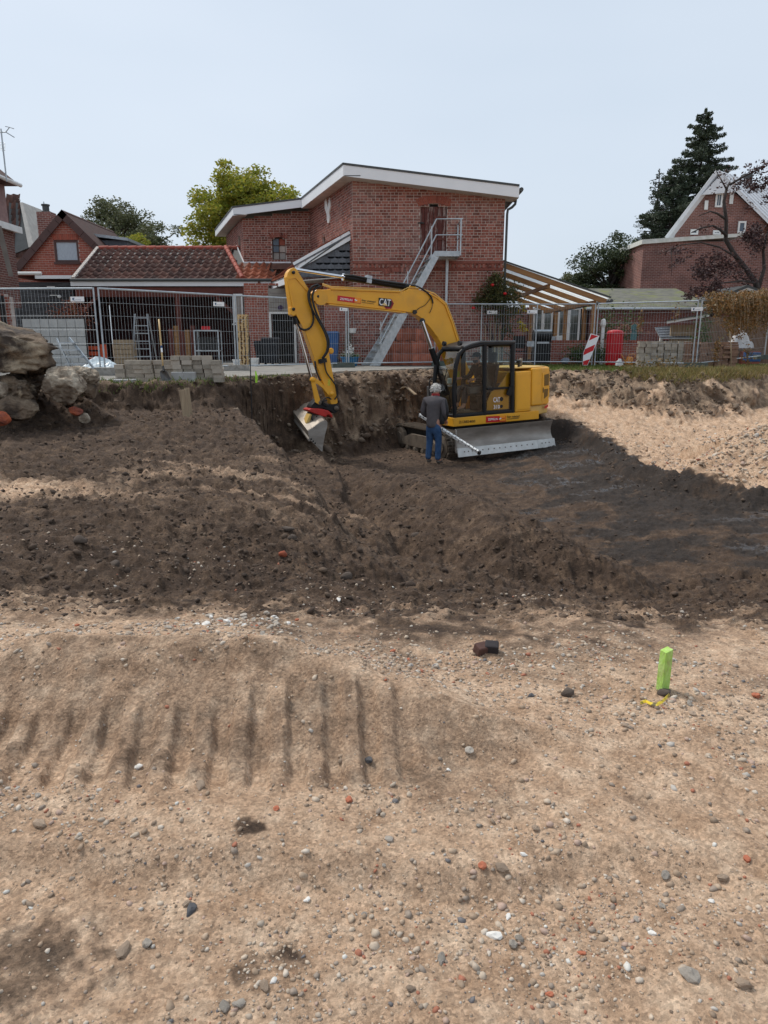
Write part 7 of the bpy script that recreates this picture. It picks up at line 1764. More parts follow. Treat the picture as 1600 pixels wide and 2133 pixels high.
P_ = rng.normal(size=(900, 3)) * np.array([.07, .06, .32]) + np.array([c.x - .14, c.y, c.z - .45]); V, Q = leaf_quads(P_, .05, rng); np_mesh('trailing_foliage', V, Q, M['leafpale'], t)
# stacked roof tiles by the stairs
M['newtile'] = mat('stacked_tile', (.46, .16, .095, 1), (.37, .12, .075, 1), .8, 7, .003, 40, isl=.18, dirt=(.16, .07, .05, 1), dirt_amt=.4)
tl = tile_mesh('roof_tile', M['newtile'], .31, .42, .10, .02)
wrds = ('lowest', 'middle', 'top')
for r_ in range(3):
    nt_ = (7, 7, 6)[r_]; Yt = 24.25 + r_ * .12
    for i in range(nt_):
        for dpt in range(2):
            p = U((800 if r_ < 2 else 826) + i * (20.5 - r_ * .5) + r_ * 1, (757, 733, 709)[r_], Yt)
            o = link('roof_tile', tl); o.location = (p.x + .13, Yt + .09 * dpt + random.uniform(-.01, .01), .01 + r_ * .40 + random.uniform(-.01, .01)); o.rotation_euler = (math.radians(72 + dpt * 2 + random.uniform(-3, 3)), random.uniform(-.06, .06), random.uniform(-.06, .06))
            tag(o, 'red clay roof tile by the stairs, %s in the %s row, %s layer' % (ordn(i + 1), wrds[r_], ('rear', 'front')[dpt == 0]), 'roof tile', 'roof tiles stacked, %s row' % wrds[r_])
# tool handles leaning right of the building and light bars seen beside the cab
for k, px in enumerate((1003, 1010, 1019, 1027, 1035)):
    a, b = U(px, 756, 24.95), U(px + 2 + (k - 2) * 2, 668 + 4 * (k % 2), 25.0)
    MB().tube([Vector((a.x, 24.6, 0)), Vector((b.x, 24.93, b.z))], .02, 6).thing('leaning_pole', M['plank'], 'grey wooden pole leaning on the brick wall behind the cab roof, %s from the left' % ('first', 'second', 'third', 'fourth', 'fifth')[k], 'pole', 'poles leaning on the brick wall')
# ================================================================== RIGHT GARDEN
# red and white marker board
mk = thing('marker_board', 'slanting red and white striped traffic marker board leaning in the fence', 'marker board', U(1218, 762, 23.75))
YM = 23.75; q = [(1213.5, 761), (1223.5, 761), (1249, 700), (1231, 694.5), (1216, 736)]
def mpt(px, py, dy=0): return U(px, py, YM + dy)
Pm = [(1214, 761), (1224, 761), (1249, 699.5), (1231, 694.5), (1215.5, 735)]
MB().prism([mpt(x, y, .01) for x, y in Pm], (0, .025, 0)).build('board', M['decal_white'], mk)
for s in ([(1232, 696.5), (1247, 700.0), (1227, 709.5)], [(1219, 727), (1240, 717.5), (1236, 730), (1215.5, 740), (1216, 735)], [(1215, 752.5), (1228.5, 748), (1223.5, 760.3), (1214.7, 760.3)]):
    MB().prism([mpt(x, y, .006) for x, y in s], (0, .003, 0)).build('stripe', M['decal_red'], mk)
# red cylinder
c = U(1277, 757, 24.9); t = thing('red_post_box', 'tall red fluted garden cylinder with domed top behind the fence', 'cylinder', (c.x, 24.9, 0)); zt_ = U(1277, 690, 24.9).z; r_ = .26
MB().lathe((c.x, 24.9, 0), [(r_ * .95, 0), (r_, .05), (r_, zt_ - .1)], 20).build('body', M['cam_red'], t, auto=40)
MB().lathe((c.x, 24.9, zt_ - .1), [(r_ * 1.08, 0), (r_ * 1.08, .06), (r_ * .9, .12), (r_ * .3, .15)], 20).build('lid', M['cam_red'], t, auto=40)
for k in range(14):
    a = 2 * PI * k / 14; MB().bar((c.x + math.cos(a) * r_, 24.9 + math.sin(a) * r_, .05), (c.x + math.cos(a) * r_, 24.9 + math.sin(a) * r_, zt_ - .12), .03, .02).build('rib', M['cam_red'], t)
# watering can
c = U(1312, 742, 24.6); t = thing('watering_can', 'orange-yellow watering can hanging between the red cylinder and paver stack', 'watering can', (c.x, 24.6, 0)); M['canor'] = mat('can_orange', (.62, .26, .06, 1), (.55, .22, .05, 1), .4)
MB().lathe((c.x, 24.6, .02), [(.12, 0), (.13, .05), (.11, .24), (.08, .27)], 16).build('body', M['canor'], t, auto=40); MB().tube([(c.x - .1, 24.6, .1), (c.x - .2, 24.6, .22), (c.x - .3, 24.6, .38)], [.03, .02, .02], 8).build('spout', M['canor'], t)
MB().tube([(c.x - .06, 24.6, .27), (c.x - .02, 24.6, .36), (c.x + .12, 24.6, .38), (c.x + .2, 24.6, .34), (c.x + .12, 24.6, .2)], .018, 7).build('handle', M['canor'], t, smooth=True)
# barbecue, table, chairs on the terrace
c = U(1127, 745, 25.2); t = thing('barbecue', 'black gas barbecue with silver hood edge on the terrace', 'barbecue', (c.x, 25.2, 0))
MB().bb((c.x - .28, 25.0, .05), (c.x + .28, 25.45, .75)).build('cabinet', M['cabblack'], t, bevel=.01)
MB().bb((c.x - .55, 25.0, .76), (c.x + .32, 25.45, .80)).build('shelf', M['cabblack'], t)
MB().tube([(c.x - .3, 25.22, .98), (c.x + .3, 25.22, .98)], .2, 14).build('hood', M['cabblack'], t, auto=40); MB().tube([(c.x - .3, 25.08, 1.13), (c.x + .3, 25.08, 1.13)], .06, 10).build('hood_front', M['galv'], t)
MB().bb((c.x - .55, 24.97, .62), (c.x - .3, 25.0, .8)).build('side_front', M['galv'], t); MB().bb((c.x - .2, 24.97, .72), (c.x + .2, 25.0, .78)).build('panel', M['galv'], t)
c = U(1170, 740, 27.8); t = thing('garden_table', 'wooden garden table on the terrace in front of the glazed doors', 'table', (c.x, 27.8, 0))
MB().bb((c.x - .9, 27.4, .72), (c.x + .9, 28.2, .77)).build('top', M['honey'], t)
for sx in (-.8, .8):
    for sy in (-.3, .3): MB().bar((c.x + sx, 27.8 + sy, 0), (c.x + sx, 27.8 + sy, .72), .07, .07).build('leg', M['black'], t)
for k, (px, Y) in enumerate(((1150, 27.2), (1082, 25.6))):
    c = U(px, 745, Y); t = thing('garden_chair', ('dark metal garden chair beside the barbecue', 'dark metal garden chair behind the excavator mirror')[k], 'chair', (c.x, Y, 0), 'garden chairs on the terrace')
    MB().bb((c.x - .22, Y - .22, .43), (c.x + .22, Y + .22, .47)).build('seat', M['black'], t)
    MB().bb((c.x - .22, Y + .2, .55), (c.x + .22, Y + .23, .98)).build('backrest', M['galv'] if k == 0 else M['black'], t)
    for sx in (-.2, .2):
        for sy in (-.2, .2): MB().bar((c.x + sx, Y + sy, 0), (c.x + sx, Y + sy, .98 if sy > 0 else .66), .025, .025).build('leg', M['black'], t)
        MB().bar((c.x + sx, Y - .2, .66), (c.x + sx, Y + .2, .68), .03, .025).build('armrest', M['black'], t)
c = U(1164, 712, 26.7); MB().bb((c.x - .11, 26.62, zt), (c.x + .11, 26.8, zt + .2)).thing('white_planter', M['white'], 'white square pot standing on the garden wall', 'pot', bevel=.01)
# rocks, ball, garden plank, bird feeder
c = U(1252, 745, 25.8); t = thing('feeder_post', 'white bird feeder post behind the marker board', 'post', (c.x, 25.8, 0))
MB().bb((c.x - .05, 25.75, .0), (c.x + .05, 25.85, U(1240, 680, 25.8).z)).build('post', M['white'], t); MB().lathe((c.x, 25.8, U(1240, 676, 25.8).z), [(.06, -.1), (.1, 0), (.08, .15), (.03, .2)], 10).build('feeder', M['white'], t)
c = U(1320, 706, 27.2); b = U(1320, 675, 27.2)
MB().prism([(c.x - .11, 27.2, 0), (c.x + .11, 27.2, 0), (c.x + .11, 27.2, b.z - .08), (c.x + .05, 27.2, b.z), (c.x - .05, 27.2, b.z), (c.x - .11, 27.2, b.z - .08)], (0, .04, 0)).thing('teal_board', mat('teal_board', (.09, .20, .21, 1)), 'upright teal board with rounded top behind the garden wall', 'board')
c = U(1250, 710, 26.65); MB().lathe((c.x, 26.7, zt + .03), [(.05, 0), (.09, .05), (.1, .12), (.09, .13), (.06, .1)], 12).thing('dark_bowl', M['navy'], 'small dark blue bowl on the garden wall beside the marker board', 'bowl')
# slate-roofed log store
c = U(1385, 700, 27.5); t = thing('slate_roof_store', 'small log store roof covered in grey slates behind the grey pavers', 'store', (c.x, 27.5, 0))
rA, rB = U(1365, 683, 28.2), U(1426, 678, 28.2); eA, eB = U(1376, 703, 27.2), U(1443, 703, 27.2)
for i in range(4):
    for j in range(9):
        p0 = eA.lerp(rA, i / 4).lerp(eB.lerp(rB, i / 4), j / 9); p1 = eA.lerp(rA, i / 4).lerp(eB.lerp(rB, i / 4), (j + .96) / 9); p2 = eA.lerp(rA, (i + 1.1) / 4).lerp(eB.lerp(rB, (i + 1.1) / 4), (j + .96) / 9); p3 = eA.lerp(rA, (i + 1.1) / 4).lerp(eB.lerp(rB, (i + 1.1) / 4), j / 9)
        MB().hexa([p0, p1, p2 - Z_ * .02, p3 - Z_ * .02, p0 + Z_ * .025, p1 + Z_ * .025, p2, p3]).build('slate', M['slate'], t)
MB().hexa([eA - Z_ * .05, eB - Z_ * .05, rB - Z_ * .05, rA - Z_ * .05, eA - Z_ * .01, eB - Z_ * .01, rB - Z_ * .03, rA - Z_ * .03]).build('roof_deck', M['galv'], t)
MB().bar(rA, rB, .1, .05).build('ridge', M['galv'], t)
for p in (eA, eB): MB().bar(Vector((p.x + .1, 27.4, 0)), Vector((p.x + .1, 27.4, p.z)), .09, .09).build('post', M['white'] if p is eA else M['honey'], t)
MB().bb((eA.x + .2, 27.6, 0), (eB.x, 28.2, eA.z - .1)).build('back_wall', M['dark'], t)
# timber shed with white board at the right
c = U(1480, 700, 27.0); t = thing('timber_shed', 'brown boarded garden shed with sloping white fascia half hidden by the vine', 'shed', (c.x, 27, 0))
sx0 = U(1458, 700, 27).x
M['shedwood'] = mat('shed_board', (.20, .125, .08, 1), (.15, .09, .06, 1), .8, 4, stretch=(6, 6, .6))
for k in range(16):
    x = sx0 + k * .17; zt2 = U(1470, 660, 27).z + .0
    MB().bb((x, 27 + .01 * (k % 2), 0), (x + .165, 27.04, zt2)).build('board', M['shedwood'], t)
MB().hexa([U(1389, 674, 26.6), U(1478, 659, 26.6), U(1478, 659, 27.4), U(1389, 674, 27.4), U(1389, 669, 26.6), U(1478, 654, 26.6), U(1478, 654, 27.4), U(1389, 669, 27.4)]).build('fascia', M['white'], t)
MB().hexa([U(1389, 668.8, 26.55), U(1478, 653.8, 26.55), U(1478, 653.8, 29), U(1389, 668.8, 29), U(1389, 667, 26.55), U(1478, 652, 26.55), U(1478, 652, 29), U(1389, 667, 29)]).build('roof', M['darkedge'], t)
MB().bb((U(1400, 690, 27.2).x, 27.3, 0), (sx0, 27.4, U(1400, 676, 27.2).z)).build('wall', M['plank'], t)
# gable of a little summer house
t = thing('summer_house', 'small summer house gable with dark roof edge behind the dry vine', 'summer house', (U(1560, 640, 33).x, 33, 0))
g0, g1, g2 = U(1497, 626, 33), U(1557, 600, 33), U(1590, 612, 33)
for a, b in ((g0, g1), (g1, g2)):
    MB().hexa([a, b, b + Vector((0, 3, 0)), a + Vector((0, 3, 0)), a + Z_ * .14, b + Z_ * .14, b + Vector((0, 3, .14)), a + Vector((0, 3, .14))]).build('roof', M['darkedge'], t)
    MB().bar(a + Vector((0, -.04, -.04)), b + Vector((0, -.04, -.04)), .04, .1).build('barge_board', M['soffit'], t)
MB().prism([Vector((g0.x + .3, 33.1, 0)), Vector((g2.x + .3, 33.1, 0)), g2 + Vector((.2, .1, -.1)), g1 + Vector((0, .1, -.05)), g0 + Vector((.4, .1, .08))], (0, 2.5, 0)).build('wall', M['redwood'], t)
MB().bb((U(1560, 740, 25.5).x, 25.4, .1), (U(1583, 740, 25.5).x, 25.9, .42)).thing('blue_box', M['bluep'], 'blue plastic box at the right edge behind the fence', 'box', bevel=.02)
MB().bb((U(1545, 740, 26.2).x, 26.2, 0), (U(1584, 740, 26.2).x, 26.35, .45)).thing('red_wall_end', M['brick2'], 'low reddish wall end under the vine at the right edge', 'wall')
M['bag'] = mat('white_bag', (.75, .75, .75, 1), (.6, .6, .6, 1), .6, 10)
crumple('white_tarpaulin', 'white tarpaulin bundle hanging behind the dry vine', 'tarpaulin', (U(1545, 700, 26.4).x, 26.5, .55), .45, .25, .75, M['bag'], 5.0)
c = U(1291, 750, 24.2); crumple('white_bag', 'small crumpled white bag at the foot of the red cylinder', 'bag', (c.x, 24.2, .0), .12, .1, .28, M['bag'], 7.0, 8)
# ================================================================== TREES AND PLANTS
M['bark'] = mat('bark', (.06, .048, .038, 1), (.10, .082, .065, 1), .95, 6, .02, 12)
M['barkdark'] = mat('dark_bark', (.035, .028, .026, 1), (.06, .05, .045, 1), .95, 6, .02, 12)
def limb_pts(a, b, g, wig=.12, n=5):
    a = np.array(a, float); b = np.array(b, float); L = np.linalg.norm(b - a); out_ = []
    for i in range(n + 1):
        t = i / n; p = a + (b - a) * t + g.normal(size=3) * wig * L * .12 * math.sin(PI * t); p[2] += .08 * L * math.sin(PI * t); out_.append(Vector(p))
    return out_
def broadleaf(name, label, base, top, crown_c, crown_r, nclump, nleaf, size, lm, bark, seed, clump=.28, gap=.0, group=None, trunk_r=.25, asp=.6):
    g = np.random.default_rng(seed); base = Vector(base); t = thing(name, label, 'tree', base, group)
    cc = np.array(crown_c); cr = np.array(crown_r)
    dirs = g.normal(size=(nclump, 3)); dirs /= np.linalg.norm(dirs, axis=1)[:, None]
    rad = g.uniform(.25, 1.0, nclump) ** .5
    C = cc + dirs * rad[:, None] * cr * (1 + .18 * g.normal(size=nclump))[:, None]
    tb = MB(); fork = Vector((cc[0], cc[1], cc[2] - cr[2] * .45))
    tb.tube(limb_pts(base, fork, g, .1), [trunk_r * (1 - .11 * i) for i in range(6)], 8)
    for i in range(min(nclump, 34)):
        tb.tube(limb_pts(fork + Vector((0, 0, g.uniform(-.3, .9) * cr[2] * .35)), C[i], g, .35), [trunk_r * .36 * (1 - .17 * k) for k in range(6)], 5)
    tb.build('trunk', bark, t, smooth=True)
    w_ = g.uniform(.6, 1.5, nclump); per = np.maximum(8, (nleaf * w_ / w_.sum()).astype(int)); Ps = []
    for i in range(nclump):
        k = per[i]; d = g.normal(size=(k, 3)); d *= (g.uniform(.35, 1.0, k) / (np.linalg.norm(d, axis=1) + 1e-9))[:, None]
        Ps.append(C[i] + d * cr.mean() * clump * w_[i] * np.array([1.15, 1.15, .75]))
    V, Q = leaf_quads(np.concatenate(Ps), size, g, .5, asp); np_mesh('crown', V, Q, lm, t); return t
lm1 = leafmat('yellowing_leaf', (.27, .30, .04, 1), (.19, .25, .035, 1), (.46, .38, .05, 1), trans=.42)
p = U(512, 440, 44); broadleaf('maple_tree', 'large round tree turning yellow-green behind the brick warehouse', (p.x, 44, 0), 0, (p.x, 44, U(505, 462, 44).z), (2.95, 2.7, 2.55), 170, 44000, .18, lm1, M['bark'], 11, .23)
p = U(400, 505, 44); V_ = None
lm2 = leafmat('grey_green_leaf', (.11, .13, .06, 1), (.08, .10, .048, 1), (.18, .18, .09, 1))
p = U(228, 500, 52); broadleaf('birch_like_tree', 'sparse grey-green tree behind the gabled house with airy crown', (p.x, 52, 0), 0, (p.x, 52, U(228, 492, 52).z), (3.1, 2.6, 2.35), 120, 19000, .16, lm2, M['bark'], 12, .22)
p = U(305, 530, 50); broadleaf('birch_like_tree', 'lower sparse tree right of the airy grey-green tree above the tiled carport roof', (p.x, 50, 0), 0, (p.x, 50, U(305, 515, 50).z), (2.1, 1.6, 1.5), 50, 6500, .16, lm2, M['bark'], 13, .24)
p = U(285, 505, 40); broadleaf('garden_shrub', 'bright green bush top showing behind the dormer and carport ridge', (p.x, 40, 0), 0, (p.x, 40, U(285, 520, 40).z), (.9, .9, .8), 24, 3000, .11, lm1, M['bark'], 14, .3, trunk_r=.08)
lm3 = leafmat('dark_evergreen', (.036, .056, .022, 1), (.022, .038, .016, 1), (.075, .095, .035, 1), trans=.15)
p = U(1270, 560, 46); broadleaf('evergreen_tree', 'dense dark evergreen tree behind the mossy outbuilding', (p.x, 46, 0), 0, (p.x, 46, U(1270, 578, 46).z), (2.0, 2.0, 2.2), 60, 22000, .14, lm3, M['barkdark'], 15, .3)
p = U(1316, 580, 47); broadleaf('evergreen_tree', 'dark evergreen between the round dark tree and the brick annex', (p.x, 47, 0), 0, (p.x, 47, U(1316, 580, 47).z), (1.1, 1.3, 2.0), 34, 11000, .14, lm3, M['barkdark'], 16, .3)
p = U(1222, 590, 48); broadleaf('evergreen_tree', 'lower dark conifer-like bush left of the dense evergreen', (p.x, 48, 0), 0, (p.x, 48, U(1222, 595, 48).z), (1.1, 1.1, 1.1), 26, 6500, .14, lm3, M['barkdark'], 17, .3)
p = U(1188, 585, 60); broadleaf('distant_tree', 'pale distant treetop above the canopy slope', (p.x, 60, 0), 0, (p.x, 60, U(1188, 588, 60).z), (1.2, 1.0, .8), 20, 2600, .16, lm2, M['bark'], 18, .3)
# spruces: whorls of drooping twig sprays
def spruce(label, px, pbase, ptop, Y, rmax, seed, lm, whorls=30, dense=1.0, bare=.0):
    g = np.random.default_rng(seed); b = U(px, pbase, Y); tp = U(px, ptop, Y); H_ = tp.z
    t = thing('spruce_tree', label, 'tree', (b.x, Y, 0), 'spruces behind the brick house'); tb = MB(); tb.tube([(b.x, Y, 0), (b.x + .05, Y, H_ * .5), (b.x, Y, H_)], [.28, .18, .02], 8); Ps = []; z0 = U(px, pbase, Y).z
    for k in range(whorls):
        f = k / (whorls - 1); z = z0 + (H_ - z0) * f; R = rmax * (1 - f) ** .62 * (.6 + .6 * g.random()) + .1
        nb = 6 if f < .85 else 4
        for j in range(nb):
            a = 2 * PI * (j + g.random()) / nb; Lr = R * g.uniform(.6, 1.12)
            if g.random() < bare: continue
            d = np.array([math.cos(a), math.sin(a), 0]); dz = g.uniform(-.35, .02)
            tip = np.array([b.x, Y, z]) + d * Lr + np.array([0, 0, dz * Lr + .12 * Lr])
            tb.tube([(b.x, Y, z), tuple(np.array([b.x, Y, z]) + d * Lr * .6 + np.array([0, 0, dz * Lr * .55])), tuple(tip)], [.035, .022, .006], 4, False)
            m = int((26 + 80 * Lr) * dense); s = g.uniform(.12, 1.0, m) ** .75
            P_ = np.array([b.x, Y, z]) + d * (Lr * s)[:, None] + np.array([0, 0, 1.0]) * (dz * Lr * s + .12 * Lr * s ** 3)[:, None]
            side = np.array([-d[1], d[0], 0]); P_ += side * (g.normal(size=m) * .13 * Lr * (1.1 - s * .6))[:, None]; P_[:, 2] -= g.uniform(0, .34, m) * (1.1 - .5 * s); Ps.append(P_)
    tb.build('trunk', M['barkdark'], t, smooth=True); V, Q = leaf_quads(np.concatenate(Ps), .20, g, .8, .34, .45); np_mesh('crown', V, Q, lm, t)
lm4 = leafmat('spruce_needles', (.040, .060, .034, 1), (.026, .042, .026, 1), (.065, .085, .045, 1), trans=.12)
spruce('tall dark spruce rising behind the white-roofed brick house', 1445, 500, 226, 56, 4.1, 21, lm4, 32, 1.5)
spruce('shorter ragged spruce left of the tall one above the brick annex', 1392, 510, 345, 53, 2.8, 22, lm4, 22, 1.4, .15)
spruce('bare-tipped thin spruce at the left of the ragged one', 1362, 508, 352, 55, 1.7, 23, lm4, 18, .35, .35)
# purple-leaved tree, right edge
lm5 = leafmat('purple_leaf', (.065, .032, .034, 1), (.045, .024, .027, 1), (.11, .06, .05, 1), trans=.2)
def purple_tree():
    g = np.random.default_rng(31); Y = 33.5; b = U(1578, 640, Y); t = thing('purple_plum_tree', 'purple-leaved plum tree with crooked bare limbs at the right edge', 'tree', (b.x, Y, 0)); tb = MB()
    def br(pts, r0, r1): 
        ps = [U(x, y, Y + dy) for x, y, dy in pts]; tb.tube(ps, [r0 + (r1 - r0) * i / (len(ps) - 1) for i in range(len(ps))], 7)
    tb.tube([Vector((b.x, Y, -.05)), U(1580, 620, Y)], [.17, .15], 8)
    br([(1580, 620, 0), (1575, 590, 0), (1558, 565, .1), (1530, 530, .3), (1512, 500, .2), (1513, 460, 0), (1508, 420, 0), (1514, 392, .2), (1520, 380, .4)], .14, .045)
    br([(1513, 490, .1), (1500, 478, -.2), (1485, 470, -.4), (1460, 475, -.5), (1440, 485, -.6)], .07, .02); br([(1510, 455, 0), (1495, 445, -.5), (1480, 440, -.8), (1455, 450, -1)], .06, .015)
    br([(1520, 385, .3), (1545, 370, .2), (1575, 355, 0), (1598, 345, 0)], .05, .015); br([(1514, 395, .1), (1500, 370, .3), (1490, 352, .5)], .04, .012); br([(1580, 600, 0), (1592, 560, .5), (1590, 520, .5), (1600, 480, .5)], .10, .03)
    br([(1540, 540, .2), (1500, 515, -.4), (1460, 505, -.8), (1420, 510, -1), (1372, 530, -1.2)], .05, .012); br([(1398, 515, -1), (1400, 550, -1), (1399, 575, -1)], .02, .008); br([(1575, 590, 0), (1545, 585, -.6), (1500, 590, -1), (1470, 600, -1.2)], .06, .015)
    tb.build('trunk', M['barkdark'], t, smooth=True); Ps = []
    for px, py, rx, ry, n in ((1560, 480, 36, 20, 1600), (1590, 500, 30, 40, 1700), (1540, 575, 40, 35, 1200), (1470, 590, 28, 35, 2000), (1455, 560, 25, 22, 900), (1500, 545, 35, 30, 1000), (1565, 375, 35, 18, 900), (1540, 385, 20, 16, 330), (1590, 395, 18, 25, 600), (1575, 345, 22, 10, 320), (1420, 530, 18, 15, 320), (1395, 520, 20, 8, 130), (1450, 610, 22, 18, 900), (1520, 610, 40, 20, 700), (1410, 545, 12, 10, 150), (1470, 470, 30, 12, 130), (1510, 370, 20, 25, 120)):
        c = U(px, py, Y + g.uniform(-.8, .8)); sx = rx / FPX * Y * .62; sz = ry / FPX * Y * .62
        k = 6; sub = g.normal(size=(k, 3)) * np.array([sx, .6, sz]) * .75
        for q in sub: Ps.append(np.array(c) + q + g.normal(size=(n // (2 * k), 3)) * np.array([sx, .5, sz]) * .34)
    V, Q = leaf_quads(np.concatenate(Ps), .115, g, .6, .6); np_mesh('crown', V, Q, lm5, t)
purple_tree()
# climbing rose at the warehouse corner
def rose():
    g = np.random.default_rng(41); Y = 24.9; b = U(1032, 756, Y); t = thing('climbing_rose', 'tall climbing rose bush with red blooms at the warehouse corner', 'rose bush', (b.x, 24.95, 0)); tb = MB()
    for x, y in ((1010, 640), (1030, 600), (1050, 610), (1062, 640), (1075, 620), (1000, 655)): tb.tube([Vector((b.x + g.uniform(-.2, .2), Y, 0)), U((x + 1032) / 2 + g.uniform(-5, 5), 690, Y), U(x, y, Y)], [.03, .02, .008], 5)
    tb.build('stem', M['bark'], t, smooth=True); Ps = []
    for px, py, r, n in ((1030, 595, 22, 900), (1020, 620, 26, 1100), (1045, 625, 30, 1300), (1000, 628, 16, 400), (1065, 615, 22, 700), (1070, 650, 22, 500), (1045, 660, 25, 450), (1058, 690, 16, 250), (1035, 580, 10, 250)):
        c = U(px, py, Y); s = r / FPX * Y * .5; Ps.append(np.array(c) + g.normal(size=(n, 3)) * np.array([s, .22, s]))
    V, Q = leaf_quads(np.concatenate(Ps), .075, g, .6, .6); np_mesh('foliage', V, Q, leafmat('rose_leaf', (.06, .075, .022, 1), (.04, .05, .018, 1), (.15, .13, .04, 1)), t)
    for px, py in ((1026, 594), (986, 642), (1052, 612)): MB().lathe(U(px, py, Y - .4), [(.01, -.04), (.06, -.01), (.065, .02), (.03, .05)], 8).build('bloom', M['decal_red'], t, smooth=True)
    for px, py, r in ((1085, 680, .2), (1088, 641, .16), (1092, 685, .15)):
        V, Q = leaf_cloud(26, U(px, py, Y - .1), (r, r, r), .16, int(px)); np_mesh('yellow_foliage', V, Q, leafmat('yellow_leaf', (.55, .42, .03, 1), (.45, .35, .03, 1)), t)
rose()
# hydrangeas and border plants behind the wall, shrubs before it
for k, (px, py, Y, r, n, l) in enumerate(((1207, 738, 25.7, .42, 900, 'low leafy shrub in front of the garden wall left of the marker board'), (1246, 738, 25.8, .42, 900, 'low leafy shrub in front of the garden wall right of the marker board'), (1305, 695, 27.6, .5, 700, 'fading pink hydrangea behind the garden wall'), (1262, 690, 27.5, .4, 600, 'climbing green plant between canopy post and feeder'), (1465, 695, 25.2, .35, 500, 'yellowish shrub beside the log store behind the double fence post'))):
    c = U(px, py, Y); t = thing('garden_shrub', l, 'shrub', (c.x, Y, 0)); V, Q = leaf_cloud(n, (c.x, Y, max(c.z, .2)), (r, r * .7, max(c.z * .8, .3)), .09, 50 + k); np_mesh('foliage', V, Q, M['leafgreen'], t)
    MB().tube([(c.x, Y, 0), (c.x + .05, Y, max(c.z, .2))], [.03, .012], 5).build('stem', M['bark'], t)
    if k == 2: V, Q = leaf_cloud(160, (c.x, Y - .2, c.z + .15), (r, r * .5, .3), .10, 61); np_mesh('flower_foliage', V, Q, leafmat('faded_pink', (.40, .20, .15, 1), (.3, .16, .1, 1)), t)
# dead vine hanging over the fence, right
def vine():
    g = np.random.default_rng(51); a, b = f7a, f7; t = thing('dry_vine', 'mass of dry orange-brown vine hanging over the rightmost fence panels', 'vine', (a + b) / 2); Ps = []; tb = MB(); d = (b - a)
    lim = [(.0, .35), (.12, .55), (.25, .8), (.38, 1.25), (.5, 1.35), (.62, 1.1), (.75, 1.3), (.9, 1.2), (1.3, 1.35)]
    for k in range(420):
        u = g.uniform(.03, 1.45); L = np.interp(u, [q[0] for q in lim], [q[1] for q in lim]) * g.uniform(.45, 1.1); top = 2.02 + .30 * u + g.uniform(-.05, .22)
        base = a + d * u; yo = g.normal() * .22 - .05; n = int(22 * L + 6); s = g.uniform(0, 1, n)
        P_ = np.array([base.x, base.y + yo, top]) + np.stack([g.normal(size=n) * .05 + .05 * np.sin(s * 5 + k), g.normal(size=n) * .05 - .18 * np.sin(s * PI * .5), -s * L], 1); Ps.append(P_)
        if k % 4 == 0: tb.tube([(base.x, base.y + yo, top), (base.x + .03, base.y + yo - .15, top - L * .5), (base.x + .05, base.y + yo - .18, top - L)], .006, 4, False)
    for px, py, n, s_ in ((1496, 720, 90, .12), (1492, 735, 70, .1), (1557, 745, 120, .12), (1335, 665, 40, .1), (1330, 680, 30, .06), (1410, 655, 40, .1)):
        Ps.append(np.array(U(px, py, 22.2 if px > 1450 else 23.0)) + g.normal(size=(n, 3)) * np.array([s_ * .5, .05, s_ * 1.6]))
    tb.tube([U(1523, 770, 22.3), U(1523, 720, 22.3), U(1520, 690, 22.5)], .018, 5)
    tb.build('stem', M['plank'], t, smooth=True); V, Q = leaf_quads(np.concatenate(Ps), .085, g, .8, .55, .3); np_mesh('leaves', V, Q, leafmat('dry_leaf', (.30, .155, .05, 1), (.20, .105, .04, 1), (.13, .11, .045, 1), trans=.25), t)
vine()
# dry shrub (copper beech twigs) behind the left fence
c = U(152, 655, 22.5); t = thing('copper_shrub', 'dry rust-coloured shrub in front of the black shed', 'shrub', (c.x, 22.5, 0))
g = np.random.default_rng(61); Ps = []; tb = MB()
for k in range(26):
    a = g.uniform(-1, 1); tip = U(150 + a * 45 + g.uniform(-6, 6), 640 + abs(a) * 16 + g.uniform(-18, 26), 22.5); mid = (Vector((c.x, 22.5, 1.2)) + tip) / 2 + Vector((0, 0, .15)); tb.tube([(c.x, 22.5, .6), mid, tip], [.015, .01, .004], 4, False)
    Ps.append(np.array(mid.lerp(tip, .65)) + g.normal(size=(30, 3)) * .12)
tb.tube([(c.x, 22.5, 0), (c.x, 22.5, .65)], .025, 5); tb.build('stem', M['bark'], t); V, Q = leaf_quads(np.concatenate(Ps), .07, g, .6); np_mesh('foliage', V, Q, leafmat('rust_leaf', (.20, .055, .025, 1), (.13, .04, .02, 1)), t)
# lawn and weeds on the bank top: blades
def grass(name, label, n, region, h, m, seed, zoff=0):
    g = np.random.default_rng(seed); x0, x1, yf = region; X = g.uniform(x0, x1, n); Y = np.array([yf(x)[0] + (yf(x)[1] - yf(x)[0]) * q for x, q in zip(X, g.random(n))]); Zg = hgt(X, Y) + zoff
    a = g.uniform(0, 2 * PI, n); w_ = .008 + .006 * g.random(n); hh = h * g.uniform(.4, 1.4, n); lean = g.normal(size=(n, 2)) * hh[:, None] * .45
    P0 = np.stack([X, Y, Zg], 1); dx = np.stack([np.cos(a) * w_, np.sin(a) * w_, 0 * a], 1); tip = P0 + np.stack([lean[:, 0], lean[:, 1], hh], 1); V = np.stack([P0 - dx, P0 + dx, tip], 1).reshape(-1, 3); o = np_mesh(name, V, np.arange(n * 3).reshape(n, 3), m); o['kind'] = 'stuff'; o['label'] = label; o['category'] = 'grass'; return o
M['grass'] = leafmat('grass_blade', (.11, .17, .03, 1), (.075, .12, .02, 1), (.23, .22, .07, 1))
bank_y = lambda x: float(np.interp(x, BANKX, BANKY))
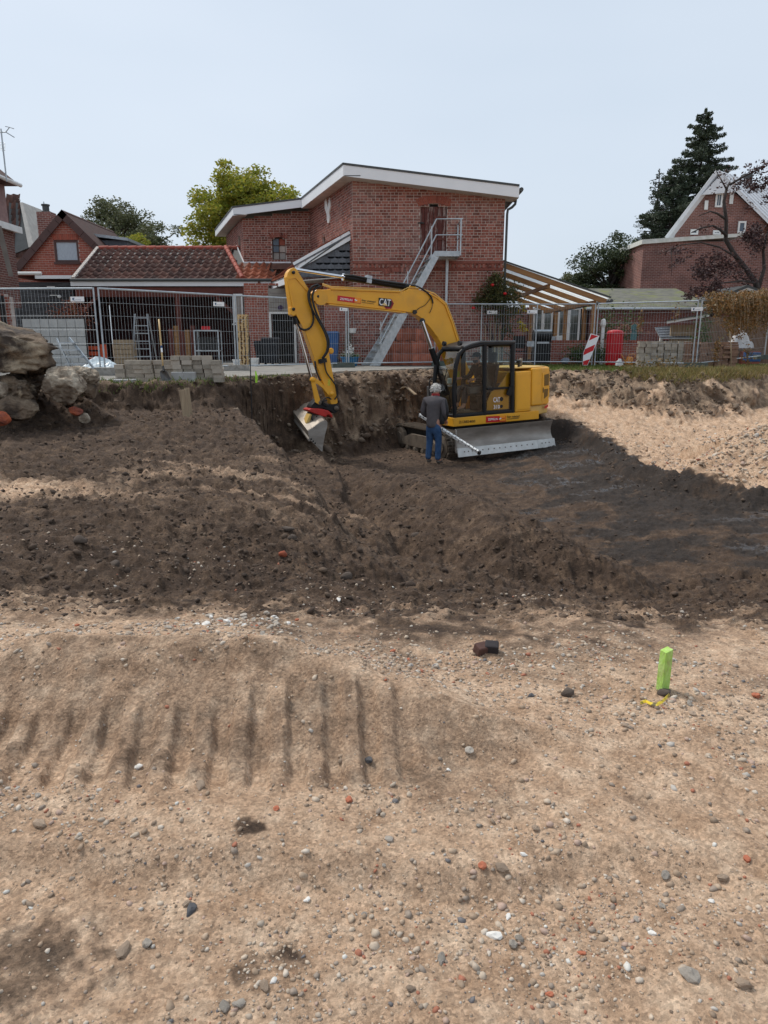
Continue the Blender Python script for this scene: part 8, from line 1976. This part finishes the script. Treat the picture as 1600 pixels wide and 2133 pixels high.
grass('lawn', 'strip of green lawn on the bank top behind the excavator', 26000, (4.7, 15, lambda x: (bank_y(x) - .2, 27.0)), .09, M['grass'], 71)
grass('dry_weeds', 'dry yellowish weeds along the right bank edge', 9000, (6.6, 13, lambda x: (bank_y(x) - .75, bank_y(x) + .5)), .14, leafmat('dry_weed', (.33, .25, .10, 1), (.24, .17, .07, 1), (.16, .17, .05, 1)), 72)
grass('kerb_weeds', 'tufts of weeds along the kerb at the left bank edge', 700, (-6.4, -2.2, lambda x: (bank_y(x) - .25, bank_y(x) + .15)), .08, M['grass'], 73)
c = U(1365, 773, 20.4); t = thing('dry_shrub', 'dry brown leafy weed clump on the bank edge below the grey pavers', 'weeds', (c.x, 20.2, -.1)); V, Q = leaf_cloud(900, (c.x, 20.2, .0), (1.1, .4, .3), .08, 77); np_mesh('foliage', V, Q, leafmat('dry_clump', (.22, .13, .04, 1), (.16, .10, .035, 1), (.10, .09, .03, 1)), t)
MB().tube([(c.x, 20.2, -.15), (c.x + .05, 20.2, .2)], .012, 5).build('stem', M['bark'], t)
# ================================================================== RUBBLE AND STONES
from mathutils import noise as mnoise
import bmesh
def ico(sub):
    bm = bmesh.new(); bmesh.ops.create_icosphere(bm, subdivisions=sub, radius=1.0); V = np.array([v.co[:] for v in bm.verts]); Fc = np.array([[v.index for v in f.verts] for f in bm.faces]); bm.free(); return V, Fc
I4, I2, I1 = ico(5), ico(2), ico(1)
def rock_shape(V, seed, amp=.3, cuts=7, rough=.0, fr=1.2):
    g = np.random.default_rng(seed); W = V.copy(); 
    for i in range(cuts):                                   # knock facets off
        n = g.normal(size=3); n /= np.linalg.norm(n); d = g.uniform(.55, .9); s = W @ n; k = s > d; W[k] -= np.outer((s[k] - d) * .88, n)
    out_ = []
    for p, q in zip(V, W):
        v = Vector(p) * fr + Vector((seed * 3.1, seed, 0)); h = mnoise.fractal(v, 1.0, 2.1, 4) * amp
        if rough: h += rough * mnoise.fractal(v * 5, .8, 2.1, 4) + rough * .8 * mnoise.ridged_multi_fractal(v * 2.5, 1, 2, 3, 1, 2) - rough
        out_.append(np.array(q) * (1 + h))
    return np.array(out_)
def lump(label, c, size, rot, seed, m, amp=.22, cuts=6, rough=.05, name='concrete_lump', grp='lumps of old foundation concrete'):
    W = rock_shape(I4[0], seed, amp, cuts, rough); R = np.array((Matrix.Rotation(rot[2], 3, 'Z') @ Matrix.Rotation(rot[1], 3, 'Y') @ Matrix.Rotation(rot[0], 3, 'X'))); W = (W * np.array(size)) @ R.T
    o = np_mesh(name, W, I4[1], m, smooth=True); o.location = c; return tag(o, label, 'rubble', grp)
M['lump'] = mat('dirty_concrete', (.15, .105, .07, 1), (.05, .036, .027, 1), .92, 3.2, .05, 9, dirt=(.50, .40, .28, 1), dirt_amt=1.0, detail=10, cut=(.42, .56))
M['lumppale'] = mat('pale_concrete', (.46, .39, .30, 1), (.19, .145, .105, 1), .92, 4.5, .05, 12, dirt=(.08, .055, .04, 1), dirt_amt=1.0, detail=10, cut=(.4, .58))
M['redrub'] = mat('broken_brick', (.42, .10, .04, 1), (.20, .06, .04, 1), .9, 8, .01, 20)
def LP(px, py, Y): p = U(px, py, Y); return p
lump('huge rounded dirty concrete lump at the left edge, topmost of the heap', LP(0, 722, 11.9), (.98, .85, .48), (.05, .12, .1), 3, M['lump'], .2, 11, .08)
lump('pale blocky concrete lump lying below the huge one', LP(128, 808, 11.7), (.42, .42, .33), (.1, .25, .4), 5, M['lumppale'], .16, 12, .08)
lump('pale cracked lump behind the blocky one, under the fence', LP(160, 793, 12.3), (.36, .38, .24), (0, -.1, .2), 7, M['lumppale'], .2, 9, .13)
lump('tilted brown slab lump right of the blocky one', LP(181, 812, 12.2), (.17, .2, .16), (.3, .4, .2), 9, M['lump'], .15, 7, .05)
lump('dark lump in the hollow under the huge one', LP(40, 800, 12.1), (.45, .5, .28), (0, .1, .5), 11, M['lump'], .2, 9, .13)
lump('grey flat slab lump set in the soil at the left', LP(36, 848, 11.3), (.34, .3, .2), (.2, .1, -.3), 13, M['lump'], .12, 8, .05)
lump('brown brick-veined lump left of the blocky pale one', LP(25, 815, 11.6), (.40, .4, .25), (.1, -.1, .1), 15, M['lump'], .2, 9, .13)
lump('small whitish lump at the foot of the heap', LP(178, 872, 11.7), (.10, .1, .09), (.2, .1, .3), 17, M['lumppale'], .2, 7, .06)
lump('orange-red broken brick under the blocky pale lump', LP(158, 856, 11.65), (.11, .1, .07), (.2, .3, .3), 19, M['redrub'], .15, 7, .05)
lump('orange-faced broken brick at the left edge', LP(2, 874, 10.9), (.14, .14, .13), (.2, .3, .3), 21, M['redrub'], .15, 7, .05)
lump('white speckled lump at the left edge', LP(4, 815, 11.3), (.13, .13, .14), (.2, .1, .3), 23, M['lumppale'], .2, 7, .06)
lump('blue-grey garden boulder before the low brick wall', LP(1178, 752, 25.0), (.17, .15, .11), (0, 0, .3), 25, mat('blue_grey_stone', (.17, .19, .23, 1), (.12, .13, .16, 1), .8, 8), .12, 6, .03, 'garden_boulder', None)
M['darkrock'] = mat('dark_fieldstone', (.10, .075, .058, 1), (.06, .045, .036, 1), .9, 8, .006, 40, dirt=(.18, .14, .11, 1), dirt_amt=.6)
def gstone(px, py, z, size, rot, seed, m, label, sink=.35, nm='fieldstone'):
    q = G(px, py, z)
    for _ in range(3): q = G(px, py, ground_z(q.x, q.y))
    W = rock_shape(I2[0], seed, .14, 7); R = np.array(Matrix.Rotation(rot, 3, 'Z')); W = (W * np.array(size)) @ R.T
    o = np_mesh(nm, W, I2[1], m, smooth=False); o.location = (q.x, q.y, ground_z(q.x, q.y) + size[2] * (1 - 2 * sink)); tag(o, label, 'stone')
gstone(865, 1122, -1.4, (.07, .06, .05), .2, 101, M['darkrock'], 'rounded fist-sized stone on the mound right of the trench')
gstone(721, 1202, -1.2, (.065, .05, .045), .6, 102, M['darkrock'], 'squared stone at the foot of the dark slope')
gstone(592, 1202, -1.2, (.085, .06, .02), .9, 103, M['darkrock'], 'flat dark slab lying on the dark slope')
gstone(600, 1082, -1.0, (.09, .035, .03), -.5, 104, M['darkrock'], 'long dark stone near the crest of the dark slope')
gstone(608, 1108, -1.0, (.05, .04, .035), .1, 105, M['darkrock'], 'round dark stone just below the long one')
gstone(168, 1124, -1.0, (.06, .05, .045), .1, 106, M['darkrock'], 'round dark stone on the left rough ground')
gstone(236, 1136, -1.0, (.05, .045, .04), .4, 107, M['darkrock'], 'angular dark stone right of the round one on the left')
gstone(590, 1168, -1.1, (.045, .035, .04), .4, 108, M['redrub'], 'reddish stone standing on the dark slope')
gstone(1182, 1447, -.9, (.035, .03, .03), .4, 109, M['darkrock'], 'dark round stone left of the neon stake')
gstone(1384, 1446, -.9, (.038, .03, .022), .4, 110, M['darkrock'], 'flat grey stone at the foot of the neon stake')
# boards half buried in the back bank
for (a, b), l in ((((842, 802), (866, 822)), 'short grey board lying on the back bank behind the man, upper one'), (((826, 818), (842, 806)), 'short grey board lying on the back bank behind the man, lower one')):
    p, q_ = U(*a, 19.2), U(*b, 18.9); MB().bar(p, q_, .10, .025).thing('bank_board', M['plank'], l, 'board', 'boards on the back bank')
# ---- loose stones: many sizes, tan, grey, white, brick red
def stonemat(name):
    m = mat(name, (.3, .24, .18, 1), (.24, .19, .14, 1), .85, 25); n = m.node_tree.nodes; l = m.node_tree.links; b = n['Principled BSDF']
    g = n.new('ShaderNodeNewGeometry'); oi = n.new('ShaderNodeObjectInfo'); a = n.new('ShaderNodeMath'); a.operation = 'ADD'; l.new(g.outputs['Random Per Island'], a.inputs[0]); l.new(oi.outputs['Random'], a.inputs[1]); fr = n.new('ShaderNodeMath'); fr.operation = 'FRACT'; l.new(a.outputs[0], fr.inputs[0])
    cr = n.new('ShaderNodeValToRGB'); cr.color_ramp.interpolation = 'CONSTANT'; e = cr.color_ramp.elements
    st_ = [(0, (.36, .26, .18, 1)), (.16, (.46, .345, .245, 1)), (.30, (.28, .205, .145, 1)), (.42, (.52, .42, .32, 1)), (.54, (.44, .36, .28, 1)), (.64, (.30, .24, .19, 1)), (.74, (.58, .50, .41, 1)), (.82, (.45, .32, .25, 1)), (.89, (.46, .42, .37, 1)), (.93, (.38, .15, .09, 1)), (.965, (.62, .60, .55, 1)), (.978, (.16, .15, .15, 1))]
    while len(e) < len(st_): e.new(.5)
    for i, (p, c) in enumerate(st_): e[i].position = p; e[i].color = c
    l.new(fr.outputs[0], cr.inputs[0]); mx = n.new('ShaderNodeMix'); mx.data_type = 'RGBA'; mx.blend_type = 'MULTIPLY'; mx.inputs['Factor'].default_value = .5
    nz = n.new('ShaderNodeTexNoise'); nz.inputs['Scale'].default_value = 70; nz.inputs['Detail'].default_value = 4; l.new(g.outputs['Position'], nz.inputs['Vector']); l.new(cr.outputs[0], mx.inputs['A']); mr = n.new('ShaderNodeMapRange'); mr.inputs[1].default_value = .3; mr.inputs[2].default_value = .7; mr.inputs[3].default_value = .5; mr.inputs[4].default_value = 1.15; l.new(nz.outputs[0], mr.inputs[0]); l.new(mr.outputs[0], mx.inputs['B'])
    l.new(mx.outputs['Result'], b.inputs['Base Color']); return m
M['stone'] = stonemat('loose_stone')
def scatter(g, n):
    """places where stones lie: denser rubble strips, thin on the smooth sand"""
    th_ = g.uniform(-.62, .62, n * 3); r = np.exp(g.uniform(math.log(1.25), math.log(6.0), n * 3)); X = np.tan(th_) * r; Y = r.copy()
    dens = .10 + .75 * np.clip(fbm(X * 1.3, Y * 1.3, 4, 200) * 1.6 + .15, 0, 1) ** 1.5
    gz = lambda cx, cy, sx, sy: np.exp(-(((X - cx) / sx) ** 2 + ((Y - cy) / sy) ** 2))
    dens += 1.2 * gz(-.85, 3.95, .30, .28) + .9 * gz(-1.6, 2.3, .5, .12) + .5 * gz(-.2, 3.2, .7, .2) + .5 * gz(1.3, 3.0, .7, .25) + .6 * gz(.6, 1.75, .8, .2)
    dens *= .35 + .65 * ss(1.3, 2.4, Y)
    band = ((Y > 2.42) & (Y < 2.95) & (X < .4)); dens[band] *= .25; dens[(Y > 4.0)] *= .3
    k = np.where(g.random(n * 3) < np.clip(dens, 0, 1))[0][:n]; return X[k], Y[k]
def stones_mesh(g, X, Y, S, base, sink=.3):
    n = len(X); bv, bf = base; nv = len(bv); vari = [rock_shape(bv, 300 + i, .42, 8, fr=2.6) for i in range(10)]; vi = g.integers(0, 10, n); V = np.stack(vari)[vi]
    sc_ = np.stack([S * g.uniform(.8, 1.35, n), S * g.uniform(.7, 1.1, n), S * g.uniform(.5, .85, n)], 1); V = V * sc_[:, None, :]; a = g.uniform(0, 2 * PI, n); c, s = np.cos(a)[:, None], np.sin(a)[:, None]
    x, y = V[..., 0] * c - V[..., 1] * s, V[..., 0] * s + V[..., 1] * c; tl_ = g.normal(size=n)[:, None] * .25; z = V[..., 2] + x * tl_; Zg = hgt(X, Y)
    V = np.stack([x + X[:, None], y + Y[:, None], z + (Zg + S * (.35 - sink))[:, None]], -1).reshape(-1, 3); Fc = (bf[None] + (np.arange(n) * nv)[:, None, None]).reshape(-1, 3); return V, Fc
g = np.random.default_rng(90)
X, Y = scatter(g, 24000); S = np.exp(g.normal(math.log(.0034), .55, len(X))) * (.75 + .28 * Y); S = np.clip(S, .002, .017)
V, Fc = stones_mesh(g, X, Y, S, I1, .25); o = np_mesh('gravel', V, Fc, M['stone']); o['kind'] = 'stuff'; o['label'] = 'small tan, grey and white stones strewn over the sand'; o['category'] = 'gravel'
# gravel on the right-hand heap and on the left slope
Xr = g.uniform(4.6, 11, 22000); Yr = g.uniform(8.2, 17, 22000); k = (poly_sd(Xr, Yr, PIT) > .7) & (g.random(22000) < np.clip(np.exp(-((Xr - 6.0) ** 2 + (Yr - 11.2) ** 2) / 3.5) + .10, 0, 1)); Xr, Yr = Xr[k], Yr[k]
V, Fc = stones_mesh(g, Xr, Yr, np.clip(np.exp(g.normal(math.log(.020), .4, len(Xr))), .008, .06), I1, .25); o = np_mesh('gravel_heap_stones', V, Fc, M['stone']); o['kind'] = 'stuff'; o['label'] = 'pale gravel on the sand heap right of the pit'; o['category'] = 'gravel'
# clods of dark soil on mound, plateau and bank
M['clod'] = mat('soil_clod', (.070, .047, .033, 1), (.045, .030, .022, 1), .95, 12, .006, 40, isl=.35, c3=(.13, .09, .062, 1))
nC = 24000; th_ = g.uniform(-.62, .62, nC); r = np.exp(g.uniform(math.log(4.2), math.log(18), nC)); Xc = np.tan(th_) * r; Yc = r
pd_ = poly_sd(Xc, Yc, PIT); keep = ~((pd_ < -.25) & (Xc > 1.8) & (g.random(nC) < .8)) & ~((Xc > 4.4) & (pd_ > .5)) & (Yc < np.interp(Xc, BANKX, BANKY) + .1) & ((fbm(Xc * .9, Yc * .9, 3, 210) > -.15) | (g.random(nC) < .3)); Xc, Yc = Xc[keep], Yc[keep]
V, Fc = stones_mesh(g, Xc, Yc, np.clip(np.exp(g.normal(math.log(.011), .55, len(Xc))) * (.5 + .08 * Yc), .005, .05), I1, .45); o = np_mesh('soil_clods', V, Fc, M['clod']); o['kind'] = 'stuff'; o['label'] = 'crumbly clods of dark soil on mound, plateau and bank'; o['category'] = 'soil'
nC = 1700; Xc = g.uniform(-3, 9, nC); Yc = np.interp(Xc, BANKX, BANKY) - g.uniform(0, 1.9, nC); V, Fc = stones_mesh(g, Xc, Yc, np.clip(np.exp(g.normal(math.log(.032), .5, nC)), .012, .14), I1, .3); o = np_mesh('bank_clods', V, Fc, mat('bank_clod', (.13, .093, .066, 1), (.085, .06, .044, 1), .95, 12, .006, 40, isl=.35, c3=(.26, .20, .145, 1))); o['kind'] = 'stuff'; o['label'] = 'clods and rubble crumbling out of the back bank'; o['category'] = 'soil'
# the larger stones are single things
M['st_tan'] = mat('tan_stone', (.45, .34, .25, 1), (.36, .265, .19, 1), .85, 30, .003, 90, isl=.25)
M['st_grey'] = mat('grey_stone', (.46, .41, .35, 1), (.36, .315, .265, 1), .85, 30, .003, 90, isl=.25)
M['st_white'] = mat('white_fragment', (.72, .70, .66, 1), (.58, .55, .50, 1), .7, 20)
M['st_red'] = mat('red_fragment', (.42, .14, .075, 1), (.34, .11, .06, 1), .9, 25)
M['st_dark'] = mat('dark_stone', (.085, .085, .09, 1), (.055, .055, .06, 1), .8, 25)
var = {}
for key in ('tan', 'grey', 'white', 'red', 'dark'):
    for i in range(5):
        W = rock_shape(I2[0] if key in ('tan', 'grey') else I2[0], 500 + i, .30, 13 if key in ('tan', 'grey') else 16, fr=2.2)
        me = bpy.data.meshes.new('stone'); me.from_pydata([tuple(q) for q in W], [], [tuple(int(z_) for z_ in f) for f in I2[1]]); me.materials.append(M['st_' + key]); me.polygons.foreach_set('use_smooth', [False] * len(me.polygons)); me.update(); var[key, i] = me
SINGLES = {}
def single(x, y, s, key, zone, flat=.6, rnd=random):
    o = link({'tan': 'stone', 'grey': 'stone', 'white': 'rubble_shard', 'red': 'brick_shard', 'dark': 'stone'}[key], var[key, rnd.randrange(5)]); zg = ground_z(x, y); o.location = (x, y, zg + s * flat * .35); o.scale = (s * rnd.uniform(.9, 1.4), s * rnd.uniform(.7, 1.0), s * flat); o.rotation_euler = (rnd.uniform(-.3, .3), rnd.uniform(-.3, .3), rnd.uniform(0, 6.28))
    word = {'tan': 'tan rounded stone', 'grey': 'grey rounded stone', 'white': 'white broken shard', 'red': 'orange-red brick shard', 'dark': 'dark slate-grey stone'}[key]
    tag(o, None, 'stone' if key != 'red' else 'brick shard', '%ss %s' % (word, zone)); SINGLES.setdefault((word, zone), []).append(o)
rs = random.Random(77); gg = np.random.default_rng(78); X, Y = scatter(gg, 190)
for x, y in zip(X, Y):
    if y > 5.0: continue
    key = rs.choices(('tan', 'grey', 'white', 'red', 'dark'), (50, 30, 7, 9, 4))[0]; s = min(.036, max(.007, math.exp(rs.gauss(math.log(.0080), .36)) * (.8 + .30 * y)))
    zone = 'on the near sand' if y < 2.1 else ('among the track marks' if y < 3.05 else 'on the stony rise')
    if key == 'white': s *= .75
    single(x, y, s, key, zone, rnd=rs)
for k in range(48):
    x = -.83 + rs.gauss(0, .17); y = 3.98 + rs.gauss(0, .15); single(x, y, rs.uniform(.014, .03), rs.choices(('grey', 'white', 'tan', 'red'), (45, 28, 22, 5))[0], 'in the pale rubble patch', rnd=rs)
for px, py, s, key in ((1030, 1951, .022, 'white'), (1067, 1969, .022, 'grey'), (918, 1998, .018, 'grey'), (1438, 2034, .026, 'grey'), (1549, 2054, .026, 'tan'), (1004, 1823, .018, 'red'), (1043, 1815, .022, 'tan'), (398, 1897, .022, 'dark'), (466, 2100, .022, 'grey'), (257, 1984, .026, 'tan'), (306, 1968, .022, 'grey'), (640, 1875, .013, 'white'), (727, 1668, .02, 'red'), (1358, 1945, .012, 'white'), (1505, 1835, .02, 'tan'), (810, 1750, .016, 'grey'), (1090, 1782, .013, 'white'), (1058, 1910, .01, 'white'), (570, 2043, .012, 'white'), (1482, 1879, .012, 'white'), (80, 1720, .03, 'tan'), (288, 1600, .018, 'white'), (979, 1522, .024, 'grey'), (936, 1541, .01, 'white'), (768, 1556, .02, 'dark')):
    q = G(px, py, -.93)
    for _ in range(3): q = G(px, py, ground_z(q.x, q.y))
    single(q.x, q.y, s, key, 'singly on the open sand', rnd=rs)
for (word, zone), os_ in SINGLES.items():
    os_.sort(key=lambda o: o.location.x / o.location.y)
    for i, o in enumerate(os_): o['label'] = 'small %s %s%s' % (word, zone, ', %s from left' % ordn(i + 1) if len(os_) > 1 else '')
